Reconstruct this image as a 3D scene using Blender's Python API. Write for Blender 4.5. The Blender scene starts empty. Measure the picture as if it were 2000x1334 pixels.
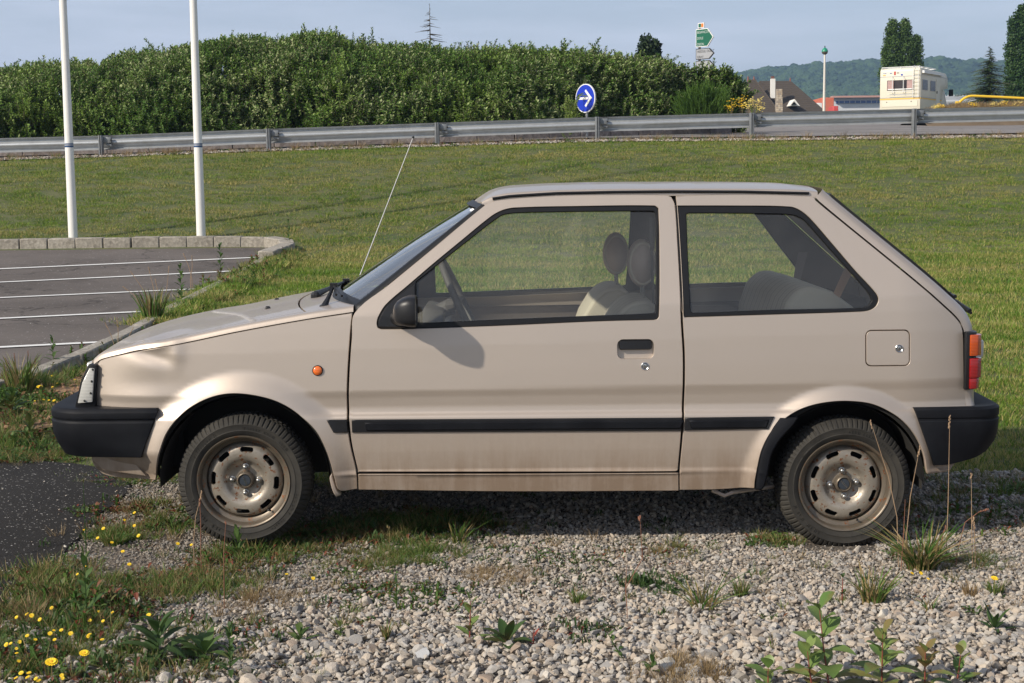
import bpy, bmesh, math, random
import numpy as np
from mathutils import Vector, Matrix, noise as mnoise
from mathutils.geometry import delaunay_2d_cdt
random.seed(7); RNG = np.random.default_rng(11)
scene = bpy.context.scene
COL = scene.collection
# ------------------------------------------------------------ camera
CAM_H, F_PX, PITCH, ROLL = 1.42, 2862.0, math.atan(323/2862.0), 0.010
_F = np.array([0, math.cos(PITCH), -math.sin(PITCH)]); _U0 = np.array([0, math.sin(PITCH), math.cos(PITCH)]); _R0 = np.array([1.0, 0, 0])
_R = _R0*math.cos(ROLL) - _U0*math.sin(ROLL); _U = _U0*math.cos(ROLL) + _R0*math.sin(ROLL)
cd = bpy.data.cameras.new('camera'); cam = bpy.data.objects.new('camera', cd); COL.objects.link(cam)
cd.sensor_width = 36; cd.lens = F_PX/2000*36; cd.clip_end = 12000; cd.clip_start = .05
M = Matrix.Identity(4)
for i in range(3):
    M[i][0] = _R[i]; M[i][1] = _U[i]; M[i][2] = -_F[i]
M[2][3] = CAM_H
cam.matrix_world = M; scene.camera = cam
# ------------------------------------------------------------ sun, sky, exposure
SUN = Vector((-.215, -.150, .172)).normalized()
sd = bpy.data.lights.new('sun', 'SUN'); sun = bpy.data.objects.new('sun', sd); COL.objects.link(sun)
sd.energy = 5.0; sd.angle = math.radians(1.3); sd.color = (1, .915, .79)
sun.rotation_euler = SUN.to_track_quat('Z', 'Y').to_euler(); sun.location = (-20, -15, 20)
world = bpy.data.worlds.new('World'); scene.world = world; world.use_nodes = True
wn = world.node_tree; wl = wn.links; wn.nodes.clear()
out = wn.nodes.new('ShaderNodeOutputWorld'); bg = wn.nodes.new('ShaderNodeBackground')
sky = wn.nodes.new('ShaderNodeTexSky'); sky.sky_type = 'NISHITA'; sky.sun_disc = False
sky.sun_elevation = math.asin(SUN.z); sky.sun_rotation = math.atan2(SUN.x, SUN.y); sky.dust_density = 1.2; sky.ozone_density = 2.0; sky.air_density = 1.0
tc = wn.nodes.new('ShaderNodeTexCoord'); mp = wn.nodes.new('ShaderNodeMapping'); mp.inputs['Scale'].default_value = (1.2, 1.2, 8)
nz = wn.nodes.new('ShaderNodeTexNoise'); nz.inputs['Scale'].default_value = 2.3; nz.inputs['Detail'].default_value = 7; nz.inputs['Roughness'].default_value = .55
rp = wn.nodes.new('ShaderNodeValToRGB'); rp.color_ramp.elements[0].position = .40; rp.color_ramp.elements[1].position = .72
rp.color_ramp.elements[0].color = (.42, .42, .42, 1); rp.color_ramp.elements[1].color = (.85, .85, .85, 1)
mx = wn.nodes.new('ShaderNodeMix'); mx.data_type = 'RGBA'
mx.inputs[7].default_value = (9.6, 10.2, 11.9, 1)
wl.new(tc.outputs['Generated'], mp.inputs['Vector']); wl.new(mp.outputs[0], nz.inputs['Vector']); wl.new(nz.outputs[0], rp.inputs[0])
se = wn.nodes.new('ShaderNodeSeparateXYZ'); mr = wn.nodes.new('ShaderNodeMapRange'); mr.inputs[1].default_value = .1; mr.inputs[2].default_value = .9; mr.inputs[3].default_value = 1; mr.inputs[4].default_value = .3
mu = wn.nodes.new('ShaderNodeMath'); mu.operation = 'MULTIPLY'; wl.new(tc.outputs['Generated'], se.inputs[0]); wl.new(se.outputs['Z'], mr.inputs[0]); wl.new(mr.outputs[0], mu.inputs[0]); wl.new(rp.outputs[0], mu.inputs[1]); wl.new(mu.outputs[0], mx.inputs[0]); wl.new(sky.outputs[0], mx.inputs[6]); wl.new(mx.outputs[2], bg.inputs['Color'])
bg.inputs['Strength'].default_value = .085
wl.new(bg.outputs[0], out.inputs[0])
vs = scene.view_settings; scene.display_settings.display_device = 'sRGB'
vs.view_transform = 'Standard'; vs.look = 'None'; vs.exposure = .16; vs.gamma = 1; vs.use_curve_mapping = False
scene.cycles.use_denoising = True
scene.cycles.max_bounces = 8; scene.cycles.transparent_max_bounces = 16; scene.cycles.volume_bounces = 0
# ------------------------------------------------------------ geometry of the place: rays and terrain
def ray(px, py):
    d = _F + _R*(px-1000)/F_PX + _U*(667-py)/F_PX
    return d
def at_y(px, py, Y):
    d = ray(px, py); t = Y/d[1]
    return np.array([d[0]*t, Y, CAM_H + d[2]*t])
def project(p):
    v = np.array(p, float) - np.array([0, 0, CAM_H]); z = v@_F
    return 1000 + F_PX*(v@_R)/z, 667 - F_PX*(v@_U)/z
_ty = np.arange(-50, 4000, .25)
_tz = np.interp(_ty, [-50, 8, 10, 14, 18, 22, 25.5, 28.5, 31, 33, 36, 60, 300, 4000], [-.036, -.036, .075, .145, .21, .42, 1.02, 1.62, 2.06, 2.12, 2.2, 3.25, 13.3, 13.3])
_k = np.ones(9)/9
_tz[8:-8] = np.convolve(_tz, _k, 'same')[8:-8]
def smooth(a, b, x):
    t = np.clip((np.asarray(x, float)-a)/(b-a), 0, 1); return t*t*(3-2*t)
_dx = np.array([-60, -20, -8.9, -5.3, -1.6, 1.86, 5.2, 8.7, 20, 60.]); _dz = np.array([-.6, -.33, -.155, -.055, .01, .08, .07, .08, .10, .10])
def T(x, y):
    """height of the ground"""
    x = np.asarray(x, float); y = np.asarray(y, float)
    return np.interp(y, _ty, _tz) + np.interp(x, _dx, _dz)*smooth(20, 31.5, y)
def ground(px, py, h=0.0):
    d = ray(px, py); t = 2.0
    for i in range(6000):
        x, y, z = d[0]*t, d[1]*t, CAM_H + d[2]*t
        if z <= T(x, y)+h: break
        t += .02 + .002*t
    a, b = t*.97, t
    for i in range(40):
        m = (a+b)/2
        if CAM_H + d[2]*m <= T(d[0]*m, d[1]*m)+h: b = m
        else: a = m
    return np.array([d[0]*b, d[1]*b, CAM_H + d[2]*b])
# ------------------------------------------------------------ materials
class NT:
    def __init__(s, name):
        s.m = bpy.data.materials.new(name); s.m.use_nodes = True; s.t = s.m.node_tree; s.b = s.t.nodes['Principled BSDF']; s.o = s.t.nodes['Material Output']
    def n(s, kind, **kw):
        x = s.t.nodes.new('ShaderNode'+kind)
        for k, v in kw.items():
            if k in x.inputs.keys(): x.inputs[k].default_value = v
            else: setattr(x, k, v)
        return x
    def l(s, a, b): s.t.links.new(a, b)
    def coord(s, kind='Object', scale=None):
        o = s.n('TexCoord').outputs[kind]
        if scale is not None:
            mp = s.n('Mapping'); mp.inputs['Scale'].default_value = scale; s.l(o, mp.inputs[0]); o = mp.outputs[0]
        return o
    def noise(s, co, scale, detail=4, rough=.55, dist=0):
        x = s.n('TexNoise'); x.inputs['Scale'].default_value = scale; x.inputs['Detail'].default_value = detail
        x.inputs['Roughness'].default_value = rough; x.inputs['Distortion'].default_value = dist; s.l(co, x.inputs['Vector']); return x.outputs[0]
    def ramp(s, f, stops, interp='LINEAR'):
        r = s.n('ValToRGB'); cr = r.color_ramp; cr.interpolation = interp
        while len(cr.elements) < len(stops): cr.elements.new(.5)
        for e, (p, c) in zip(cr.elements, stops):
            e.position = p; e.color = (c, c, c, 1) if isinstance(c, (int, float)) else (*c, 1)
        s.l(f, r.inputs[0]); return r.outputs[0]
    def mix(s, f, a, b, mode='MIX'):
        x = s.n('Mix', data_type='RGBA', blend_type=mode)
        for i, v in ((0, f), (6, a), (7, b)):
            if isinstance(v, (int, float)): x.inputs[i].default_value = v if i == 0 else (v, v, v, 1)
            elif isinstance(v, tuple): x.inputs[i].default_value = (*v, 1)
            else: s.l(v, x.inputs[i])
        return x.outputs[2]
    def math(s, op, a, b=0.0, c=None):
        x = s.n('Math', operation=op)
        for i, v in enumerate((a, b) if c is None else (a, b, c)):
            if isinstance(v, (int, float)): x.inputs[i].default_value = v
            else: s.l(v, x.inputs[i])
        return x.outputs[0]
    def bump(s, h, strength=.3, dist=.01):
        x = s.n('Bump'); x.inputs['Strength'].default_value = strength; x.inputs['Distance'].default_value = dist
        s.l(h, x.inputs['Height']); s.l(x.outputs[0], s.b.inputs['Normal'])
    def set(s, **kw):
        for k, v in kw.items():
            k = k.replace('_', ' ')
            if hasattr(v, 'is_output'): s.l(v, s.b.inputs[k])
            else: s.b.inputs[k].default_value = (*v, 1) if isinstance(v, tuple) and len(v) == 3 else v
        return s
def plain(name, col, rough=.5, metal=0.0, var=.0, scale=20, bump=0, **kw):
    t = NT(name); t.set(Roughness=rough, Metallic=metal, **kw)
    if var or bump:
        co = t.coord(); f = t.noise(co, scale, 5)
        if var: t.set(Base_Color=t.mix(f, tuple(max(0, c*(1-var)) for c in col), tuple(min(1, c*(1+var)) for c in col)))
        else: t.set(Base_Color=col)
        if bump: t.bump(f, .5, bump)
    else: t.set(Base_Color=col)
    return t.m
# ------------------------------------------------------------ objects
def tag(o, label=None, cat=None, group=None, kind=None):
    for k, v in (('label', label), ('category', cat), ('group', group), ('kind', kind)):
        if v: o[k] = v
    return o
def empty(name, loc, label=None, cat=None, group=None, rz=0, kind=None):
    o = bpy.data.objects.new(name, None); COL.objects.link(o); o.location = loc; o.rotation_euler = (0, 0, rz); o.empty_display_size = .1
    return tag(o, label, cat, group, kind)
def link(name, me, mats=None, parent=None, smooth_=False):
    if mats is not None:
        for m in (mats if isinstance(mats, (list, tuple)) else [mats]): me.materials.append(m)
    if smooth_: me.shade_smooth()
    o = bpy.data.objects.new(name, me); COL.objects.link(o)
    if parent is not None: o.parent = parent
    return o
def mesh(name, V, Fc, mats=None, parent=None, smooth_=False, mi=None):
    """V in world space; if the parent is an unrotated Empty the mesh is shifted into its space"""
    V = np.asarray(V, float).reshape(-1, 3)
    if parent is not None: V = V - np.array(wloc(parent))
    me = bpy.data.meshes.new(name); me.from_pydata(V.tolist(), [], [tuple(int(i) for i in f) for f in Fc])
    if mi is not None: me.polygons.foreach_set('material_index', np.asarray(mi, dtype=np.int32))
    me.update()
    return link(name, me, mats, parent, smooth_)
def wloc(o):
    v = np.array(o.location, float)
    while o.parent is not None: o = o.parent; v = v + np.array(o.location, float)
    return v
def fast_mesh(name, V, Fc, mats=None, parent=None, smooth_=False, mi=None):
    """V (n,3), Fc (m,k) arrays, all faces with k corners"""
    V = np.ascontiguousarray(V, dtype=np.float32); Fc = np.ascontiguousarray(Fc, dtype=np.int32); k = Fc.shape[1]
    if parent is not None: V = V - wloc(parent).astype(np.float32)
    me = bpy.data.meshes.new(name); me.vertices.add(len(V)); me.vertices.foreach_set('co', V.ravel())
    me.loops.add(Fc.size); me.loops.foreach_set('vertex_index', Fc.ravel())
    me.polygons.add(len(Fc)); me.polygons.foreach_set('loop_start', np.arange(0, Fc.size, k, dtype=np.int32))
    if mi is not None: me.polygons.foreach_set('material_index', np.asarray(mi, dtype=np.int32))
    me.update(calc_edges=True); 
    return link(name, me, mats, parent, smooth_)
class MB:
    """collects simple shapes, linked as ONE mesh"""
    def __init__(s): s.V = []; s.F = []; s.M = []; s.mi = 0
    def add(s, V, Fc):
        b = len(s.V); s.V += [tuple(map(float, v)) for v in V]; s.F += [tuple(int(i)+b for i in f) for f in Fc]; s.M += [s.mi]*len(Fc); return s
    def box(s, c, d, rot=None, taper=1.0):
        v = []
        for z in (-1, 1):
            for x, y in ((-1, -1), (1, -1), (1, 1), (-1, 1)):
                k = taper if z > 0 else 1
                p = Vector((x*d[0]/2*k, y*d[1]/2*k, z*d[2]/2))
                if rot is not None: p = rot @ p
                v.append((c[0]+p.x, c[1]+p.y, c[2]+p.z))
        return s.add(v, [(3, 2, 1, 0), (4, 5, 6, 7), (0, 1, 5, 4), (1, 2, 6, 5), (2, 3, 7, 6), (3, 0, 4, 7)])
    def tube(s, pts, r, n=8, cap=True, flat=1.0):
        pts = [Vector(tuple(p)) for p in pts]; rs = r if isinstance(r, (list, tuple)) else [r]*len(pts)
        v = []; ref = Vector((0, 0, 1)); 
        for i, p in enumerate(pts):
            t = (pts[min(i+1, len(pts)-1)] - pts[max(i-1, 0)]).normalized()
            if abs(t.dot(ref)) > .95: ref = Vector((0, 1, 0)) if abs(t.y) < .9 else Vector((1, 0, 0))
            a = t.cross(ref).normalized(); b = t.cross(a).normalized()
            for k in range(n):
                an = 2*math.pi*k/n
                v.append(tuple(p + a*math.cos(an)*rs[i] + b*math.sin(an)*rs[i]*flat))
        f = []
        for i in range(len(pts)-1):
            for k in range(n):
                f.append((i*n+k, i*n+(k+1) % n, (i+1)*n+(k+1) % n, (i+1)*n+k))
        if cap: f.append(tuple(range(n))[::-1]); f.append(tuple((len(pts)-1)*n+k for k in range(n)))
        return s.add(v, f)
    def lathe(s, prof, c, axis='y', n=48, closed=False):
        """prof [(r, h)], h along axis"""
        v = []; f = []; m = len(prof)
        for k in range(n):
            a = 2*math.pi*k/n; ca, sa = math.cos(a), math.sin(a)
            for r, h in prof:
                v.append((c[0]+r*ca, c[1]+h, c[2]+r*sa) if axis == 'y' else (c[0]+r*ca, c[1]+r*sa, c[2]+h) if axis == 'z' else (c[0]+h, c[1]+r*ca, c[2]+r*sa))
        for k in range(n):
            for j in range(m-1 if not closed else m):
                a, b = k*m+j, k*m+(j+1) % m; c2, d = ((k+1) % n)*m+(j+1) % m, ((k+1) % n)*m+j
                f.append((a, b, c2, d) if axis == 'y' else (a, d, c2, b))
        return s.add(v, f)
    def sphere(s, c, r, n=12, m=8, sc=(1, 1, 1)):
        v = []; f = []
        for j in range(m+1):
            th = math.pi*j/m
            for k in range(n):
                a = 2*math.pi*k/n
                v.append((c[0]+r*sc[0]*math.sin(th)*math.cos(a), c[1]+r*sc[1]*math.sin(th)*math.sin(a), c[2]+r*sc[2]*math.cos(th)))
        for j in range(m):
            for k in range(n): f.append((j*n+k, (j+1)*n+k, (j+1)*n+(k+1) % n, j*n+(k+1) % n))
        return s.add(v, f)
    def prism(s, poly, a, b):
        """poly: list of 3D points (planar loop); extruded from +a to +b (vectors)"""
        n = len(poly); P = [Vector(tuple(p)) for p in poly]; a = Vector(a); b = Vector(b)
        v = [p+a for p in P]+[p+b for p in P]
        f = [tuple(range(n)), tuple(range(2*n-1, n-1, -1))]+[(i, i+n, (i+1) % n+n, (i+1) % n) for i in range(n)]
        return s.add(v, f)
    def build(s, name, mats, parent=None, sm=False, bevel=0, seg=2, local=None):
        V = np.array(s.V)
        if local is not None: V = V - np.array(local)
        elif parent is not None: V = V - wloc(parent)
        me = bpy.data.meshes.new(name); me.from_pydata(V.tolist(), [], s.F)
        me.polygons.foreach_set('material_index', np.array(s.M, dtype=np.int32))
        bm = bmesh.new(); bm.from_mesh(me); bmesh.ops.remove_doubles(bm, verts=bm.verts, dist=1e-5)
        bmesh.ops.recalc_face_normals(bm, faces=bm.faces)
        if bevel: bmesh.ops.bevel(bm, geom=[e for e in bm.edges if len(e.link_faces) == 2 and e.calc_face_angle(0) > .5], offset=bevel, segments=seg, affect='EDGES', profile=.5, clamp_overlap=True)
        bm.to_mesh(me); bm.free()
        if sm or bevel:
            me.shade_smooth()
            try: me.set_sharp_from_angle(angle=math.radians(38))
            except Exception: pass
        return link(name, me, mats, parent)
def resample(P, step, closed=False):
    P = np.asarray(P, float)
    if closed: P = np.vstack([P, P[:1]])
    d = np.r_[0, np.cumsum(np.linalg.norm(np.diff(P, axis=0), axis=1))]; n = max(2, int(round(d[-1]/step)))
    t = np.linspace(0, d[-1], n+1); Q = np.stack([np.interp(t, d, P[:, i]) for i in range(P.shape[1])], 1)
    return Q[:-1] if closed else Q
def spline(P, n=8, closed=False, corner=62):
    """Catmull-Rom through P; vertices that turn by more than `corner` degrees stay sharp"""
    P = np.asarray(P, float); N = len(P); sharp = []
    for i in range(N):
        if not closed and i in (0, N-1): sharp.append(True); continue
        a = P[i]-P[i-1]; b = P[(i+1) % N]-P[i]; c = a@b/(np.linalg.norm(a)*np.linalg.norm(b)+1e-12)
        sharp.append(math.degrees(math.acos(max(-1, min(1, c)))) > corner)
    out_ = []
    for i in range(N if closed else N-1):
        p1, p2 = P[i], P[(i+1) % N]
        p0 = P[i-1] if not sharp[i] and (closed or i > 0) else 2*p1-p2
        p3 = P[(i+2) % N] if not sharp[(i+1) % N] and (closed or i+2 < N) else 2*p2-p1
        L = np.linalg.norm(p2-p1)
        m1 = (p2-p0)/(np.linalg.norm(p2-p1)+np.linalg.norm(p1-p0)+1e-9)*L
        m2 = (p3-p1)/(np.linalg.norm(p3-p2)+np.linalg.norm(p2-p1)+1e-9)*L
        for k in range(n):
            t = k/n; h = t*t*t; q = t*t
            out_.append((2*h-3*q+1)*p1 + (h-2*q+t)*m1 + (-2*h+3*q)*p2 + (h-q)*m2)
    if not closed: out_.append(P[-1])
    return np.array(out_)
def inside(P, poly):
    """points (n,2) in polygon (m,2)"""
    P = np.asarray(P, float); x, y = P[:, 0], P[:, 1]; r = np.zeros(len(P), bool); m = len(poly)
    for i in range(m):
        x1, y1 = poly[i]; x2, y2 = poly[(i+1) % m]
        c = ((y1 > y) != (y2 > y)) & (x < (x2-x1)*(y-y1)/((y2-y1) if y2 != y1 else 1e-12)+x1)
        r ^= c
    return r
def dist_poly(P, poly):
    P = np.asarray(P, float); d = np.full(len(P), 1e9); m = len(poly)
    for i in range(m):
        a = np.array(poly[i], float); b = np.array(poly[(i+1) % m], float); ab = b-a
        t = np.clip(((P-a)@ab)/(ab@ab+1e-15), 0, 1); d = np.minimum(d, np.linalg.norm(P-(a+t[:, None]*ab), axis=1))
    return d
def triangulate(outer, holes, h):
    """outer / holes (n,2) loops. Returns verts (n,2), tris, with a regular grid of inner points"""
    loops = [np.asarray(outer)]+[np.asarray(q) for q in holes]
    pts = []; edges = []
    for L in loops:
        b = len(pts); pts += [tuple(p) for p in L]; edges += [(b+i, b+(i+1) % len(L)) for i in range(len(L))]
    lo, hi = loops[0].min(0), loops[0].max(0)
    gx, gz = np.meshgrid(np.arange(lo[0]+h/2, hi[0], h), np.arange(lo[1]+h/2, hi[1], h)); G = np.stack([gx.ravel(), gz.ravel()], 1)
    k = inside(G, loops[0])
    for L in loops[1:]: k &= ~inside(G, L)
    G = G[k]
    for L in loops: G = G[dist_poly(G, L) > h*.45] if len(G) else G
    allp = [Vector(p) for p in pts]+[Vector(p) for p in G.tolist()]
    v, e, f, *_ = delaunay_2d_cdt(allp, edges, [], 0, 1e-7)
    V = np.array([tuple(p) for p in v]); Fq = np.array([t for t in f if len(t) == 3])
    c = V[Fq].mean(1); k = inside(c, loops[0])
    for L in loops[1:]: k &= ~inside(c, L)
    Fq = Fq[k]
    a = V[Fq]; ar = (a[:, 1, 0]-a[:, 0, 0])*(a[:, 2, 1]-a[:, 0, 1])-(a[:, 1, 1]-a[:, 0, 1])*(a[:, 2, 0]-a[:, 0, 0])
    Fq[ar < 0] = Fq[ar < 0][:, ::-1]
    return V, Fq[np.abs(ar) > 1e-10]
# ============================================================ ground, lot, kerbs, road
def soil_mat():
    t = NT('soil_and_thatch'); g = t.n('NewGeometry').outputs['Position']; a = t.noise(g, .9, 6, .6); b = t.noise(g, 14, 6, .7)
    c = t.mix(t.ramp(a, [(.35, 0), (.65, 1)]), (.050, .078, .020), (.105, .110, .035)); c = t.mix(t.ramp(b, [(.45, 0), (.75, .8)]), c, (.11, .085, .05))
    t.set(Base_Color=c, Roughness=.95); t.bump(b, .6, .05); return t.m
def sand_mat(name, a, b, sc=60, bump=.012):
    t = NT(name); g = t.n('NewGeometry').outputs['Position']; f = t.noise(g, sc, 5, .75); f2 = t.noise(g, 1.5, 4)
    v = t.n('TexVoronoi'); v.inputs['Scale'].default_value = sc*.7; t.l(g, v.inputs['Vector'])
    c = t.mix(t.ramp(f, [(.35, 0), (.7, 1)]), a, b); c = t.mix(t.math('MULTIPLY', t.ramp(f2, [(.4, 0), (.7, 1)]), .5), c, tuple(x*.6 for x in a)); bw = t.n('RGBToBW'); t.l(v.outputs['Color'], bw.inputs[0]); c = t.mix(.35, c, bw.outputs[0], 'SOFT_LIGHT')
    t.set(Base_Color=c, Roughness=.95); t.bump(v.outputs['Distance'], .8, bump); return t.m
def asphalt_mat(name, a, b, spk=.72, sc=110):
    t = NT(name); g = t.n('NewGeometry').outputs['Position']; f = t.noise(g, sc, 3, .7); w = t.noise(g, .55, 6, .6); s = t.noise(g, sc*.55, 2, .5)
    c = t.mix(t.ramp(f, [(.3, 0), (.7, 1)]), a, b); c = t.mix(t.ramp(w, [(.35, 0), (.7, .7)]), c, tuple(x*1.5 for x in b)); c = t.mix(t.ramp(s, [(spk, 0), (spk+.03, .85)]), c, (.5, .48, .45))
    vo = t.n('TexVoronoi', feature='DISTANCE_TO_EDGE'); vo.inputs['Scale'].default_value = .42; wr = t.n('VectorMath', operation='ADD'); nn = t.n('TexNoise'); nn.inputs['Scale'].default_value = 2.5; nn.inputs['Detail'].default_value = 6; t.l(g, nn.inputs['Vector']); t.l(g, wr.inputs[0]); t.l(nn.outputs['Color'], wr.inputs[1]); t.l(wr.outputs[0], vo.inputs['Vector'])
    c = t.mix(t.ramp(vo.outputs['Distance'], [(.0, .75), (.012, 0)]), c, tuple(x*.35 for x in a)); c = t.mix(t.ramp(t.noise(g, .9, 3, .5, 1.5), [(.60, 0), (.70, .35)]), c, tuple(x*.6 for x in a))
    t.set(Base_Color=c, Roughness=.9, Specular_IOR_Level=.2); t.bump(f, .7, .006); return t.m
M_SOIL = soil_mat(); M_BED = sand_mat('gravel_dirt', (.065, .052, .040), (.20, .17, .135), 90)
M_SAND = sand_mat('roadside_grit', (.22, .165, .115), (.40, .33, .26), 25, .03)
M_LOT = asphalt_mat('parking_asphalt', (.066, .057, .051), (.118, .102, .092), .70, 60)
M_PATH = asphalt_mat('dark_asphalt', (.007, .0065, .006), (.024, .0215, .0195), .665, 130)  # path colour kept extra dark in place of an unbuilt cast shadow
M_ROAD = asphalt_mat('road_asphalt', (.13, .12, .115), (.19, .175, .165), .8, 30)
M_CONC = sand_mat('kerb_concrete', (.22, .20, .17), (.40, .36, .30), 30, .004)
M_PAINTW = plain('white_road_paint', (.70, .69, .66), .6, var=.18, scale=25)
def sheet(name, x0, x1, y0, y1, dx, dy, mat, dz, clip=None, kind='structure', fn=None, xs=None, ys=None):
    xs = np.arange(x0, x1+dx*.5, dx) if xs is None else np.asarray(xs, float); ys = np.arange(y0, y1+dy*.5, dy) if ys is None else np.asarray(ys, float)
    X, Y = np.meshgrid(xs, ys); Z = T(X, Y)+dz
    if fn is not None: Z = Z+fn(X, Y)
    V = np.stack([X.ravel(), Y.ravel(), Z.ravel()], 1); n = len(xs)
    i, j = np.meshgrid(np.arange(len(ys)-1), np.arange(n-1), indexing='ij'); a = (i*n+j).ravel(); Fc = np.stack([a, a+1, a+n+1, a+n], 1)
    if clip is not None:
        c = V[Fc].mean(1); Fc = Fc[clip(c[:, 0], c[:, 1])]
    o = fast_mesh(name, V, Fc, mat, None, True); o['kind'] = kind; return o
LOTX = -3.24
def lotcut(x, y): return -.06*((x < LOTX-.3) & (y > 9.0) & (y < 21.4)) - .05*((y > 33.9) & (y < 40.5)) - .03*((y < 6.6) & (y > -4) & (np.abs(x) < 9)) 
gx = np.r_[-3000, -1200, -500, -200, -90, np.arange(-60, -14, 2), np.arange(-14, 14, .5), np.arange(14, 61, 2), 90, 200, 500, 1200, 3000]
gy = np.r_[-400, -100, -30, -10, np.arange(-4, 46, .5), np.arange(46, 62, 2), 80, 120, 200, 300, 420, 600, 900, 1500, 2500, 3990]
sheet('ground', 0, 0, 0, 0, 0, 0, M_SOIL, -.012, fn=lotcut, xs=gx, ys=gy)
def bump2(x, y):
    return .012*np.sin(x*2.3+1)*np.sin(y*1.9)
# the gravel field: up to where the lawn starts
GE = 6.93
sheet('gravel_bed', -2.9, 8, -3, 6.9, .15, .15, M_BED, 0.0, clip=lambda x, y: (y < GE+.10*np.sin(x*3.1)) & ((x > -2.4) | (y < 5.6)) )
# dark asphalt path at the front bumper
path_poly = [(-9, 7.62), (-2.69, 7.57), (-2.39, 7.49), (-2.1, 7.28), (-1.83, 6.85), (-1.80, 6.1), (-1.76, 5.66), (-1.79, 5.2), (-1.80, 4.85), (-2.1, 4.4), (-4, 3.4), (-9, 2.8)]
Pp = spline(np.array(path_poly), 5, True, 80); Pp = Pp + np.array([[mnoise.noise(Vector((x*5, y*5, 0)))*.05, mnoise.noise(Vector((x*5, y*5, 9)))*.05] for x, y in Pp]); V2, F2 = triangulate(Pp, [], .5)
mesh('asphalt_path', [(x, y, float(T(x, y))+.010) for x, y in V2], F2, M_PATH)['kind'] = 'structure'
# parking lot
sheet('parking_lot', -16, LOTX, 8.6, 21.72, .4, .25, M_LOT, .0, xs=np.r_[np.arange(-18, -3.6, .4), -3.5, LOTX]); 
LOTN = lambda x: 9.2
lines = [((-3.43, 9.71), (-7.0, 8.5)), ((-4.07, 11.58), (-3.33, 11.84)), ((-4.79, 13.65), (-3.52, 14.16)), ((-5.49, 15.68), (-3.54, 16.5)), ((-6.15, 17.6), (-3.59, 18.66)), ((-6.7, 19.2), (-3.52, 20.30))]
lot_lines = []
for i, (a, b) in enumerate(lines):
    a, b = (a, b) if a[0] < b[0] else (b, a); a = np.array(a); b = np.array(b); d = b-a
    if i: b = a+d*((-3.36-a[0])/d[0]); a = a-d*((a[0]+13)/d[0]); 
    m = 40; t = np.linspace(0, 1, m); c = a+(b-a)*t[:, None]; n_ = np.array([-d[1], d[0]])/np.linalg.norm(d)*.05
    V = []; 
    for s in (-1, 1):
        q = c+n_*s; V += [(x, y, float(T(x, y))+.008) for x, y in q]
    o = mesh('parking_line', V, [(k, k+1, m+k+1, m+k) for k in range(m-1)], M_PAINTW); o['kind'] = 'structure'
# kerbs of separate stones
def kerb(name, pts, L, w, h, mat, seed=3, bury=.10):
    root = empty(name, (0, 0, 0)); root['kind'] = 'structure'; P = resample(np.array(pts, float), L); r = random.Random(seed)
    for k in range(len(P)-1):
        a, b = P[k], P[k+1]; d = b-a; ll = np.linalg.norm(d); ang = math.atan2(d[1], d[0]); c = (a+b)/2; z = float(T(*c)); za, zb = float(T(*a)), float(T(*b))
        m = MB(); rot = Matrix.Rotation(ang, 3, 'Z') @ Matrix.Rotation(-math.atan2(zb-za, ll), 3, 'Y') @ Matrix.Rotation(r.uniform(-.02, .02), 3, 'X')
        m.box((0, 0, 0), (ll-.012, w, h+bury), rot); o = m.build('kerb_stone', mat, None, bevel=.012, seg=1, local=(0, 0, 0)); o.parent = root; o.location = (c[0]+r.uniform(-.006, .006), c[1]+r.uniform(-.006, .006), z+(h-bury)/2+r.uniform(-.006, .006))
    return root
side_k = [(-3.75, 9.02), (-3.50, 9.22), (-3.33, 9.45), (-3.27, 9.86), (-3.20, 10.98), (-3.22, 12.94), (-3.28, 14.5), (-3.33, 17.4), (-3.33, 19.87)]
corner = [(-3.33, 19.87), (-3.26, 20.6), (-3.22, 21.15), (-3.35, 21.6), (-3.65, 21.82), (-4.3, 21.90), (-6, 21.93), (-8, 21.9), (-12, 21.8), (-16, 21.6)]
kerb('lot_side_kerb', spline(np.array(side_k), 6), .9, .12, .065, M_CONC); kerb('lot_far_kerb', spline(np.array(corner), 6), .42, .22, .13, M_CONC, 5)
# road behind the rail, grit shoulder, island kerb
def band_sheet(name, lower, upper, mat, dz, kind='structure', n=80):
    """between two polylines given as (x, y)"""
    lo = resample(np.array(lower, float), 1e9 if False else 1.0); lo = np.stack([np.interp(np.linspace(0, 1, n), np.linspace(0, 1, len(lo)), lo[:, i]) for i in range(2)], 1)
    up = resample(np.array(upper, float), 1.0); up = np.stack([np.interp(np.linspace(0, 1, n), np.linspace(0, 1, len(up)), up[:, i]) for i in range(2)], 1)
    m = 10; V = []; 
    for k in range(m+1):
        q = lo+(up-lo)*k/m; V += [(x, y, float(T(x, y))+dz) for x, y in q]
    o = mesh(name, V, [(r*n+c, r*n+c+1, (r+1)*n+c+1, (r+1)*n+c) for r in range(m) for c in range(n-1)], mat, None, True); o['kind'] = kind; return o
RY = 32.0
band_sheet('grit_shoulder', [(-30, 31.2), (-9, 31.3), (0, 31.35), (9, 31.0), (30, 30.6)], [(-30, 41), (-9, 41), (0, 46), (9, 80), (40, 90)], M_SAND, .012)
band_sheet('road', [(-30, 33.2), (-9, 33.4), (-3, 33.8), (0, 34.0), (3, 34.0), (7, 34.6), (12, 36), (22, 41)], [(-30, 33.9), (-9, 34.2), (-3, 34.8), (0, 35.6), (4, 38.5), (7, 60), (12, 72), (25, 78)], M_ROAD, .05)
band_sheet('road_edge_line', [(-3, 34.65), (0, 35.3), (3, 37.0), (6, 40)], [(-3, 34.75), (0, 35.45), (3, 37.2), (6, 40.2)], M_PAINTW, .065)
M_KERB2 = sand_mat('worn_kerb_concrete', (.13, .11, .10), (.26, .22, .20), 12, .01)
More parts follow.
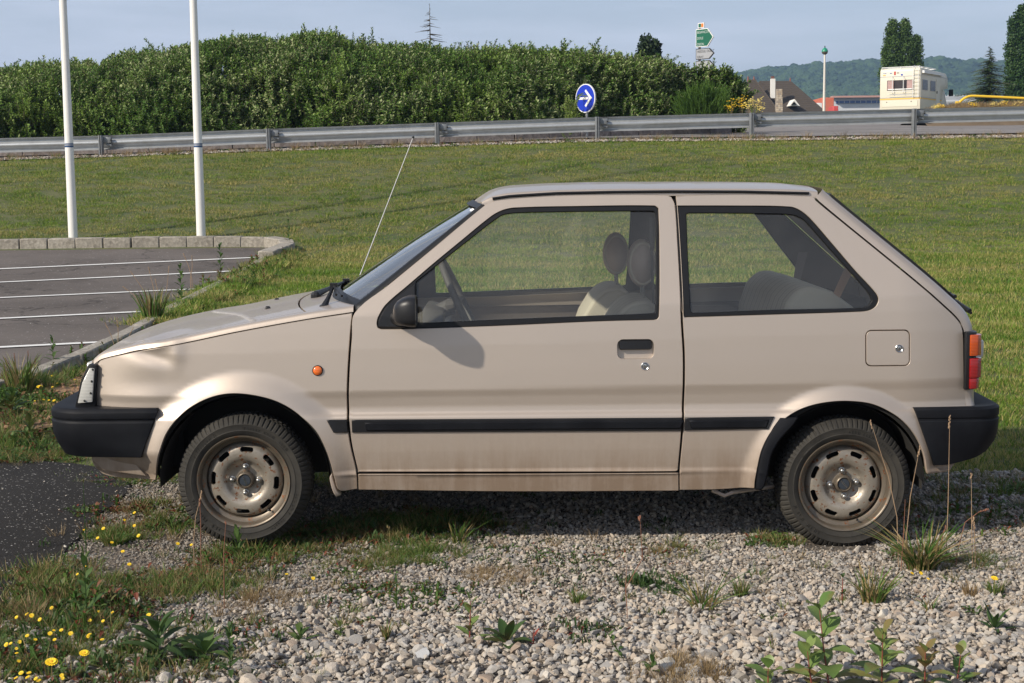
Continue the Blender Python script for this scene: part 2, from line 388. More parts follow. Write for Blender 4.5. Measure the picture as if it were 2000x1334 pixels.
kerb('island_kerb', spline(np.array([(-16, 33.9), (-9, 34.3), (-3, 34.95), (0, 35.8), (3, 37.8), (6, 40.6)]), 6), .95, .25, .20, M_KERB2, 8)
# ============================================================ scattering
def scatter(name, P, scl, idx, variants, rot=None, mat=None, parent=None, kind='stuff', rnd=RNG):
    """instances of the variant meshes on the points P (world)"""
    P = np.asarray(P, np.float32)
    if parent is not None: P = P - wloc(parent).astype(np.float32)
    me = bpy.data.meshes.new(name); me.vertices.add(len(P)); me.vertices.foreach_set('co', np.ascontiguousarray(P, np.float32).ravel())
    if rot is None: rot = np.stack([rnd.uniform(-.15, .15, len(P)), rnd.uniform(-.15, .15, len(P)), rnd.uniform(0, 6.283, len(P))], 1)
    scl = np.asarray(scl, np.float32); scl = np.repeat(scl[:, None], 3, 1) if scl.ndim == 1 else scl
    a = me.attributes.new('rot', 'FLOAT_VECTOR', 'POINT'); a.data.foreach_set('vector', np.ascontiguousarray(rot, np.float32).ravel())
    a = me.attributes.new('scl', 'FLOAT_VECTOR', 'POINT'); a.data.foreach_set('vector', np.ascontiguousarray(scl, np.float32).ravel())
    a = me.attributes.new('idx', 'INT', 'POINT'); a.data.foreach_set('value', np.ascontiguousarray(idx, np.int32))
    col = bpy.data.collections.new(name+'_kinds')
    for k, v in enumerate(variants):
        o = bpy.data.objects.new('%s_kind_%02d' % (name, k), v); col.objects.link(o)
    ng = bpy.data.node_groups.new(name+'_scatter', 'GeometryNodeTree'); ng.interface.new_socket('Geometry', in_out='INPUT', socket_type='NodeSocketGeometry'); ng.interface.new_socket('Geometry', in_out='OUTPUT', socket_type='NodeSocketGeometry')
    N = ng.nodes.new; L = ng.links.new; gi = N('NodeGroupInput'); go = N('NodeGroupOutput'); ip = N('GeometryNodeInstanceOnPoints'); ci = N('GeometryNodeCollectionInfo')
    ci.inputs['Collection'].default_value = col; ci.inputs['Separate Children'].default_value = True; ci.inputs['Reset Children'].default_value = True
    def at(nm, ty):
        x = N('GeometryNodeInputNamedAttribute'); x.data_type = ty; x.inputs['Name'].default_value = nm; return x.outputs['Attribute']
    e2r = N('FunctionNodeEulerToRotation'); L(at('rot', 'FLOAT_VECTOR'), e2r.inputs[0])
    L(gi.outputs[0], ip.inputs['Points']); L(ci.outputs[0], ip.inputs['Instance']); ip.inputs['Pick Instance'].default_value = True
    L(at('idx', 'INT'), ip.inputs['Instance Index']); L(e2r.outputs[0], ip.inputs['Rotation']); L(at('scl', 'FLOAT_VECTOR'), ip.inputs['Scale']); L(ip.outputs[0], go.inputs[0])
    o = bpy.data.objects.new(name, me); COL.objects.link(o); md = o.modifiers.new('scatter', 'NODES'); md.node_group = ng
    if parent is not None: o.parent = parent
    if kind: o['kind'] = kind
    return o
def bake(name, P, scl, idx, variants, rot, parent=None):
    """the same as real joined geometry, for parts of things"""
    P = np.asarray(P, float); scl = np.asarray(scl, float); idx = np.asarray(idx); Vs = []; Fs = []; Ms = []; base = 0
    for k, me in enumerate(variants):
        w = np.where(idx == k)[0]
        if not len(w): continue
        nv = len(me.vertices); v = np.zeros(nv*3); me.vertices.foreach_get('co', v); v = v.reshape(-1, 3)
        fs = [tuple(p.vertices) for p in me.polygons]; f = np.array([q if len(q) == 4 else (*q, -1) for q in fs]); mi = np.array([p.material_index for p in me.polygons])
        cx, cy, cz = np.cos(rot[w]).T; sx, sy, sz = np.sin(rot[w]).T
        R = np.stack([np.stack([cy*cz, sx*sy*cz-cx*sz, cx*sy*cz+sx*sz], 1), np.stack([cy*sz, sx*sy*sz+cx*cz, cx*sy*sz-sx*cz], 1), np.stack([-sy, sx*cy, cx*cy], 1)], 1)
        W = np.einsum('nij,vj->nvi', R, v)*scl[w][:, None, None]+P[w][:, None, :]
        F_ = (f[None]+np.where(f[None] >= 0, (base+np.arange(len(w))*nv)[:, None, None], 0)); Vs.append(W.reshape(-1, 3)); Fs.append(F_.reshape(-1, 4)); Ms.append(np.tile(mi, len(w))); base += nv*len(w)
    V = np.vstack(Vs); F_ = np.vstack(Fs); mi = np.concatenate(Ms)
    if parent is not None: V = V-wloc(parent)
    tot = (F_ >= 0).sum(1); me = bpy.data.meshes.new(name); me.vertices.add(len(V)); me.vertices.foreach_set('co', np.ascontiguousarray(V, np.float32).ravel()); L = F_.ravel(); L = L[L >= 0]
    me.loops.add(len(L)); me.loops.foreach_set('vertex_index', L.astype(np.int32)); me.polygons.add(len(F_)); me.polygons.foreach_set('loop_start', np.r_[0, np.cumsum(tot)[:-1]].astype(np.int32)); me.polygons.foreach_set('material_index', mi.astype(np.int32)); me.update(calc_edges=True)
    return link(name, me, list(variants[0].materials), parent)
# ---------------------------------------------------------- grass
def leaf_mat(name, a, b, dry=None, dryamt=.25, rough=.55, patch=1.2, trans=.3, rnd_amt=.5, stretch=None):
    t = NT(name); g = t.n('NewGeometry').outputs['Position']
    if stretch: mp = t.n('Mapping'); mp.inputs['Scale'].default_value = stretch; t.l(g, mp.inputs[0]); g = mp.outputs[0]
    r = t.n('ObjectInfo').outputs['Random']; isl = t.n('NewGeometry').outputs['Random Per Island']
    f = t.math('ADD', t.math('MULTIPLY', isl, .5), t.math('MULTIPLY', t.noise(g, patch, 4), 1.0)); f = t.math('SUBTRACT', t.math('ADD', f, t.math('MULTIPLY', r, rnd_amt)), .3+rnd_amt*.5)
    c = t.mix(t.ramp(f, [(.15, 0), (.8, 1)]), a, b)
    if dry: 
        k = t.math('ADD', t.math('MULTIPLY', isl, .55), t.math('MULTIPLY', t.noise(g, patch*.7, 5), .9)); c = t.mix(t.ramp(k, [(1.0-dryamt-.12, 0), (1.05-dryamt, 1)]), c, dry)
    t.set(Base_Color=c, Roughness=rough, Specular_IOR_Level=.3)
    tl = t.n('BsdfTranslucent'); t.l(c, tl.inputs[0]); mx_ = t.n('MixShader'); mx_.inputs[0].default_value = trans; t.l(t.b.outputs[0], mx_.inputs[1]); t.l(tl.outputs[0], mx_.inputs[2]); t.l(mx_.outputs[0], t.o.inputs[0])
    return t.m
M_GRASS = leaf_mat('lawn_grass', (.062, .145, .011), (.215, .310, .036), (.42, .35, .13), .18, patch=.8, stretch=(.45, 1.9, 1))
M_WGRASS = leaf_mat('weed_grass', (.055, .125, .020), (.15, .22, .045), (.27, .20, .09), .20, patch=3)
M_DRY = leaf_mat('dry_grass', (.22, .15, .075), (.34, .25, .13), None, patch=3)
M_WLEAF = leaf_mat('weed_leaf', (.045, .095, .022), (.10, .16, .045), (.20, .06, .035), .10, patch=3)
M_DLEAF = leaf_mat('dark_weed_leaf', (.030, .065, .018), (.065, .115, .032), (.17, .035, .03), .02, patch=4)
def blade_mesh(name, n, R, h0, h1, w, mat, lean=.5, seg=2, seed=0, curve=.5):
    r = random.Random(seed); V = []; Fc = []
    for _ in range(n):
        a = r.uniform(0, 6.28); d = R*math.sqrt(r.random()); x, y = d*math.cos(a), d*math.sin(a); h = r.uniform(h0, h1); b = a+r.uniform(-1, 1); ln = r.uniform(.1, lean)*h
        ca, sa = math.cos(b), math.sin(b); pw = w*r.uniform(.7, 1.3); q = r.uniform(0, 6.28); px_, py_ = math.cos(q)*pw/2, math.sin(q)*pw/2; b0 = len(V)
        for s in range(seg):
            t = s/seg; k = 1-t*.5; X_ = x+ca*ln*t**(1+curve); Y_ = y+sa*ln*t**(1+curve); Z_ = h*t*(1-.15*t); V += [(X_-px_*k, Y_-py_*k, Z_-.004), (X_+px_*k, Y_+py_*k, Z_-.004)]
        V.append((x+ca*ln, y+sa*ln, h*.85))
        for s in range(seg-1): Fc.append((b0+2*s, b0+2*s+1, b0+2*s+3, b0+2*s+2))
        e = b0+2*(seg-1); Fc.append((e, e+1, e+2))
    me = bpy.data.meshes.new(name); me.from_pydata(V, [], Fc); me.materials.append(mat); return me
lawn_k = [blade_mesh('lawn_tuft', 46, .13, .018, .042, .006, M_GRASS, 1.1, 1, s) for s in range(4)]+[blade_mesh('lawn_tuft', 40, .12, .03, .07, .007, M_GRASS, 1.0, 2, s+9) for s in range(2)]
pts = []
for y0, y1, dens in ((6.8, 10, 260), (10, 14, 190), (14, 20, 120), (20, 31.2, 75)):
    A_ = (y1-y0)*(.50*y1+2.0)*2; n = int(A_*dens); y = RNG.uniform(y0, y1, n); x = RNG.uniform(-1, 1, n)*(.50*y1+2.0); pts.append(np.stack([x, y], 1))
pts = np.vstack(pts); x, y = pts.T
k = ~((x < LOTX+.10) & (y < 22.0) & (y > 9.2)) & ~((x < -3.15) & (y > 8.9) & (y < 9.5)) & ~((x < -2.2) & (y < 7.55)) & (y > GE+.02+.12*np.sin(x*3.1)+.06*np.sin(x*11)) & ~((x < -1.2) & (x > -4) & (y < 8.9) & (RNG.random(len(x)) < .6))
# worn spots
wn_ = np.array([mnoise.noise(Vector((a*.9, b*1.8, 0)))+.5*mnoise.noise(Vector((a*4, b*7, 3))) for a, b in pts]); k &= ~((wn_ > .42) & (RNG.random(len(x)) < .75))
pts = pts[k]; wn_ = wn_[k]; x, y = pts.T
tall = (RNG.random(len(x)) < .12+.15*(wn_ < -.3))
scatter('lawn', np.stack([x, y, T(x, y)-.012], 1), RNG.uniform(.75, 1.35, len(x))*np.interp(y, [7, 14], [.62, 1]), np.where(tall, RNG.integers(4, 6, len(x)), RNG.integers(0, 4, len(x))), lawn_k)['kind'] = 'stuff'

n = 1150; y = RNG.uniform(12.8, 20.7, n); x = LOTX+.04+RNG.normal(0, .10, n)+.02*np.sin(y*3); scatter('grass_over_kerb', np.stack([x, y, T(x, y)+.035], 1), RNG.uniform(.6, 1.35, n), RNG.integers(0, 6, n), lawn_k)
# ============================================================ gravel
def stone_mesh(name, seed, mat, sub=1, flat=.7):
    r = random.Random(seed); bm = bmesh.new(); bmesh.ops.create_icosphere(bm, subdivisions=sub+1, radius=.5)
    sx, sy, sz = r.uniform(.8, 1.15), r.uniform(.6, .95), r.uniform(.45, .8)*flat/.7
    pl = [(Vector((r.gauss(0, 1), r.gauss(0, 1), r.gauss(0, 1))).normalized(), r.uniform(.17, .37)) for _ in range(9)]
    for v in bm.verts:
        for n_, d in pl:
            e = v.co.dot(n_)-d
            if e > 0: v.co -= n_*e*.98
        v.co *= 1+.06*mnoise.noise(v.co*5+Vector((seed, 0, 0))); v.co = Vector((v.co.x*sx, v.co.y*sy, v.co.z*sz))
    me = bpy.data.meshes.new(name); bm.to_mesh(me); bm.free(); me.materials.append(mat); me.shade_smooth(); me.set_sharp_from_angle(angle=math.radians(17)); return me
def stone_mat(name, dark=1.0):
    t = NT(name); co = t.coord(); r = t.n('ObjectInfo').outputs['Random']; f = t.noise(co, 4, 6, .7); f2 = t.noise(co, 22, 4, .7)
    c = t.ramp(r, [(0, (.20, .205, .215)), (.14, (.34, .35, .365)), (.30, (.52, .51, .49)), (.48, (.62, .54, .44)), (.66, (.52, .44, .35)), (.80, (.66, .63, .58)), (.92, (.40, .28, .19)), (1, (.25, .23, .21))])
    c = t.mix(t.ramp(f, [(.35, 0), (.75, .65)]), c, (.30, .26, .22)); c = t.mix(t.math('MULTIPLY', f2, .35), c, (.7, .66, .6))
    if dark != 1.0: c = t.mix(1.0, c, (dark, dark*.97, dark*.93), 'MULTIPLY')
    t.set(Base_Color=c, Roughness=.88, Specular_IOR_Level=.3); t.bump(f2, .35, .03); return t.m
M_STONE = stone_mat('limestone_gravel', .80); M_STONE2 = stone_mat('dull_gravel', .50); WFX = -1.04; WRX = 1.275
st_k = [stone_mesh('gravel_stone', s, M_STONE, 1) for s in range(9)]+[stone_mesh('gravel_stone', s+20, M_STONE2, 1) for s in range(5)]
def gravel_pts():
    out_ = []
    for y0, y1, s0, s1, cov in ((3.1, 3.75, .031, .030, 1.5), (3.75, 4.35, .030, .024, 1.75), (4.35, 4.8, .026, .020, 1.7), (4.8, 5.4, .018, .0145, 1.45), (5.4, 6.1, .0155, .0145, 1.35), (6.1, 7.02, .019, .017, 1.25)):
        hw = .37*y1+1.0; A_ = (y1-y0)*hw*2; sm_ = (s0+s1)/2; n = int(A_*cov/(sm_*sm_*.62)); y = RNG.uniform(y0, y1, n); x = RNG.uniform(-hw, hw, n)
        s = np.interp(y, [y0, y1], [s0, s1])*np.exp(RNG.normal(0, .28, n)); out_.append(np.stack([x, y, s], 1))
    return np.vstack(out_)
g = gravel_pts(); x, y, s = g.T
inpath = inside(g[:, :2], Pp); edge = dist_poly(g[:, :2], Pp)
weedy = np.array([mnoise.noise(Vector((a*1.7+3, b*2.2, 0)))+.4*mnoise.noise(Vector((a*6, b*6, 4))) for a, b in g[:, :2]])
leftness = np.clip((-.25-.35*(5.2-y)-x)/1.1, 0, 1)           # more soil and weeds towards the left
drop = (RNG.random(len(x)) < np.clip(leftness*.38+(weedy-.1)*.9*(.25+leftness), 0, .9)) & (y > 3.2)
k = ~(inpath & (edge > .03)) & ~drop & (y < GE+.10*np.sin(x*3.1)+.05); g = g[k]; x, y, s = g.T; leftness = leftness[k]
s = s*(1-.25*leftness); z = RNG.uniform(-.35, .30, len(x))*s
s[RNG.random(len(s)) < .006] *= 1.9
dull = RNG.random(len(x)) < .12+leftness*.65+.35*((y > 5.0) & (y < 6.9))  # darker stones towards the left stand in for a shadow not cast
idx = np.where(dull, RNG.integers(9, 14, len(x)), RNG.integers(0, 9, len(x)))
rot = np.stack([RNG.normal(0, .45, len(x)), RNG.normal(0, .45, len(x)), RNG.uniform(0, 6.28, len(x))], 1)
kt = ~(((np.abs(x-WFX) < .13) | (np.abs(x-WRX) < .13)) & (y > 5.53) & (y < 5.8)); x, y, s, z, idx, rot = x[kt], y[kt], s[kt], z[kt], idx[kt], rot[kt]
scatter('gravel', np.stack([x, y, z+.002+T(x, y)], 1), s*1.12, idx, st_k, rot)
n = 26000; fy = RNG.uniform(3.85, 6.9, n); fx_ = RNG.uniform(-2.2, 2.9, n); kf = ~inside(np.stack([fx_, fy], 1), Pp) & (fy < GE-.02); fx_, fy = fx_[kf], fy[kf]; scatter('fine_grit', np.stack([fx_, fy, T(fx_, fy)+.004], 1), RNG.uniform(.005, .011, len(fx_)), RNG.integers(0, 14, len(fx_)), st_k)
# loose chippings on the path and at its edge
n = 900; x = RNG.uniform(-3.4, -1.7, n); y = RNG.uniform(4.6, 7.5, n); w_ = inside(np.stack([x, y], 1), Pp); e = dist_poly(np.stack([x, y], 1), Pp); k = w_ & (RNG.random(n) < .10+.9*np.exp(-e/.10)); x, y = x[k], y[k]
scatter('loose_chippings', np.stack([x, y, T(x, y)+.012], 1), RNG.uniform(.006, .014, len(x)), RNG.integers(0, 9, len(x)), st_k)
# grit along the rail
n = 6000; x = RNG.uniform(-13, 14, n); y = 31.1+np.abs(RNG.normal(0, .9, n)); scatter('roadside_gravel', np.stack([x, y, T(x, y)+.02], 1), RNG.uniform(.03, .075, n), RNG.integers(0, 14, n), st_k)
for px, py, sz, lb in ((1725, 1203, .075, 'large flat pale limestone half buried in front of the widest grass tuft'), (1290, 1304, .085, 'large tan and grey rock at the bottom edge of the gravel'), (825, 1282, .060, 'angular grey stone bigger than the gravel round it, bottom centre'),
                       (262, 1180, .045, 'pale grey stone among the dark weeds below the front wheel'), (129, 1072, .022, 'single white stone on the edge of the dark asphalt'), (1000, 1272, .042, 'blocky pale stone beside the toothed leaf rosette'), (897, 1208, .040, 'pinkish grey stone left of the red-leaved seedling'), (1815, 1255, .040, 'bluish grey stone below the dark tuft at the right')):
    p = ground(px, py); o = link('rock', stone_mesh('rock', int(px), plain('rock_%d' % px, (.50, .46, .39) if px != 825 else (.36, .36, .36), .9, var=.25, scale=30, bump=.003), 2), None)
    tag(o, lb, 'rock'); o.location = (p[0], p[1], p[2]+.010); o.scale = (sz*1.5, sz*1.2, sz*.95); o.rotation_euler = (.1, -.1, px*.7)
# ============================================================ the car
YN = 5.60; YC = YN + .78                     # widest line of the near side, centre plane
CAR = empty('small_hatchback_car', (*at_y(1063, 1070, YC)[:2], 0.0), 'beige three-door hatchback with dented front wing parked side-on on the gravel', 'car')
# --- car materials
def paint_mat():
    t = NT('champagne_paint'); g = t.n('NewGeometry').outputs['Position']; co = t.coord()
    fl = t.noise(co, 900, 2); f2 = t.noise(co, 3.0, 3)
    base = t.mix(fl, (.462, .392, .328), (.515, .44, .371))
    base = t.mix(t.math('MULTIPLY', f2, .25), base, (.48, .405, .345))
    sep = t.n('SeparateXYZ'); t.l(g, sep.inputs[0])
    z = sep.outputs['Z']
    mp = t.n('Mapping'); mp.inputs['Scale'].default_value = (9, 1, 1.1); t.l(g, mp.inputs[0]); st = t.noise(mp.outputs[0], 2.2, 6, .65)
    bl = t.noise(g, 14, 6, .7)
    low = t.n('MapRange'); low.inputs[1].default_value = .50; low.inputs[2].default_value = .24; t.l(z, low.inputs[0])
    d = t.math('MULTIPLY', low.outputs[0], t.math('ADD', t.math('MULTIPLY', st, 1.0), t.math('MULTIPLY', bl, .55)))
    d = t.ramp(d, [(.10, 0), (.85, .85)])
    base = t.mix(d, base, (.17, .112, .068))
    spk = t.ramp(t.noise(g, 130, 2, .5), [(.74, 0), (.78, .55)])
    base = t.mix(t.math('MULTIPLY', spk, .5), base, (.2, .14, .09))
    rough = t.math('ADD', t.math('MULTIPLY', d, .4), t.math('ADD', .41, t.math('MULTIPLY', t.noise(co, 5, 5), .08)))
    t.set(Base_Color=base, Metallic=t.math('MULTIPLY', t.math('SUBTRACT', 1.0, d), .58), Roughness=rough, Coat_Weight=.38, Coat_Roughness=t.ramp(f2, [(.3, .03), (.7, .07)]))
    sc = t.n('Mapping'); sc.inputs['Scale'].default_value = (3, 1, 60); sc.inputs['Rotation'].default_value = (0, .5, 0); t.l(g, sc.inputs[0]); scr = t.ramp(t.noise(sc.outputs[0], 3, 2, .4), [(.71, 0), (.72, 1)])
    t.bump(t.math('ADD', t.noise(co, 45, 3), t.math('MULTIPLY', t.noise(co, 7, 2), .8)), .10, .002)
    return t.m
P_PAINT = paint_mat()
def trim_mat(name, a, b, rough, spec=.5, bump=.0006, scale=300):
    t = NT(name); co = t.coord(); f = t.noise(co, 7, 6, .65); t.set(Base_Color=t.mix(t.ramp(f, [(.35, 0), (.75, 1)]), a, b), Roughness=rough, Specular_IOR_Level=spec)
    t.bump(t.noise(co, scale, 2), .5, bump); return t.m
P_BUMP = trim_mat('bumper_plastic', (.0045, .0050, .0070), (.0105, .0115, .0145), .58, .15)
P_TRIM = trim_mat('trim_plastic', (.008, .0085, .010), (.016, .016, .018), .40, .35)
P_RUB = plain('window_rubber', (.009, .0095, .011), .45, var=.3, scale=30, Specular_IOR_Level=.25)
P_DARK = plain('dark_underside', (.010, .009, .008), .9, var=.4, scale=12)
P_LINER = plain('arch_liner', (.018, .016, .013), .85, var=.5, scale=10, bump=.004)
P_CHROME = plain('chrome', (.62, .62, .62), .22, 1.0)
def glass_mat(name, tint, veil, veilcol=(.5, .5, .47)):
    t = NT(name); t.t.nodes.remove(t.b); co = t.coord()
    tr = t.n('BsdfTransparent'); tr.inputs[0].default_value = (*tint, 1)
    gl = t.n('BsdfGlossy'); gl.inputs['Roughness'].default_value = .02; gl.inputs['Color'].default_value = (1, 1, 1, 1)
    df = t.n('BsdfDiffuse'); df.inputs[0].default_value = (*veilcol, 1)
    fr = t.n('Fresnel'); fr.inputs[0].default_value = 1.52
    m1 = t.n('MixShader'); m2 = t.n('MixShader')
    f = t.math('MULTIPLY', t.ramp(t.noise(co, 4, 5, .6), [(.3, .6), (.7, 1.3)]), veil)  # uneven amount of pale diffuse veil mixed over the clear glass
    t.l(f, m1.inputs[0]); t.l(tr.outputs[0], m1.inputs[1]); t.l(df.outputs[0], m1.inputs[2])
    t.l(t.math('MULTIPLY', fr.outputs[0], 1.25), m2.inputs[0]); t.l(m1.outputs[0], m2.inputs[1]); t.l(gl.outputs[0], m2.inputs[2])
    t.l(m2.outputs[0], t.o.inputs[0]); return t.m
P_GLASS = glass_mat('side_glass', (.92, .945, .915), .045, (.5, .49, .45))
P_WIND = glass_mat('windscreen_glass', (.80, .86, .84), .05)
def lens_mat(name, col, rough=.12, tr=.25):
    t = NT(name); w = t.n('TexWave', wave_type='BANDS', bands_direction='Z'); w.inputs['Scale'].default_value = 55; t.l(t.coord(), w.inputs[0])
    t.set(Base_Color=t.mix(t.math('MULTIPLY', w.outputs['Fac'], .4), col, tuple(c*.55 for c in col)), Roughness=rough, Coat_Weight=.6); t.bump(w.outputs['Fac'], .4, .0015); return t.m
P_RED = lens_mat('red_lens', (.30, .008, .008)); P_AMB = lens_mat('amber_lens', (.50, .075, .008)); P_CLEAR = lens_mat('clear_lens', (.55, .54, .50), .15)
P_ORANGE = lens_mat('side_marker_lens', (.80, .17, .03))
P_VINYL = plain('brown_vinyl', (.13, .10, .085), .6, var=.15, scale=40)
P_INNER = plain('inner_painted_metal', (.40, .33, .275), .45, .2)
P_INTRIM = plain('dark_interior_trim', (.085, .072, .064), .65, var=.2, scale=20)
def fabric():
    t = NT('striped_seat_fabric'); g = t.coord(); sp = t.n('SeparateXYZ'); t.l(g, sp.inputs[0])
    a = t.math('FRACT', t.math('MULTIPLY', sp.outputs['Y'], 11)); s = t.ramp(a, [(.0, 0), (.10, 1), (.45, 1), (.5, .4), (.55, 1), (.9, 1), (1, 0)])
    t.set(Base_Color=t.mix(s, (.34, .275, .205), (.58, .50, .395)), Roughness=.9); t.bump(t.noise(g, 500, 2), .5, .001); return t.m
P_FAB = fabric()
P_FABD = plain('brown_seat_fabric', (.58, .45, .38), .95, var=.15, scale=300, bump=.001)
P_BELT = plain('brown_seat_belt', (.50, .27, .16), .7)
def tyre_mat():
    t = NT('tyre_rubber'); g = t.n('NewGeometry').outputs['Position']; f = t.noise(g, 9, 7, .7); f2 = t.noise(g, 60, 4)
    m = t.mix(t.ramp(f, [(.35, 0), (.7, 1)]), (.010, .009, .0075), (.042, .037, .029)); t.set(Base_Color=t.mix(t.math('MULTIPLY', f2, .35), m, (.024, .022, .018)), Roughness=.82); t.bump(f2, .3, .002); return t.m
P_TYRE = tyre_mat()
def rim_mat(name, col, rust):
    t = NT(name); g = t.coord(); f = t.noise(g, 10, 7, .68); f2 = t.noise(g, 42, 6, .7)
    c = t.mix(t.ramp(f, [(.3, 0), (.75, 1)]), tuple(x*.55 for x in col), col)
    c = t.mix(t.ramp(f2, [(rust, 0), (rust+.06, 1)]), c, (.20, .075, .025))
    t.set(Base_Color=c, Roughness=.42, Metallic=.5); t.bump(f2, .25, .002); return t.m
P_RIM = rim_mat('weathered_steel_rim', (.38, .335, .275), .56); P_LIP = rim_mat('weathered_shaded_rim_lip', (.20, .165, .125), .58)  # lip tone darkened to carry the shade of the rim wells

# --- the shape of the side: inset from the widest plane as a function of x, z
_lev = [([(690, 961), (1476, 957)], .05), ([(690, 926), (1476, 922.5)], .006), ([(640, 813.5), (1330, 809), (1510, 807)], .002),
        ([(187, 776), (690, 765), (1330, 750), (1890, 743)], .0105), ([(740, 645), (1288, 625), (1700, 609)], .034), ([(959, 387), (1559, 379)], .20)]
LV = []
for pts_, v_ in _lev:
    q = np.array([at_y(a, b, YN+v_) for a, b in pts_]); c_ = np.polyfit(q[:, 0], q[:, 2], 1); LV.append(c_)
_u = [-1.5, -.5, 0, .9, 1.0, 1.05, 1.4, 1.8, 1.96, 2.0, 2.13, 2.3, 2.7, 2.96, 3.0, 3.3, 3.7, 4.0, 4.12, 5.0, 6.0]
_v = [.16, .08, .022, .012, .004, .014, .006, .001, .0, .0025, .0175, .0205, .0185, .0140, .0138, .0190, .0268, .0360, .045, .20, .40]
_uu = np.linspace(-1.5, 6, 3000); _vv = np.interp(_uu, _u, _v); _kk = np.hanning(9); _kk /= _kk.sum(); _vs = np.convolve(np.pad(_vv, 4, 'edge'), _kk, 'valid')
WF = at_y(476, 941, YN+.02); WR = at_y(1651, 948, YN+.02)
RF, RR = .334, .320
AF = np.array([at_y(476, 941, YN)[0], at_y(476, 942, YN)[2]]); AR = np.array([at_y(1645, 950, YN)[0], at_y(1645, 949, YN)[2]])
XF0, XF1 = at_y(310, 800, YN)[0], at_y(188, 800, YN)[0]; XB0, XB1 = at_y(1760, 700, YN)[0], at_y(1890, 700, YN)[0]
DENT = at_y(285, 700, YN); ZTK = at_y(240, 885, YN)[2]
def inset(x, z):
    x = np.asarray(x, float); z = np.asarray(z, float)
    L = [c[0]*x+c[1] for c in LV]; u = np.zeros(np.broadcast(x, z).shape)
    u = (z-L[0])/(L[1]-L[0])
    for i in range(1, 5): u = np.where(z > L[i], i+(z-L[i])/(L[i+1]-L[i]), u)
    r = np.interp(u, _uu, _vs)
    # bulged wheel arches
    for (cx, cz), r0, wd_ in ((AF, RF, .105), (AR, RR, .080)):
        d = np.hypot(x-cx, z-cz); t = np.clip((d-r0)/wd_, 0, 1); w = 1-t*t*(3-2*t)
        w = w*smooth(-.42, -.12, (z-cz))
        r = r*(1-w*.8) - .024*w + .004*w
    r = r + .055*np.clip((XF0-x)/(XF0-XF1), 0, 1.6)**2 + .045*np.clip((x-XB0)/(XB1-XB0), 0, 1.6)**2
    # crumpled wing above the lamp
    a = (x-DENT[0])/.085; b = (z-DENT[2]+.25*(x-DENT[0])-.01)/.028
    r = r + .012*np.exp(-(a*a+b*b)) - .007*np.exp(-(((x-DENT[0]-.02)/.07)**2+((z-DENT[2]-.048)/.014)**2)) - .006*np.exp(-(((x-DENT[0]-.11)/.03)**2+((z-DENT[2]-.01)/.05)**2))
    r = r + .075*(np.clip((ZTK-z)/.10, 0, 1)**1.3)*smooth(-1.26, -1.44, x)
    a = (x-DENT[0]+.0)/.12; b = (z-DENT[2]+.10)/.05; r = r + .006*np.exp(-(a*a+b*b))
    return r
def YS(x, z): return YN + inset(x, z)
def S(px, py, n=8):
    Y = YN
    for _ in range(n): p = at_y(px, py, Y); Y = float(YS(p[0], p[2]))
    return at_y(px, py, Y)
def loop(px_pts, step=.012, closed=True, corner=50, n=6):
    q = np.array([S(*p) for p in px_pts])[:, [0, 2]]
    return resample(spline(q, n, closed, corner), step, closed)
def keep_sharp(px_pts, step=.012, corner=50):
    """closed loop through the points; corners stay exactly where they are"""
    q = np.array([S(*p) for p in px_pts])[:, [0, 2]]; c = spline(q, 6, True, corner)
    out_ = []
    N = len(c)
    for i in range(N):
        out_.append(c[i]); L = np.linalg.norm(c[(i+1) % N]-c[i]); m = int(L/step)
        for k in range(1, m+1): out_.append(c[i]+(c[(i+1) % N]-c[i])*k/(m+1))
    out2 = [out_[0]]
    for p in out_[1:]:
        if np.linalg.norm(p-out2[-1]) > step*.25: out2.append(p)
    if np.linalg.norm(out2[0]-out2[-1]) < step*.25: out2.pop()
    return np.array(out2)
def area(L): x, y = L[:, 0], L[:, 1]; return .5*np.sum(x*np.roll(y, -1)-np.roll(x, -1)*y)
def shrink(L, d):
    """move the loop d towards its inside"""
    s = 1 if area(L) > 0 else -1
    a = L-np.roll(L, 1, 0); b = np.roll(L, -1, 0)-L
    a /= np.linalg.norm(a, axis=1)[:, None]+1e-12; b /= np.linalg.norm(b, axis=1)[:, None]+1e-12
    na = np.stack([-a[:, 1], a[:, 0]], 1)*s; nb = np.stack([-b[:, 1], b[:, 0]], 1)*s; n = na+nb
    k = np.sum(n*na, 1); k = np.clip(k, .6, 9); n = n/k[:, None]
    return L+n*d
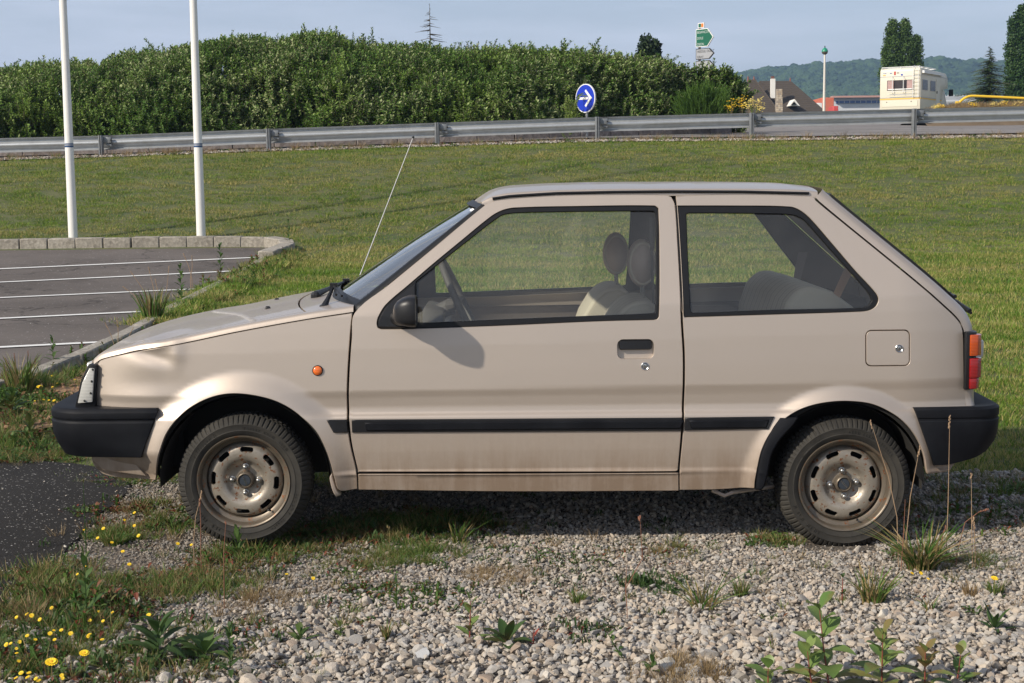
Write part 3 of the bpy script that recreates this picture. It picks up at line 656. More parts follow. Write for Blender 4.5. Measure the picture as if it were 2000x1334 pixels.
def panel(name, outer, holes=(), mat=None, parent=None, h=.0125, gap=.0043, depth=.022, off=0.0, bev=.0018, far=False, hgap=0.0, fn=None):
    """a pressed panel that lies on the side surface; edges turned inwards"""
    fn = fn or inset
    O = shrink(outer, gap) if gap else outer; H = [shrink(q, -hgap) if hgap else q for q in holes]
    I = shrink(O, bev); HI = [shrink(q, -bev) for q in H]
    V2, Fc = triangulate(I, HI, h)
    e_ = .003; dx_ = (fn(V2[:, 0]+e_, V2[:, 1])-fn(V2[:, 0]-e_, V2[:, 1]))/(2*e_); dz_ = (fn(V2[:, 0], V2[:, 1]+e_)-fn(V2[:, 0], V2[:, 1]-e_))/(2*e_)
    NRM = np.stack([dx_, -np.ones(len(V2)), dz_], 1); NRM /= np.linalg.norm(NRM, axis=1)[:, None]; nskin = len(V2)
    V = np.stack([V2[:, 0], YN+fn(V2[:, 0], V2[:, 1])+off, V2[:, 1]], 1); F3 = [tuple(f) for f in Fc]   # x right, z up, seen from -y: ccw
    V = V.tolist()
    for lo, li, sgn in [(O, I, 1)]+[(a, b, -1) for a, b in zip(H, HI)]:
        m = len(lo); b = len(V); y0 = YN+fn(lo[:, 0], lo[:, 1])+off; yi = YN+fn(li[:, 0], li[:, 1])+off
        V += [[li[i, 0], yi[i], li[i, 1]] for i in range(m)]+[[lo[i, 0], y0[i]+bev, lo[i, 1]] for i in range(m)]+[[lo[i, 0], y0[i]+depth, lo[i, 1]] for i in range(m)]
        fwd = (area(lo) > 0) == (sgn > 0)
        for i in range(m):
            j = (i+1) % m
            for c in (0, m):
                q = (b+c+j, b+c+i, b+c+m+i, b+c+m+j); F3.append(q if fwd else q[::-1])
    V = np.array(V)
    if far: NRM[:, 1] *= -1
    if far: V[:, 1] = 2*YC-V[:, 1]; F3 = [f[::-1] for f in F3]
    me = bpy.data.meshes.new(name); W = V - wloc(parent); me.from_pydata(W.tolist(), [], F3)
    me.shade_smooth(); me.set_sharp_from_angle(angle=math.radians(48))
    if fn is inset: me.normals_split_custom_set_from_vertices(np.vstack([NRM, np.zeros((len(V)-nskin, 3))]).tolist())
    return link(name, me, mat, parent)
# --- outlines, in order
FENDER = [(186, 797), (188, 740), (189, 713), (196, 702), (242, 690), (300, 679), (360, 669), (465, 647), (598, 623), (690, 609), (685, 661), (680, 742), (680, 803), (685, 864), (698, 924), (700, 957),
          (667, 961), (657, 955), (651, 935), (643, 904), (633, 876), (615, 843), (586, 815), (554, 793), (517, 779), (465, 771), (424, 775), (384, 791), (352, 815), (327, 847), (313, 884), (308, 908), (305, 940), (272, 937), (202, 928), (181, 906), (180, 850)]
DOOR = [(691, 610), (760, 553), (850, 479), (935, 408), (959, 392), (997, 386), (1086, 380), (1200, 378), (1300, 379), (1313, 383), (1320, 400), (1325, 470), (1330, 560), (1332, 625), (1336, 700), (1334, 800), (1331, 860), (1326, 920),
        (1320, 923), (1010, 924), (703, 924), (698, 924), (685, 864), (680, 803), (680, 742), (685, 661)]
DWIN = [(738, 640), (736, 632), (739, 619), (754, 595), (800, 555), (843, 518), (900, 471), (959, 423), (981, 411), (1005, 406), (1127, 403), (1278, 402), (1286, 407), (1288, 461), (1287, 618), (1282, 625), (1167, 628), (965, 637), (811, 642), (745, 643)]
DGLASS = [(813, 551), (900, 482), (977, 423), (995, 418), (1021, 416), (1127, 414), (1228, 413), (1276, 413), (1280, 418), (1281, 500), (1280, 608), (1275, 612), (1167, 617), (965, 625), (819, 631), (814, 629)]
QUART = [(1318, 381), (1400, 378), (1500, 378), (1559, 380), (1590, 383), (1596, 391), (1652, 437), (1705, 480), (1786, 546), (1838, 591), (1873, 625), (1882, 646), (1884, 700), (1885, 757), (1893, 770), (1893, 800), (1890, 880), (1867, 906), (1850, 923), (1810, 928),
         (1808, 920), (1804, 894), (1794, 866), (1774, 836), (1745, 811), (1705, 792), (1664, 786), (1624, 787), (1583, 795), (1547, 811), (1524, 829), (1506, 848), (1490, 880), (1482, 912), (1477, 940), (1476, 956), (1400, 958), (1326, 959),
         (1326, 920), (1331, 860), (1334, 800), (1336, 700), (1332, 625), (1330, 560), (1325, 470), (1320, 400)]
QWIN = [(1319, 402), (1430, 402), (1543, 404), (1563, 411), (1583, 427), (1624, 474), (1672, 530), (1709, 570), (1716, 584), (1711, 598), (1699, 606), (1680, 609), (1502, 615), (1337, 620), (1331, 599), (1325, 502)]
QGLASS = [(1341, 419), (1346, 417), (1494, 418), (1545, 420), (1566, 427), (1579, 439), (1640, 508), (1698, 574), (1703, 587), (1694, 599), (1680, 602), (1502, 606), (1354, 611), (1349, 607), (1344, 500)]
SILL = [(700, 957), (699, 926.5), (1000, 926), (1326, 924), (1326, 959), (1000, 960.5)]
def side_pair(fn_): fn_(False); fn_(True)
Lf, Ld, Lw, Lg, Lq, Lqw, Lqg = [keep_sharp(q) for q in (FENDER, DOOR, DWIN, DGLASS, QUART, QWIN, QGLASS)]
Lsill = keep_sharp(SILL)
def rrect(cx, cz, w, h, r, n=6):
    o = []
    for sx, sz, a0 in ((1, 1, 0), (-1, 1, 90), (-1, -1, 180), (1, -1, 270)):
        for k in range(n+1):
            a = math.radians(a0+90*k/n); o.append((cx+sx*(w/2-r)+r*math.cos(a), cz+sz*(h/2-r)+r*math.sin(a)))
    return np.array(o)
pc = S(1734, 680); LFLAP = rrect(pc[0], pc[2], .172, .140, .022)
ph = S(1241.5, 682); LHND = rrect(ph[0], ph[2], .140, .074, .022)
for far in (False, True):
    wing = panel('front_wing', Lf, (), P_PAINT, CAR, far=far)
    door = panel('door', Ld, (Lw, LHND), P_PAINT, CAR, far=far, hgap=0)
    quarter = panel('rear_quarter_panel', Lq, (Lqw, LFLAP) if not far else (Lqw,), P_PAINT, CAR, far=far)
    sill = panel('sill_panel', Lsill, (), P_PAINT, CAR, far=far, gap=.001)
    # window seals and glass
    panel('window_seal', Lw, (Lg,), P_RUB, door, h=.03, gap=.0, depth=.02, off=.003, bev=.0035, far=far)
    panel('window_glass', shrink(Lg, -.006), (), P_GLASS, door, h=.06, gap=0, depth=.0045, off=.011, bev=.0005, far=far)
    panel('window_seal', Lqw, (Lqg,), P_RUB, quarter, h=.03, gap=.0, depth=.02, off=.003, bev=.0035, far=far)
    panel('window_glass', shrink(Lqg, -.006), (), P_GLASS, quarter, h=.06, gap=0, depth=.0045, off=.011, bev=.0005, far=far)
    # handle pocket and handle
    fl = lambda x, z: inset(x, z)+.020
    pk = panel('handle_recess', LHND, (), P_PAINT, door, h=.03, gap=-.002, depth=.004, off=.022, bev=.001, far=far)
    hb = rrect(ph[0], ph[2]+.016, .128, .037, .010); panel('handle', hb, (), P_TRIM, door, h=.03, gap=0, depth=.018, off=.001, bev=.003, far=far)
    # dark inner shell behind the gaps, with the wheel openings
    low = [(192, 795), (194, 722), (250, 705), (465, 660), (690, 622), (735, 648), (965, 643), (1167, 634), (1300, 630), (1502, 621), (1700, 616), (1740, 610), (1860, 640), (1876, 700), (1876, 795), (1805, 880), (1790, 925)]
    A = np.array([S(*p) for p in low])[:, [0, 2]]
    bot = float(AF[1])-.01
    arcR = [(AR[0]+(RR+.006)*math.cos(a), AR[1]+(RR+.006)*math.sin(a)) for a in np.linspace(math.radians(0), math.radians(180), 40)]
    arcF = [(AF[0]+(RF+.006)*math.cos(a), AF[1]+(RF+.006)*math.sin(a)) for a in np.linspace(math.radians(0), math.radians(180), 40)]
    sb = S(1480, 918)[2]
    shell = np.vstack([A, arcR, [[arcR[-1][0], sb], [arcF[0][0], sb]], arcF])
    panel('inner_shell', shell, (), P_DARK, CAR, h=.06, gap=0, depth=.01, off=.032, bev=.001, far=far)
    # inner trim: frames round the windows, seen through the glass
    gh = [(700, 622), (850, 487), (935, 416), (960, 400), (1086, 388), (1300, 388), (1560, 389), (1592, 396), (1652, 447), (1705, 490), (1786, 556), (1838, 601), (1850, 640), (1500, 660), (1000, 680), (720, 690)]
    G = keep_sharp(gh, .03)
    panel('inner_frame', G, (shrink(Lg, -.004), shrink(Lqg, -.004)), P_INTRIM, CAR, h=.06, gap=0, depth=.006, off=.036, bev=.001, far=far)
    cc = [(735, 646), (965, 641), (1167, 632), (1700, 612), (1720, 640), (1720, 662), (735, 668)]
    c2 = [(735, 664), (1000, 660), (1720, 645), (1760, 745), (1330, 760), (700, 765)]
    panel('door_cap', keep_sharp([(a, b-4) for a, b in cc], .04), (), P_INNER, CAR, h=.08, gap=0, depth=.03, off=.052, bev=.004, far=far)
    panel('door_card', keep_sharp(c2, .04), (), P_VINYL, CAR, h=.08, gap=0, depth=.03, off=.075, bev=.004, far=far)
# door side bits on the near side
def disc(name, px, py, r, mat, parent, prof, n=32, off=0.0):
    p = S(px, py); b = MB().lathe([(rr, h+off) for rr, h in prof], p, 'y', n); return b.build(name, mat, parent, sm=True)
near_door = [o for o in CAR.children if o.name.startswith('door') and not o.name.startswith('door_')][0]
near_wing = [o for o in CAR.children if o.name.startswith('front_wing')][0]
near_q = [o for o in CAR.children if o.name.startswith('rear_quarter')][0]
for nm, px, py, par in (('door_lock', 1259.5, 715, near_door), ('fuel_flap_lock', 1756, 680.5, None)):
    if par is None: par = panel('fuel_flap', LFLAP, (), P_PAINT, near_q, h=.03, gap=.0035, depth=.015, off=0, bev=.0015)
    disc(nm, px, py, .015, P_CHROME, par, [(.0152, .004), (.0152, -.003), (.0135, -.0045), (.0105, -.0025), (.009, .0), (.0085, -.0035), (.0, -.0045)])
    p = S(px, py); MB().box((p[0], p[1]-.0046, p[2]), (.0022, .0008, .010)).build('key_slot', P_DARK, par)
disc('side_indicator', 620.5, 723.5, .02, P_RUB, near_wing, [(.0205, .006), (.0205, -.005), (.0185, -.007), (.0175, -.006)])
disc('side_indicator_lens', 620.5, 723.5, .02, P_ORANGE, near_wing, [(.0178, .0), (.0175, -.006), (.014, -.009), (.007, -.011), (0, -.0115)])
# side rubbing strips
def strip(pts, mat, parent, off, name='rubbing_strip', bev=.003, depth=.012):
    return panel(name, keep_sharp(pts, .03), (), mat, parent, h=.05, gap=0, depth=depth, off=off, bev=bev)
def flatfn(x, z):     # the strip keeps clear of the shelf it sits under
    return np.zeros_like(np.asarray(x, float)) + .0
for pts, par in (([(638, 820), (678, 819.5), (680, 845), (652, 845)], near_wing), ([(687, 819.5), (1000, 817.5), (1332, 815.5), (1331, 841), (1000, 843), (688, 844.5)], near_door), ([(1338, 815.5), (1512, 813.5), (1500, 838), (1337, 840.5)], near_q)):
    s_ = strip(pts, P_TRIM, par, -.008, depth=.02)
    top = [p for p in pts]
    x0 = min(p[0] for p in pts); x1 = max(p[0] for p in pts)
    ya = np.interp(x0, [640, 1510], [820, 814]); yb = np.interp(x1, [640, 1510], [820, 814])
    i0, i1 = (25 if x0 > 680 and x0 < 700 else 8), (3 if x1 > 700 and x1 < 1400 else 16)
    if x1-x0 > 100: strip([(x0+i0, ya+5), (x1-i1+6, yb+5), (x1-i1, yb+21), (x0+i0+4, ya+21)], P_BUMP, par, -.0135, 'strip_ridge', .004, .006)
# --- tops that span the car: given the edge curve z(x) and a rounded shoulder
def edge_curve(px_pts):
    q = np.array([S(*p) for p in px_pts]); q = q[np.argsort(q[:, 0])]; c = spline(q[:, [0, 2]], 12); o = np.argsort(c[:, 0]); return c[o]
def ez(c, x):
    x = np.asarray(x, float); z = np.interp(x, c[:, 0], c[:, 1])
    s0 = (c[6, 1]-c[0, 1])/(c[6, 0]-c[0, 0]); s1 = (c[-1, 1]-c[-7, 1])/(c[-1, 0]-c[-7, 0])
    return np.where(x < c[0, 0], c[0, 1]+(x-c[0, 0])*s0, np.where(x > c[-1, 0], c[-1, 1]+(x-c[-1, 0])*s1, z))
def svals(a, b, W, fine=.02):
    """distances across from the near edge: a..2W-b, finer near the shoulders"""
    m = [a]; s = a
    while s < 2*W-b-1e-6:
        e = min(s, 2*W-s); s = min(s+(.004 if e < .03 else .02 if e < .12 else .06), 2*W-b); m.append(s)
    return np.array(m)
def lift(s, W, r, crown):
    e = np.minimum(s, 2*W-s); t = np.clip(1-e/r, 0, 1); return r*np.sqrt(np.clip(1-t*t, 0, 1)) + crown*(1-(1-np.clip(e/W, 0, 1))**2)
def grid_mesh(name, G, mat, parent, flange=.0, keep=None, down=(0, 0, -1), sm=48):
    """G (a,b,3) grid; a flange is turned down round the edge"""
    a, b, _ = G.shape; V = G.reshape(-1, 3).tolist(); Fc = [(i*b+j, (i+1)*b+j, (i+1)*b+j+1, i*b+j+1) for i in range(a-1) for j in range(b-1) if keep is None or keep(i, j)]
    if flange:
        ring = [i*b for i in range(a)]+[(a-1)*b+j for j in range(1, b)]+[i*b+b-1 for i in range(a-2, -1, -1)]+[j for j in range(b-2, 0, -1)]
        n = len(V); V += [[V[k][0]+down[0]*flange, V[k][1]+down[1]*flange, V[k][2]+down[2]*flange] for k in ring]
        for q in range(len(ring)): w = (q+1) % len(ring); Fc.append((ring[q], n+q, n+w, ring[w]))
    me = bpy.data.meshes.new(name); me.from_pydata((np.array(V)-wloc(parent)).tolist(), [], Fc)
    bm = bmesh.new(); bm.from_mesh(me); bmesh.ops.recalc_face_normals(bm, faces=bm.faces); bm.to_mesh(me); bm.free()
    me.shade_smooth(); me.set_sharp_from_angle(angle=math.radians(sm)); return link(name, me, mat, parent)
def top_grid(c, xa, xb, a, b, r, crown, nx=50, W=None, extra=None):
    """xa, xb: functions of e/W giving front and rear x"""
    xm = float((c[0, 0]+c[-1, 0])/2); W = YC-float(YS(xm, ez(c, xm))) if W is None else W
    sv = svals(a, b, W); G = np.zeros((nx, len(sv), 3))
    for j, s in enumerate(sv):
        q = 1-(1-min(s, 2*W-s)/W)**2; x = np.linspace(xa(q), xb(q), nx); z = ez(c, x); y0 = YS(np.clip(x, c[0, 0], c[-1, 0]), ez(c, np.clip(x, c[0, 0], c[-1, 0]))); Wx = YC-y0
        y = y0 + s*Wx/W; G[:, j] = np.stack([x, y, z+lift(s, W, r, crown)], 1)
        if extra is not None: G[:, j, 2] += extra(x, y)
    return G
SH = edge_curve([(183, 712), (196, 702), (242, 690), (300, 679), (360, 669), (465, 647), (598, 623), (690, 609)])
XA = float(SH[0, 0]); XE = float(SH[-1, 0]); XH = float(S(600, 623)[0])
def hood_extra(x, y):
    return .004*np.exp(-(((x-DENT[0]+.03)/.05)**2+((y-YN-.16)/.10)**2)) - .006*np.exp(-(((x-DENT[0]-.06)/.05)**2+((y-YN-.12)/.07)**2)) + .004*smooth(-.06, .06, np.abs(y-YC)-.42)*0
Wd = YC-float(YS(-.9, .8))
grid_mesh('wing_top', top_grid(SH, lambda q: XA, lambda q: XE, 0, 2*Wd-.052, .022, .022, 60, Wd, hood_extra), P_PAINT, near_wing)
G = top_grid(SH, lambda q: XA, lambda q: XE, 0, 2*Wd-.052, .022, .022, 60, Wd); G[:, :, 1] = 2*YC-G[:, :, 1]
grid_mesh('wing_top', G, P_PAINT, [o for o in CAR.children if o.name.startswith('front_wing')][1])
HOOD = grid_mesh('bonnet', top_grid(SH, lambda q: XA-.012-.07*q, lambda q: XH-.002-.115*q, .057, .057, .022, .024, 80, Wd, hood_extra), P_PAINT, CAR, .022)
grid_mesh('cowl_panel', top_grid(SH, lambda q: XH+.006-.115*q, lambda q: XE+.02-.10*q, .057, .057, .022, .022, 14, Wd), P_PAINT, CAR, .02)
# roof
RO = edge_curve([(940, 397), (952, 392), (970, 388), (997, 384), (1086, 379), (1200, 376.5), (1313, 376), (1450, 376), (1559, 378), (1592, 381)])
XR0, XR1 = float(RO[0, 0]), float(RO[-1, 0]); WRf = YC-float(YS(.5, ez(RO, .5)))
ROOF = grid_mesh('roof', top_grid(RO, lambda q: XR0-.055*q+.004, lambda q: XR1+.04*q+.01, .002, .002, .014, .026, 80, WRf, lambda x, y: -.020*np.clip((XR0+.10-x)/.14, 0, 1.2)**2), P_PAINT, CAR, .02)
mo = MB(); mp_ = [S(px, np.interp(px, [959, 997, 1086, 1200, 1313, 1450, 1579], [390.5, 385, 379.5, 377, 376, 376.5, 379.5])) for px in np.linspace(962, 1580, 40)]
mo.tube([(p[0], p[1]-.001, p[2]+.004) for p in mp_], .0055, 8); mo.build('roof_moulding', P_RUB, ROOF, sm=True)
# windscreen
nA = [(693, 604), (730, 575), (800, 518), (870, 461), (945, 400)]; nB = [(646, 573), (692, 542), (783, 480), (856, 433), (925, 392)]
cA = resample(spline(np.array([S(*p) for p in nA]), 8), .03); cB = np.array([at_y(a, b, YC-.15) for a, b in nB]); cB = spline(cB, 8)
tt = np.linspace(0, 1, 41)
def par(c, t): d = np.r_[0, np.cumsum(np.linalg.norm(np.diff(c, axis=0), axis=1))]; d /= d[-1]; return np.stack([np.interp(t, d, c[:, i]) for i in range(3)], 1)
A_, B_ = par(cA, tt), par(cB, tt)
def screen(u, q, off=0.0):
    """u up the glass, q 0..1 from near edge to far edge"""
    a = np.array([np.interp(u, tt, A_[:, i]) for i in range(3)]); b = np.array([np.interp(u, tt, B_[:, i]) for i in range(3)])
    e = 1-abs(2*q-1); k = 1-(1-e)**2.2; x = a[0]+(b[0]-a[0])*k; z = a[2]+(b[2]-a[2])*k; y = a[1]+q*2*(YC-a[1])
    d = A_[-1]-A_[0]; n_ = np.array([-d[2], 0, d[0]]); n_ /= np.linalg.norm(n_); return np.array([x, y, z])+n_*off
def screen_grid(us, qs, off): return np.array([[screen(u, q, off) for q in qs] for u in us])
us = np.r_[0, .02, .045, .07, np.linspace(.12, .9, 14), .955, .98, 1.0]; qs = np.r_[0, .006, .016, .022, .05, np.linspace(.08, .92, 26), .95, .978, .984, .994, 1.0]
na_, nb_ = len(us), len(qs)
SCR = grid_mesh('windscreen', screen_grid(us, qs, -.004)[2:-1, 2:-2], P_WIND, CAR, 0)
def ringk(i, j): return i < 3 or i >= na_-3 or j < 3 or j >= nb_-4
GS = screen_grid(us, qs, .006); GS[0] -= [-.006, 0, .014]; GS[:, 0] += [.008, 0, -.008]; GS[:, -1] += [.008, 0, -.008]
grid_mesh('windscreen_seal', GS, P_RUB, SCR, 0, ringk)
# white sticker letters at the top corner, dark dashboard
for k in range(4):
    q0 = .035+.012*k; c = screen(.925, q0+.004, .001); c2 = screen(.945, q0+.004, .001)
    MB().tube([c, c2], .004, 4).build('sticker_mark', plain('sticker_white', (.8, .8, .8), .5) if k == 0 else bpy.data.materials['sticker_white'], SCR)
# hatch
HC = spline(np.array([S(*p) for p in [(1593, 385), (1598, 391), (1652, 436), (1705, 479), (1786, 545), (1838, 590), (1873, 624), (1883, 646)]])[:, [0, 2]], 8)
HC = np.vstack([HC, [HC[-1]+[.004, -.12], HC[-1]+[.012, -.30]]]); HC = resample(HC, .02)
tg = np.gradient(HC, axis=0); tg /= np.linalg.norm(tg, axis=1)[:, None]; nn = np.stack([-tg[:, 1], tg[:, 0]], 1)
k_ = np.ones(5)/5; nn = np.stack([np.convolve(np.pad(nn[:, i], 2, 'edge'), k_, 'valid') for i in range(2)], 1); nn /= np.linalg.norm(nn, axis=1)[:, None]
hy = YS(np.minimum(HC[:, 0], XB1+.02), HC[:, 1]); hy = np.minimum(hy, YN+.24)
Wh = .60; sv = svals(0, 0, Wh); GH = np.zeros((len(HC), len(sv), 3))
for j, s in enumerate(sv):
    L_ = lift(s, Wh, .045, .02); Wx = YC-hy; y = hy+s*Wx/Wh
    GH[:, j] = np.stack([HC[:, 0]+nn[:, 0]*L_, y, HC[:, 1]+nn[:, 1]*L_], 1)
nh = len(HC); i0 = 3; i1 = int(np.argmin(np.abs(HC[:, 1]-.905))); j0 = int(np.argmin(np.abs(sv-.075))); j1 = len(sv)-1-j0
HATCH = grid_mesh('tailgate', GH, P_PAINT, CAR, 0.0, lambda i, j: not (i0 <= i < i1 and j0 <= j < j1))
grid_mesh('rear_window', GH[i0:i1+1, j0:j1+1]+np.array([.004, 0, .004]), P_WIND, HATCH, 0)
def band(i, j): return i < 1 or j < 1 or i >= (i1-i0)+1 or j >= (j1-j0)+1
GB = GH[i0-1:i1+2, j0-1:j1+2]+np.array([.007, 0, .007]); grid_mesh('rear_window_seal', GB, P_RUB, HATCH, .008, band, (-.7, 0, -.7))
w = MB()
pw = at_y(1852, 580, YC-.1); w.box((pw[0]-.01, YC-.05, pw[2]), (.05, .09, .04))
w.tube([(pw[0]+.0, YC-.2, pw[2]+.01), (pw[0]-.02, YC+.3, pw[2]+.03)], .008, 6); w.tube([(pw[0]+.045, YC-.26, pw[2]-.045), (pw[0]+.01, YC-.05, pw[2]-.0)], .009, 6); w.tube([(pw[0]+.05, YC-.26, pw[2]-.055), (pw[0]+.01, YC+.25, pw[2]+.0)], .006, 6)
w.build('rear_wiper', P_TRIM, HATCH)
# tail lamps
for sgn in (1, -1):
    def lamp(name, rows, x0, x1, mat, parent, off=0.0):
        b = MB(); za, zb = S(1890, rows[0])[2], S(1890, rows[1])[2]; xa, xb = S(x0, rows[0])[0], S(x1, 700)[0]
        y0 = YN+.030+off; pl = [(xa, y0), (xa+(xb-xa)*.55, y0+.006), (xb-.008, y0+.022), (xb, y0+.045), (xb+.004, y0+.16), (xa, y0+.16)]
        if sgn < 0: pl = [(a, 2*YC-c) for a, c in pl]
        b.prism([(a, c, za) for a, c in pl], (0, 0, 0), (0, 0, zb-za)); return b.build(name, mat, parent, bevel=.003)
    TL = lamp('tail_lamp', (647, 759), 1883, 1906, P_TRIM, CAR, .008)
    lamp('amber_indicator_lens', (652, 693), 1889, 1913, P_AMB, TL)
    lamp('red_lens', (698, 736), 1889, 1914, P_RED, TL); lamp('red_lens', (737, 757), 1889, 1911, P_RED, TL)
nl = MB(); pn = at_y(1914, 678, YC-.35); nl.box((pn[0]-.05, YC-.35, pn[2]), (.10, .12, .075)); nl.build('reversing_lamp', P_CLEAR, HATCH, bevel=.012)
# front indicator lamp and front end
lp = [S(*p) for p in [(171, 713), (189, 713), (184, 796), (147, 796), (157, 746)]]
def near_poly(px_pts, y, th, name, mat, parent, bevel=.002, both=True):
    r_ = []
    for sgn in (1, -1) if both else (1,):
        q = [at_y(a, b, y) for a, b in px_pts]; q = [(p[0], y if sgn > 0 else 2*YC-y, p[2]) for p in q]
        r_.append(MB().prism(q, (0, 0, 0), (0, th*sgn, 0)).build(name, mat, parent, bevel=bevel))
    return r_
yl = YN+.048
hl = near_poly([(172, 712), (189, 713), (186, 797), (146, 797), (157, 746)], yl+.012, .10, 'front_indicator', P_RUB, CAR, .003)
near_poly([(174, 719), (184, 720), (180, 786), (151, 788), (160, 748)], yl+.004, .06, 'indicator_lens', P_CLEAR, hl[0], .004, False)
for a, b in ((181, 722), (179, 745), (177, 768), (165, 783)): MB().sphere((*at_y(a, b, yl)[:2], at_y(a, b, yl)[2]), .0045, 8, 6).build('screw', P_TRIM, hl[0], sm=True)
fr = MB(); z0 = at_y(150, 795, YN)[2]; z1 = at_y(171, 714, YN)[2]; xg = at_y(158, 750, YC)[0]
gx0 = at_y(150, 795, YC)[0]; gx1 = XA-.05
fr.prism([(XA-.0, YN+.16, z0-.05), (XA-.055, YN+.16, z0-.05), (XA-.05, YN+.16, z0+.03), (XA-.03, YN+.16, z1-.01), (XA-.02, YN+.16, z1+.0)], (0, 0, 0), (0, 2*(YC-YN-.16), 0))
GR = fr.build('front_panel', P_PAINT, CAR, bevel=.004)
for sgn in (1, -1):
    hb = MB(); hb.box((XA-.045, YC+sgn*.42, (z0+z1)/2), (.05, .26, .13)); hb.build('headlamp', P_CLEAR, CAR, bevel=.01)
for k in range(4): MB().box((XA-.055, YC, z0+.03+k*.032), (.02, .62, .012)).build('grille_bar', P_TRIM, GR)
# --- bumpers: sections swept round the corners
def bumper(name, path, prof, ends, mat, parent, zfun=None):
    """path [(x,y,nx,ny,tx)] near half; prof [(out, z)] closed; mirrored"""
    half = list(path); full = half+[(x, 2*YC-y, nx, -ny) for x, y, nx, ny in half[::-1]]
    V = []; m = len(prof); N = len(full)
    for k, (x, y, nx, ny) in enumerate(full):
        kk = min(k, N-1-k); tp_ = 1 if kk >= 9 else kk/9
        for j, (o, z) in enumerate(prof):
            if j >= 7 and j < len(prof)-1: o = o*tp_
            dx = ends[j] if k == 0 or k == N-1 else 0
            zz = z if zfun is None else zfun(x+dx, z, j)
            V.append((x+nx*o+dx, y+ny*o, zz))
    Fc = [(k*m+j, k*m+(j+1) % m, (k+1)*m+(j+1) % m, (k+1)*m+j) for k in range(N-1) for j in range(m)]+[tuple(range(m))[::-1], tuple((N-1)*m+j for j in range(m))]
    b = MB(); b.add(V, Fc); return b.build(name, mat, parent, bevel=.0035, seg=2)
def corner_path(xs, xcorner, yside, r, face_x, d):
    """side run from xs to the corner, then the arc, then across to the centre. d=-1 front, +1 rear"""
    p = []
    for x in np.linspace(xs, face_x-d*r, 7): p.append((x, yside, 0, -1))
    for a in np.linspace(0, 90, 9)[1:]:
        a = math.radians(a); p.append((face_x-d*r+d*r*math.sin(a), yside+r-r*math.cos(a), d*math.sin(a), -math.cos(a)))
    for y in np.linspace(yside+r, YC-.001, 5)[1:]: p.append((face_x+d*.022*((y-yside-r)/(YC-yside-r)), y, d, 0))
    return p
def zy(py, px=200): return float(at_y(px, py, YN)[2])
fx = float(at_y(95, 810, YN+.10)[0])-.0; xe = float(at_y(290, 800, YN)[0])
pf = [(-.10, zy(798)), (-.012, zy(799)), (0, zy(806)), (0, zy(818)), (-.004, zy(820)), (-.004, zy(824)), (0, zy(826)), (-.004, zy(850)), (-.020, zy(872)), (-.045, zy(894)), (-.10, zy(899))]
sk = [.035, .035, .037, .026, .024, .022, .018, 0, -.018, -.034, -.036]
FB = bumper('front_bumper', corner_path(xe, 0, YN-.012, .17, fx, -1), pf, sk, P_BUMP, CAR)
rx = float(at_y(1951, 810, YN+.10)[0]); xe2 = float(at_y(1812, 800, YN)[0])
pr = [(-.10, zy(800, 1850)), (-.014, zy(795, 1850)), (0, zy(800, 1850)), (0, zy(815, 1850)), (-.004, zy(817, 1850)), (-.004, zy(821, 1850)), (0, zy(823, 1850)), (-.004, zy(850, 1850)), (-.016, zy(868, 1850)), (-.035, zy(893, 1850)), (-.10, zy(899, 1850))]
sk2 = [-.05, -.055, -.052, -.040, -.038, -.036, -.032, -.014, .0, .028, .03]
def zr(x, z, j):
    if j in (9, 10): return z - .030 + .30*max(0, x-float(at_y(1850, 900, YN)[0]))**1.15
    return z
RB = bumper('rear_bumper', corner_path(xe2, 0, YN-.012, .13, rx, 1), pr, sk2, P_BUMP, CAR, zr)
# valances under the bumpers
v = MB(); v.prism([(XA-.03, YN+.09, zy(892)), (XA+.12, YN+.06, zy(892)), (XA+.2, YN+.06, zy(938)), (XA+.02, YN+.09, zy(928)), (XA-.02, YN+.09, zy(908))], (0, 0, 0), (0, 2*(YC-YN-.09), 0)); v.build('front_valance', P_PAINT, CAR, bevel=.006)
v = MB(); xq = float(at_y(1835, 900, YN)[0]); v.prism([(xq, YN+.06, zy(860, 1850)), (xq+.14, YN+.09, zy(860, 1850)), (xq+.13, YN+.09, zy(898, 1850)), (xq+.02, YN+.07, zy(922, 1850)), (xq-.02, YN+.07, zy(927, 1850))], (0, 0, 0), (0, 2*(YC-YN-.09), 0)); v.build('rear_valance', P_PAINT, CAR, bevel=.006)
# wheel housings, floor pan
for (cx, cz), r0 in ((AF, RF), (AR, RR)):
    b = MB(); n = 28; V = []; Fc = []
    an = np.linspace(math.radians(-4), math.radians(184), n)
    for y in (YN+.02, YN+.05, YN+.30):
        for a in an: V.append((cx+(r0-.004)*math.cos(a), y, cz+(r0-.004)*math.sin(a)))
    for k in range(2):
        for i in range(n-1): Fc.append((k*n+i, k*n+i+1, (k+1)*n+i+1, (k+1)*n+i))
    Fc.append(tuple(2*n+i for i in range(n)))
    V2 = [(x, 2*YC-y, z) for x, y, z in V]; b.add(V, Fc); b.build('wheel_housing', P_LINER, CAR, sm=True); MB().add(V2, Fc).build('wheel_housing', P_LINER, CAR, sm=True)
un = MB(); un.box(((AF[0]+AR[0])/2, YC, .30), (AR[0]-AF[0]-.7, 1.40, .13)); un.box((AF[0]-.42, YC, .34), (.28, 1.1, .14)); un.box((AR[0]+.1, YC, .36), (.9, .90, .20)); un.box((AF[0], YC, .40), (.62, .90, .2))
un.tube([(AF[0]-.1, YC+.1, .21), (0, YC+.15, .20), (AR[0]-.45, YC+.1, .20), (AR[0]-.3, YC-.1, .22)], .028, 8)
un.build('floor_pan', P_DARK, CAR)
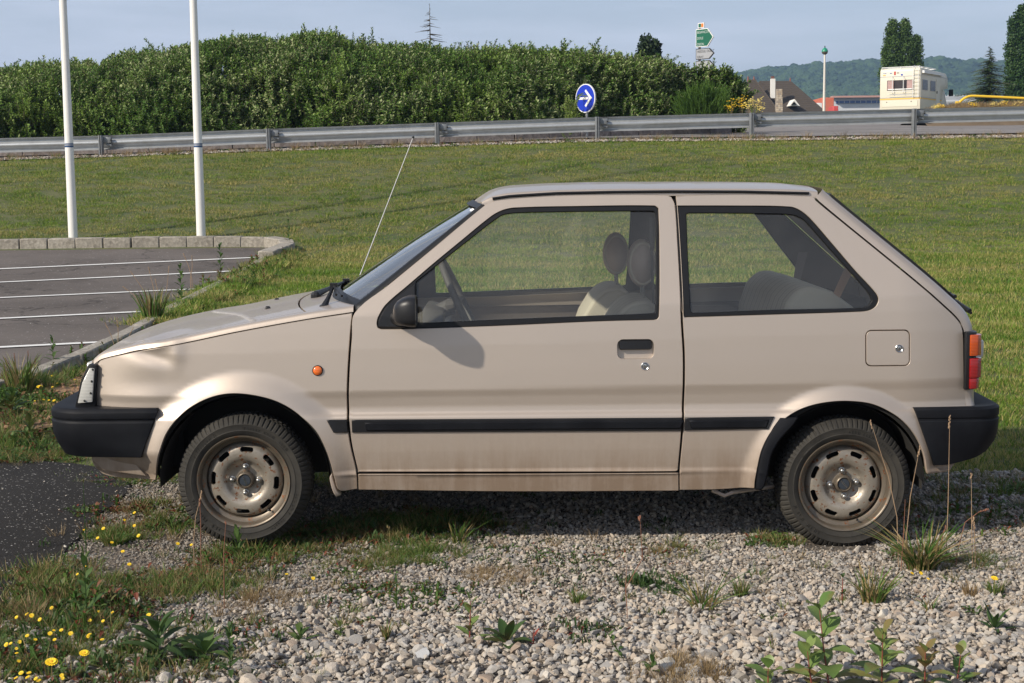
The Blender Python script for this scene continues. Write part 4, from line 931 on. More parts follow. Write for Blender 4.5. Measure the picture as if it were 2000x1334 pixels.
sa = at_y(1400, 962, YN+.06); MB().tube([(sa[0]-.02, sa[1], sa[2]+.01), (sa[0]+.03, sa[1], sa[2]-.012), (sa[0]+.06, sa[1], sa[2]+.0), (sa[0]+.3, sa[1]+.1, sa[2]+.01)], .008, 6).build('brake_pipe', P_INNER, CAR)
# black stone guard in front of the rear wheel
GU = [(1523, 815), (1560, 816), (1548, 833), (1525, 858), (1508, 888), (1500, 925), (1494, 948), (1488, 957), (1476, 957), (1478, 935), (1482, 905), (1491, 873), (1507, 838)]
panel('stone_guard', keep_sharp(GU, .02), (), P_BUMP, near_q, h=.03, gap=0, depth=.05, off=-.004, bev=.006)
fg = [(647, 926), (656, 955), (665, 968), (656, 972), (649, 960), (643, 935)]
panel('mud_flap', keep_sharp(fg, .02), (), P_INNER, near_wing, h=.03, gap=0, depth=.04, off=.01, bev=.003)
# --- wheels
def make_wheel(c, rot, seed):
    W = empty('wheel', tuple(np.array(c)-np.array(wloc(CAR)))); W.parent = CAR
    # tyre with tread blocks
    R0 = .2605; pr_ = [(.176, .020), (.178, .006), (.186, -.002), (.200, -.008), (.2035, -.0095), (.2055, -.008), (.224, -.0085), (.2275, -.010), (.230, -.0075), (.242, -.001), (.250, .007), (.257, .014), (R0, .024), (R0, .034), (.253, .036), (.253, .040), (R0+.001, .042), (R0+.001, .062), (.253, .064), (.253, .069), (R0+.002, .071), (R0+.002, .083), (.253, .085), (.253, .09), (R0+.001, .092), (R0+.001, .112), (.253, .114), (.253, .118), (R0, .12), (R0, .13), (.250, .145), (.225, .158), (.2, .158), (.176, .13)]
    nseg = 468; V = []; Fc = []; m = len(pr_)
    for k in range(nseg):
        a = 2*math.pi*k/nseg; ph = (k // 3) % 2 if k % 6 not in (5,) else 1
        gro = (k % 6) in (0, 1)
        for j, (r, h) in enumerate(pr_):
            rr, hh = r, h
            if gro and 9 <= j <= 12: rr = r-.0032; hh = h+.003
            if (k+2) % 6 in (0, 1) and 16 <= j <= 17: rr = r-.006
            if gro and 20 <= j <= 21: rr = r-.006
            if gro and 24 <= j <= 29: rr = r-.006
            if 6 <= j <= 8: hh = hh  # shoulder ring
            V.append((c[0]+rr*math.cos(a), c[1]+hh, c[2]+rr*math.sin(a)))
    for k in range(nseg):
        for j in range(m-1): Fc.append((k*m+j, k*m+j+1, ((k+1) % nseg)*m+j+1, ((k+1) % nseg)*m+j))
    t = MB(); t.add(V, Fc); T_ = t.build('tyre', P_TYRE, W); T_.data.shade_smooth(); T_.data.set_sharp_from_angle(angle=math.radians(33))
    rr_ = random.Random(seed); lt = MB()        # worn raised marks on the sidewall
    for a0, n_, r_, hh in ((35, 18, .2135, .010), (118, 12, .2135, .016), (-60, 16, .2135, .009), (200, 14, .213, .012)):
        for k in range(n_):
            a = math.radians(a0+k*3.1+(1.4 if rr_.random() < .2 else 0)); 
            if rr_.random() < .12: continue
            ct = Vector((c[0]+r_*math.cos(a), c[1]-.0092, c[2]+r_*math.sin(a))); ro = Matrix.Rotation(-(a-math.pi/2), 3, 'Y')
            lt.box(ct, (.0018, .0022, hh), ro)
            if rr_.random() < .7: lt.box(ct+ro @ Vector((.002, 0, rr_.choice((-1, 0, 1))*hh*.42)), (.005, .0022, .0018), ro)
    LTO = lt.build('sidewall_lettering', P_TYRE, T_); LTO['kind'] = 'stuff'
    # rim
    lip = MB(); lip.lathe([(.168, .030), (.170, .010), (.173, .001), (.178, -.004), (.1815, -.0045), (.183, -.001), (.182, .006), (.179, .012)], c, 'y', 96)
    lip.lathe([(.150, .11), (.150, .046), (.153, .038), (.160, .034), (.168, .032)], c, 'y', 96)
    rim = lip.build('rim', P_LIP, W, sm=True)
    def dish(r):
        return np.interp(r, [0, .018, .032, .034, .058, .064, .072, .080, .095, .112, .128, .140, .147, .151], [.052, .052, .052, .0515, .0505, .048, .040, .0285, .022, .0215, .024, .032, .042, .058])
    outer = np.array([(.151*math.cos(a), .151*math.sin(a)) for a in np.linspace(0, 2*math.pi, 96, endpoint=False)])
    slots = []
    for k in range(8):
        a0 = rot+k*math.pi/4; q = []
        hwf = lambda t_: .0098*math.sqrt(max(0, 1-(max(0, abs(t_)-.70)/.30)**2))
        for t_ in np.linspace(-1, 1, 17): q.append((.1240+hwf(t_), a0+t_*.215))
        for t_ in np.linspace(1, -1, 17)[1:-1]: q.append((.1240-hwf(t_), a0+t_*.215))
        pts = np.array([(r*math.cos(a), r*math.sin(a)) for r, a in q])
        pts = pts; slots.append(pts)
    V2, F2 = triangulate(outer, slots, .0065); rr = np.hypot(V2[:, 0], V2[:, 1]); V = [(c[0]+x, c[1]+float(dish(r)), c[2]+z) for (x, z), r in zip(V2, rr)]; Fq = [tuple(f) for f in F2]
    for s_ in slots:
        b0 = len(V); m = len(s_)
        for dd in (0, .006, .018): V += [(c[0]+x*(1-dd*.1), c[1]+float(dish(math.hypot(x, z)))+dd, c[2]+z*(1-dd*.1)) for x, z in s_]
        for dd in range(2):
            for i in range(m): j = (i+1) % m; Fq.append((b0+dd*m+i, b0+dd*m+j, b0+(dd+1)*m+j, b0+(dd+1)*m+i))
    dm = MB(); dm.add(V, Fq); D = dm.build('wheel_disc', P_RIM, W); D.data.shade_smooth(); D.data.set_sharp_from_angle(angle=math.radians(50))
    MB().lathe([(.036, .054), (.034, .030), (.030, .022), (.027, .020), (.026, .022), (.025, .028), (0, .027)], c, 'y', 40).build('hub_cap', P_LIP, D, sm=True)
    MB().lathe([(.0225, .0275), (.021, .025), (0, .0245)], c, 'y', 32).build('hub_badge', plain('hub_badge_blue', (.05, .06, .075), .35, .4), D, sm=True)
    tx = bpy.data.curves.new('badge', 'FONT'); tx.body = 'NISSAN'; tx.size = .0115; tx.align_x = 'CENTER'; tx.align_y = 'CENTER'; tx.extrude = .0003
    to = bpy.data.objects.new('tmp', tx); COL.objects.link(to); bpy.context.view_layer.update()
    me = bpy.data.meshes.new_from_object(to.evaluated_get(bpy.context.evaluated_depsgraph_get())); bpy.data.objects.remove(to)
    lo = link('hub_lettering', me, P_CHROME, D); lo.matrix_local = Matrix.Translation((0, .0238, 0)) @ Matrix.Rotation(rot+.5-math.pi/4, 4, 'Y') @ Matrix.Rotation(math.pi/2, 4, 'X')
    for k in range(4):
        a = rot+math.pi/2*k+(.06 if seed == 1 else .5); nx, nz_ = c[0]+.0515*math.cos(a), c[2]+.0515*math.sin(a)
        b = MB(); b.lathe([(.0125, .050), (.0125, .044), (.0100, .043), (.0098, .033), (.0085, .028), (.005, .025), (0, .0242)], (nx, c[1], nz_), 'y', 12); b.build('wheel_nut', plain('nut_metal', (.36, .35, .33), .35, .9) if 'nut_metal' not in bpy.data.materials else bpy.data.materials['nut_metal'], D, sm=True)
    MB().lathe([(.149, .07), (.08, .085), (0, .09)], c, 'y', 32).build('brake_drum', P_DARK, W, sm=True)
    a = rot+3.9; MB().tube([(c[0]+.155*math.cos(a), c[1]+.028, c[2]+.155*math.sin(a)), (c[0]+.146*math.cos(a), c[1]+.004, c[2]+.146*math.sin(a))], .004, 8).build('tyre_valve', P_RUB, W)
    return W
make_wheel(WF, math.radians(90-5), 1); make_wheel(WR, math.radians(90-23), 2)
for c in (WF, WR):      # far pair, only undersides show
    W = empty('wheel', (c[0]-CAR.location.x, 2*YC-c[1]-CAR.location.y, c[2])); W.parent = CAR
    MB().lathe([(.15, -.13), (.235, -.15), (.2545, -.13), (.2545, -.02), (.235, 0), (.18, .0), (.17, -.03), (0, -.03)], (c[0], 2*YC-c[1], c[2]), 'y', 64).build('tyre', P_TYRE, W, sm=True)
# --- door mirror
p = at_y(768, 636, YN+.03); MR = MB()
V = []; 
def mloop(cx_px, w, h, y, cz_px, sq=.55, n=28):
    c = at_y(cx_px, cz_px, y); o = []
    for k in range(n):
        a = 2*math.pi*k/n; ca, sa = math.cos(a), math.sin(a); o.append((c[0], y+np.sign(ca)*abs(ca)**sq*w, c[2]+np.sign(sa)*abs(sa)**sq*h))
    return o
secs = []
ym = YN-.078
for px, w_, h_, cy in ((768, .012, .012, 612), (771, .040, .030, 611), (777, .058, .043, 609.5), (787, .070, .052, 608), (798, .077, .0575, 607), (808, .079, .0590, 607), (813, .077, .0575, 607), (813.5, .073, .053, 607), (811, .071, .051, 607)):
    secs.append(mloop(px, w_, h_, ym, cy))
n = len(secs[0]); V = [q for s in secs for q in s]; Fc = [(k*n+i, k*n+(i+1) % n, (k+1)*n+(i+1) % n, (k+1)*n+i) for k in range(len(secs)-1) for i in range(n)]+[tuple(range(n))]
MR.add(V, Fc); MIR = MR.build('door_mirror', P_TRIM, CAR, sm=True)
MB().add(secs[-1], [tuple(range(n))]).build('mirror_glass', P_CHROME, MIR)
tri = [(739, 640), (738, 630), (741, 620), (756, 596), (812, 551), (813, 641)]
MG = panel('mirror_mount', keep_sharp(tri, .02), (), P_TRIM, near_door, h=.04, gap=0, depth=.02, off=-.004, bev=.005)
a = at_y(785, 622, YN+.02); MB().tube([(a[0]-.02, YN+.05, a[2]), (a[0], YN-.03, a[2]+.003), (a[0]+.02, YN-.07, a[2]+.012)], [.030, .026, .024], 12).build('mirror_arm', P_TRIM, MIR, sm=True)
# far mirror

# --- wipers, washer jets, aerial
def Pz(px, py, y): return tuple(at_y(px, py, y))
def wiper(base, elbow, tip, y0, y1, y2, name='windscreen_wiper'):
    b = MB(); c = Vector(Pz(*base, y0)); e = Vector(Pz(*elbow, y1)); t_ = Vector(Pz(*tip, y2))
    b.lathe([(0, .012), (.016, .010), (.022, 0), (.022, -.02)], c, 'z', 10); b.tube([c+Vector((0, 0, .0)), c+(e-c)*.35, e], [.016, .010, .006], 6); b.tube([c+Vector((.0, .01, .004)), e+Vector((0, .01, 0))], .005, 5)
    b.tube([e+Vector((.02, -.09, -.03)), e+Vector((.0, 0, .0)), t_], .0055, 5); b.box(e, (.03, .02, .022))
    return b.build(name, P_TRIM, SCR)
wiper((633, 600), (652, 558), (668, 578), YN+.20, YN+.30, YN+.18)
wiper((617, 575), (676, 549), (683, 552), YN+.62, YN+.95, YN+1.05)
for a_, b_, y in ((523, 603, YN+.45), (541, 587, YN+.95)):
    q = Vector(Pz(a_, b_, y)); MB().box(q, (.035, .02, .022), taper=.45).build('washer_jet', P_TRIM, HOOD, bevel=.003)
ya = 2*YC-YN-.14; b0, b1 = Pz(703, 538, ya), Pz(807, 268, ya); d = Vector(b0)-Vector(b1)
AE = MB().tube([Vector(b0)+d*.08, b0, b1], [.0045, .0032, .0018], 8).build('aerial', plain('aerial_steel', (.45, .45, .45), .3, .6), CAR, sm=True)
MB().sphere(b1, .0065, 8, 6).build('aerial_tip', P_TRIM, AE, sm=True)
# --- interior
YD = YC-.36; YP = YC+.36
def seat(y, dx, near):
    St = empty('front_seat', (at_y(1240, 620, YD)[0]+dx-CAR.location.x, y-CAR.location.y, 0)); St.parent = CAR
    X = lambda px, py: np.array([at_y(px, py, YD)[0]+dx, 0, at_y(px, py, YD)[2]])
    def slab(name, pts, w, mat, bev):
        return MB().prism([(X(*p)[0], y-w/2, X(*p)[2]) for p in pts], (0, 0, 0), (0, w, 0)).build(name, mat, St, bevel=bev, seg=4)
    slab('backrest', [(1155, 700), (1176, 640), (1198, 604), (1222, 582), (1256, 577), (1278, 592), (1290, 640), (1290, 760), (1150, 790)], .46, P_FAB, .035)
    slab('seat_cushion', [(960, 730), (1000, 715), (1170, 730), (1180, 800), (960, 800)], .48, P_FAB, .03)
    hc = X(1253, 513); hr = MB(); hr.sphere((hc[0], y, hc[2]), 1.0, 20, 14, (.060, .115, .098)); H_ = hr.build('headrest', P_FABD, St, sm=True)
    b = MB(); n = 30
    b.tube([(hc[0]+.050*math.cos(2*math.pi*k/n), y-.062, hc[2]+.083*math.sin(2*math.pi*k/n)) for k in range(n+1)], .007, 6, cap=False); b.build('headrest_piping', P_FAB, H_, sm=True)
    for s in (-.05, .05): MB().tube([(hc[0]-.0, y+s, hc[2]-.06), (hc[0]+.004, y+s, hc[2]-.16)], .006, 8).build('headrest_post', P_CHROME, St, sm=True)
seat(YD, 0, True); seat(YP, -.055, False)
X = lambda px, py, y: np.array(at_y(px, py, y))
yb = YN+.30
pts = [(1490, 700), (1497, 620), (1512, 578), (1530, 556), (1556, 548), (1600, 560), (1640, 590), (1670, 640), (1680, 720)]
bs = MB(); bs.prism([(X(a, b, YC-.25)[0], YN+.26, X(a, b, YC-.25)[2]) for a, b in pts], (0, 0, 0), (0, 1.04, 0)); bs.build('rear_seat', P_FAB, CAR, bevel=.03, seg=3)
bs = MB(); q = X(1620, 640, YN+.3); bs.box((q[0]+.05, YC, q[2]-.10), (.75, 1.1, .03)); bs.build('parcel_shelf', P_INTRIM, CAR)
def ribbon(name, a, b, w, mat, tw=(1, 0, 0)):
    a = Vector(a); b = Vector(b); t_ = Vector(tw)*w/2; n_ = Vector((0, .002, 0)); MB().add([a-t_, a+t_, b+t_*.8, b-t_*.8, a-t_+n_, a+t_+n_, b+t_*.8+n_, b-t_*.8+n_], [(0, 1, 2, 3), (7, 6, 5, 4), (0, 4, 5, 1), (2, 6, 7, 3), (1, 5, 6, 2), (0, 3, 7, 4)]).build(name, mat, CAR)
ribbon('seat_belt', X(1660, 522, YN+.24), X(1622, 603, YN+.30), .040, P_BELT)
ribbon('seat_belt', X(1569, 492, 2*YC-YN-.24), X(1556, 548, 2*YC-YN-.30), .045, P_VINYL)
ribbon('seat_belt', X(1271, 425, YN+.22), X(1276, 600, YN+.22), .012, P_INTRIM)
MB().sphere(X(1674, 550, YN+.14), .010, 10, 8).build('belt_anchor', P_DARK, CAR, sm=True)
# luggage clutter darkening the boot
# steering wheel and dash
sc_ = X(898, 580, YD); st = MB(); n = 36; ax = math.radians(66)
cen = Vector((sc_[0], YD, sc_[2]-.015)); ux = Vector((-math.cos(ax)*-1, 0, -math.sin(ax))); uy = Vector((0, 1, 0))
st.tube([cen+ux*.185*math.cos(2*math.pi*k/n)+uy*.185*math.sin(2*math.pi*k/n) for k in range(n+1)], .0145, 10, cap=False)
st.tube([cen-uy*.18, cen+Vector((-.04, 0, -.02)), cen+uy*.18], [.012, .03, .012], 8); st.tube([cen+Vector((-.03, 0, -.02)), cen+Vector((-.25, 0, -.12))], [.035, .03], 10)
st.build('steering_wheel', P_INTRIM, CAR, sm=True)
da = MB(); z_ = X(840, 640, YC)[2]; xw = float(cA[0][0])
da.prism([(xw-.02, YN+.10, z_-.06), (xw+.24, YN+.10, z_+.015), (xw+.33, YN+.10, z_-.01), (xw+.36, YN+.10, z_-.12), (xw+.30, YN+.10, z_-.35), (xw-.02, YN+.10, z_-.35)], (0, 0, 0), (0, 1.36, 0)); da.build('dashboard', P_INTRIM, CAR, bevel=.02, seg=3)
q = X(858, 612, YD); MB().box((q[0]-.02, YD, q[2]), (.10, .36, .07), Matrix.Rotation(.25, 3, 'Y'), .85).build('instrument_hood', P_INTRIM, CAR, bevel=.015)
MB().box((0.12, YC, .40), (1.55, 1.36, .04)).build('cabin_floor', P_VINYL, CAR)

# ============================================================ guard rail
M_GALV = NT('galvanised_steel'); _g = M_GALV.n('NewGeometry').outputs['Position']; _f = M_GALV.noise(_g, 5, 6, .7); _f2 = M_GALV.noise(_g, 40, 3)
M_GALV.set(Base_Color=M_GALV.mix(_f, (.30, .31, .32), (.54, .56, .57)), Metallic=.6, Roughness=M_GALV.math('ADD', .30, M_GALV.math('MULTIPLY', _f2, .25))); M_GALV = M_GALV.m
M_POST = plain('galvanised_post', (.20, .21, .22), .5, .4, var=.3, scale=14)
posts = [(203, 305, 265), (528, 293, 252), (855, 283, 240), (1166, 275, 229), (1465, 272, 221), (1780, 268, 213)]
PW = [(at_y(a, b, RY), at_y(a, c, RY)) for a, b, c in posts]
px_ = [p[0][0] for p in PW]; dxm = (px_[-1]-px_[0])/5
topz = np.polyfit(px_, [p[1][2] for p in PW], 2)
xs_all = [px_[0]-2*dxm, px_[0]-dxm]+px_+[px_[-1]+dxm, px_[-1]+2*dxm]
def tz(x): return float(np.interp(x, [px_[0]-8]+px_+[px_[-1]+8], [PW[0][1][2]-.12]+[p[1][2] for p in PW]+[PW[-1][1][2]+.10]))
GRD = empty('guard_rail', (0, RY, 2.0), 'galvanised steel crash barrier running along the top of the grass bank', 'guard rail')
wprof = [(-.155, -.03), (-.150, .0), (-.125, .010), (-.105, .012), (-.075, -.010), (-.045, -.068), (-.02, -.078), (0, -.02), (0, -.02), (.02, .0)]
# W section: two humps facing the road, hollows towards us; depth along y, height along z
wp = [(.155, .062), (.148, .075), (.120, .078), (.100, .070), (.070, .022), (.045, .0), (.015, .0), (0, .012), (-.015, .0), (-.045, .0), (-.070, .022), (-.100, .070), (-.120, .078), (-.148, .075), (-.155, .062)]
wp = [(.155, .004), (.148, .012), (.118, .072), (.102, .082), (.086, .080), (.072, .070), (.030, .004), (.018, -.002), (-.018, -.002), (-.030, .004), (-.072, .070), (-.086, .080), (-.102, .082), (-.118, .072), (-.148, .012), (-.155, .004)]
edges = [xs_all[0]-dxm/2]+[ (xs_all[i]+xs_all[i+1])/2 for i in range(len(xs_all)-1)]+[xs_all[-1]+dxm/2]
for i in range(len(xs_all)):
    a, b = xs_all[i]-.0, (xs_all[i+1] if i+1 < len(xs_all) else xs_all[i]+dxm); b += .16; n = 8; V = []; rr = random.Random(i)
    for k in range(n+1):
        x = a+(b-a)*k/n; z = tz(x)-.155
        for h, d in wp: V.append((x, RY-.10+d-.0015*i % .003+(i % 2)*.004+rr.uniform(-.002, .002), z+h))
    m = len(wp); Fc = [(k*m+j, (k+1)*m+j, (k+1)*m+j+1, k*m+j+1) for k in range(n) for j in range(m-1)]
    V2 = [(x, y+.006, z) for x, y, z in V]; bm_ = MB(); bm_.add(V+V2, Fc+[tuple(q+len(V) for q in f[::-1]) for f in Fc]+[((n+1)*m*0+j, (n+1)*m+j, (n+1)*m+j+1, j+1) for j in range(m-1)])
    bm_.build('rail_beam', M_GALV, GRD, sm=True)
    if i < len(xs_all):
        x = xs_all[i]; zt = tz(x); zb = float(T(x, RY))-.25; y = RY+.02-.23
        # sigma post on our side of the beam
        pb = MB(); w_, d_ = .10, .055
        prof = [(-w_/2, d_), (-w_/2, -d_*.2), (-w_*.28, -d_), (-w_*.1, -d_), (-w_*.08, 0), (w_*.08, 0), (w_*.1, -d_), (w_*.28, -d_), (w_/2, -d_*.2), (w_/2, d_)]
        pb.prism([(x+q, y+e, zb) for q, e in prof], (0, 0, 0), (0, 0, zt-zb+.0)); pb.build('rail_post', M_POST, GRD)
        bl = MB(); bl.box((x+.13, RY-.14, zt-.10), (.17, .09, .13)); bl.box((x+.16, RY-.13, zt-.20), (.13, .06, .05), Matrix.Rotation(.3, 3, 'Y')); bl.build('spacer_bracket', M_POST, GRD, bevel=.012)
        MB().box((x+.22, RY-.195, zt-.10), (.03, .02, .03)).build('bolt', P_DARK, GRD)
# ============================================================ flagpoles
M_POLE = plain('white_lacquered_pole', (.74, .72, .68), .35, var=.05, scale=8)
for (px, py), lb in zip(((143, 467), (393, 464)), ('white flagpole standing behind the far kerb, nearer the left edge of the lot', 'white flagpole behind the far kerb with no bracket, closer to the car')):
    p = ground(px, py); Y = p[1]; F_ = empty('flagpole', tuple(p), lb, 'flagpole', 'white poles behind the parking lot')
    m = MB(); m.tube([(p[0], Y, p[2]-.1), (p[0], Y, p[2]+2.6), (p[0], Y, p[2]+5.2), (p[0], Y, p[2]+8.5)], [.071, .060, .048, .035], 20); m.build('shaft', M_POLE, F_, sm=True)
    q = at_y(px-5, 284, Y); MB().lathe([(.0655, -.03), (.0655, .03)], (p[0], Y, q[2]), 'z', 20).build('sticker_band', plain('sticker_blue_%d' % px, (.02, .06, .16), .4), F_)
    MB().lathe([(.0662, -.004), (.0662, .004)], (p[0], Y, q[2]+.005), 'z', 20).build('sticker_stripe', M_POLE, F_)
    if px < 200:
        q = at_y(120, 0, Y); m = MB(); m.tube([(q[0]-.16, Y-.02, q[2]+.02), (q[0]+.14, Y-.02, q[2]+.02)], .022, 8); m.lathe([(.068, -.02), (.068, .05)], (p[0], Y, q[2]+.03), 'z', 16); m.build('bracket', plain('rusty_bracket', (.16, .08, .05), .7), F_)
# ============================================================ road signs
def text_mesh(s, size, mat, parent, origin, ux, n, name='lettering', font_scale=.78):
    """text laid in the plane spanned by ux and z, facing n"""
    c = bpy.data.curves.new('t', 'FONT'); c.body = s; c.size = size; c.extrude = .001; c.offset = 0
    o = bpy.data.objects.new('tmp_text', c); COL.objects.link(o); bpy.context.view_layer.update()
    me = bpy.data.meshes.new_from_object(o.evaluated_get(bpy.context.evaluated_depsgraph_get())); bpy.data.objects.remove(o)
    ux = Vector(ux).normalized(); n = Vector(n).normalized(); uz = Vector((0, 0, 1)); M_ = Matrix((ux*font_scale, uz, n)).transposed().to_4x4(); M_.translation = Vector(origin)
    me.transform(M_)
    if parent is not None: me.transform(Matrix.Translation(-Vector(wloc(parent))))
    return link(name, me, mat, parent)
M_SWHITE = plain('sign_white', (.72, .72, .70), .4); M_SBLUE = plain('sign_blue', (.010, .035, .42), .35); M_SGREEN = plain('sign_green', (.005, .10, .055), .4); M_SGREY = plain('sign_back_grey', (.24, .25, .26), .5, .3)
M_SFACE2 = plain('sign_lettering_pale', (.45, .50, .48), .5); M_SFACE = plain('sign_pale_grey', (.30, .31, .33), .5); M_SBLK = plain('sign_black', (.02, .02, .022), .5); M_SORG = plain('sign_orange', (.55, .16, .02), .5)
c = at_y(1143, 192, 34.6); R_ = .335; yaw = math.radians(50)     # keep-right sign turned away from us
Sg = empty('keep_right_sign', (c[0], c[1], float(T(c[0], c[1]))), 'round blue sign with white arrow, half hidden in the shrubs', 'road sign')
nv = Vector((math.sin(-yaw), -math.cos(-yaw), 0)); ux = Vector((math.cos(yaw), -math.sin(yaw), 0)); nv = Vector((-math.sin(yaw), -math.cos(yaw), 0)); cc = Vector(c)
def face(pts, lift_, th, name, mat, par):
    return MB().prism([cc+ux*a+Vector((0, 0, b))+nv*lift_ for a, b in pts], (0, 0, 0), tuple(-nv*th)).build(name, mat, par)
circ = lambda r, n=40: [(r*math.cos(2*math.pi*k/n), r*math.sin(2*math.pi*k/n)) for k in range(n)]
face(circ(R_), 0, .03, 'sign_rim', M_SWHITE, Sg); face(circ(R_*.93), .004, .004, 'sign_face', M_SBLUE, Sg)
face([(-.22, -.028), (.10, -.028), (.10, .028), (-.22, .028)], .008, .004, 'arrow_shaft', M_SWHITE, Sg)
face([(.235, 0), (.03, .205), (-.01, .165), (.12, .03), (.12, -.03), (-.01, -.165), (.03, -.205)], .0085, .004, 'arrow_head', M_SWHITE, Sg)
MB().tube([(c[0]-nv.x*.05, c[1]-nv.y*.05, float(T(c[0], c[1]))-.2), (c[0]-nv.x*.05, c[1]-nv.y*.05, c[2]+.3)], .03, 10).build('post', M_SGREY, Sg)
YSN = 55.0
def sp(px, py): return at_y(px, py, YSN)
b0 = sp(1367, 45); Dg = empty('direction_sign', (b0[0], YSN, float(T(b0[0], YSN))), 'tall signpost with green and pale arrow panels rising behind the shrubs', 'road sign')
MB().tube([(b0[0], YSN+.06, float(T(b0[0], YSN))-.2), (b0[0], YSN+.06, b0[2])], .05, 10).build('post', plain('sign_post_paint', (.42, .36, .30), .5), Dg)
yw = math.radians(48); ux = Vector((math.cos(yw), -math.sin(yw), 0)); nv = Vector((-math.sin(yw), -math.cos(yw), 0)); kx = 1/(math.cos(yw)+0*.2)
def panel_sign(px0, px1, py0, py1, tip, face_m, edge_m, lines_, tm, tsize, name):
    global cc
    p0 = sp(px0, py1); p1 = sp(px1, py0); w = (p1[0]-p0[0])/(math.cos(yw)*(1)+math.sin(yw)*(.5*(p0[0]+p1[0])/YSN)); h = p1[2]-p0[2]; cc = Vector((p0[0], YSN, p0[2]))
    def shape(m): m = m*.7; return [(m, m), (w*(1-tip)-m*.5, m), (w-m*1.3, h/2), (w*(1-tip)-m*.5, h-m), (m, h-m)]
    o = face(shape(0), 0, .05, name, edge_m, Dg); face(shape(.035), .004, .004, 'sign_face', face_m, o)
    for i, s in enumerate(lines_):
        nl_ = len(lines_); text_mesh(s, tsize, tm, o, cc+ux*.07+Vector((0, 0, h-(i+.80)*h/nl_+.01))+nv*.007, ux, nv, font_scale=(w*.74)/(tsize*5.4))
    return o
panel_sign(1359, 1393, 57, 92.5, .33, M_SGREEN, M_SWHITE, ['BESANÇON', 'DOLE', 'DIJON'], M_SFACE2, .125, 'green_panel')
panel_sign(1359, 1394, 95.5, 117, .26, M_SFACE, M_SBLK, ['VESOUL OUEST', 'GRAY'], M_SBLK, .12, 'pale_panel')
panel_sign(1359, 1394, 119, 139, .26, M_SFACE, M_SBLK, [], M_SBLK, .12, 'pale_panel')
cc = Vector(sp(1363, 55)); face([(0, 0), (.30, 0), (.30, .18), (0, .18)], 0, .04, 'number_panel', M_SWHITE, Dg); face([(.03, .02), (.15, .02), (.15, .155), (.03, .155)], .004, .003, 'green_number', M_SGREEN, Dg); face([(.16, .02), (.27, .02), (.27, .155), (.16, .155)], .004, .003, 'orange_number', M_SORG, Dg)
# ============================================================ leafy things
def sprig_mesh(name, seed, L, n, ll, lw, mat, up=.55, stem_m=None, droop=.3, spread=1.0):
    r = random.Random(seed); V = []; Fc = []; mi = []
    bend = Vector((r.uniform(-.25, .25), r.uniform(-.25, .25), 0))
    for k in range(n):
        t = (k+.5)/n*.92+.08; p = Vector((bend.x*t*t*L, bend.y*t*t*L, L*t)); a = k*2.4+r.uniform(-.4, .4); el = up+r.uniform(-.35, .35)+t*.5
        d = Vector((math.cos(a)*math.cos(el), math.sin(a)*math.cos(el), math.sin(el))); s = d.cross(Vector((0, 0, 1))).normalized(); nn_ = s.cross(d); l_ = ll*r.uniform(.6, 1.15)*(1-.35*t)*spread; w_ = lw*r.uniform(.7, 1.2)
        m_ = p+d*l_*.5+nn_*l_*.06; e = p+d*l_-Vector((0, 0, l_*droop*r.random())); b = len(V)
        V += [p, m_-s*w_*.5, e, m_+s*w_*.5]; Fc += [(b, b+1, b+2), (b, b+2, b+3)]; mi += [0, 0]
    if stem_m is not None:
        b = len(V); q = .006
        for t in (0, .5, 1):
            p = Vector((bend.x*t*t*L, bend.y*t*t*L, L*t)); V += [p+Vector((q, 0, 0)), p+Vector((-q*.5, q, 0)), p+Vector((-q*.5, -q, 0))]
        for k in range(2):
            for j in range(3): Fc.append((b+3*k+j, b+3*k+(j+1) % 3, b+3*k+3+(j+1) % 3, b+3*k+3+j)); mi.append(1)
    me = bpy.data.meshes.new(name); me.from_pydata([tuple(v) for v in V], [], Fc); me.materials.append(mat); me.materials.append(stem_m or mat); me.polygons.foreach_set('material_index', mi); return me
M_BARK = plain('bark', (.09, .07, .05), .9, var=.3, scale=8)
M_HL = leaf_mat('shrub_leaf', (.064, .135, .015), (.245, .345, .055), (.34, .38, .18), .08, rough=.6, patch=.55, trans=.22, rnd_amt=.45)
M_BROOM = leaf_mat('broom_leaf', (.07, .15, .022), (.15, .25, .05), None, patch=1.0)
hk = [sprig_mesh('shrub_sprig', s, .48, 30, .155, .045, M_HL, .35, M_BARK) for s in range(5)]
top = [(-60, 138), (0, 130), (60, 124), (120, 112), (170, 103), (230, 108), (255, 90), (330, 90), (380, 80), (430, 76), (480, 71), (540, 68), (600, 61), (660, 62), (700, 69), (760, 78), (820, 72), (870, 76), (930, 80), (1000, 84), (1040, 88), (1100, 92), (1160, 97), (1205, 97), (1260, 106), (1300, 113), (1350, 119), (1400, 122), (1432, 128), (1456, 140), (1466, 160), (1470, 215)]
YT = 41.0
tx = np.array([at_y(a, b+5, YT)[0] for a, b in top]); tzz = np.array([at_y(a, b+5, YT)[2]-.40 for a, b in top]); o_ = np.argsort(tx); tx, tzz = tx[o_], tzz[o_]
fx_k = np.array([-25, -9, -3, 0, 3, 4.9, 6.2]); fy_k = np.array([34.9, 35.0, 35.6, 36.6, 38.6, 40.3, 41.0])
def hedge_pt(x, t, dep=0.0):
    """t 0 at the foot of the face, 1 at the ridge"""
    y0 = np.interp(x, fx_k, fy_k)+.35; h = np.interp(x, tx, tzz); y = y0+(YT-y0+.2)*(1-np.cos(t*np.pi/2))+dep; zb = T(x, y0)-.1; z = zb+(h-zb)*np.sin(t*np.pi/2)**.9
    return y, z
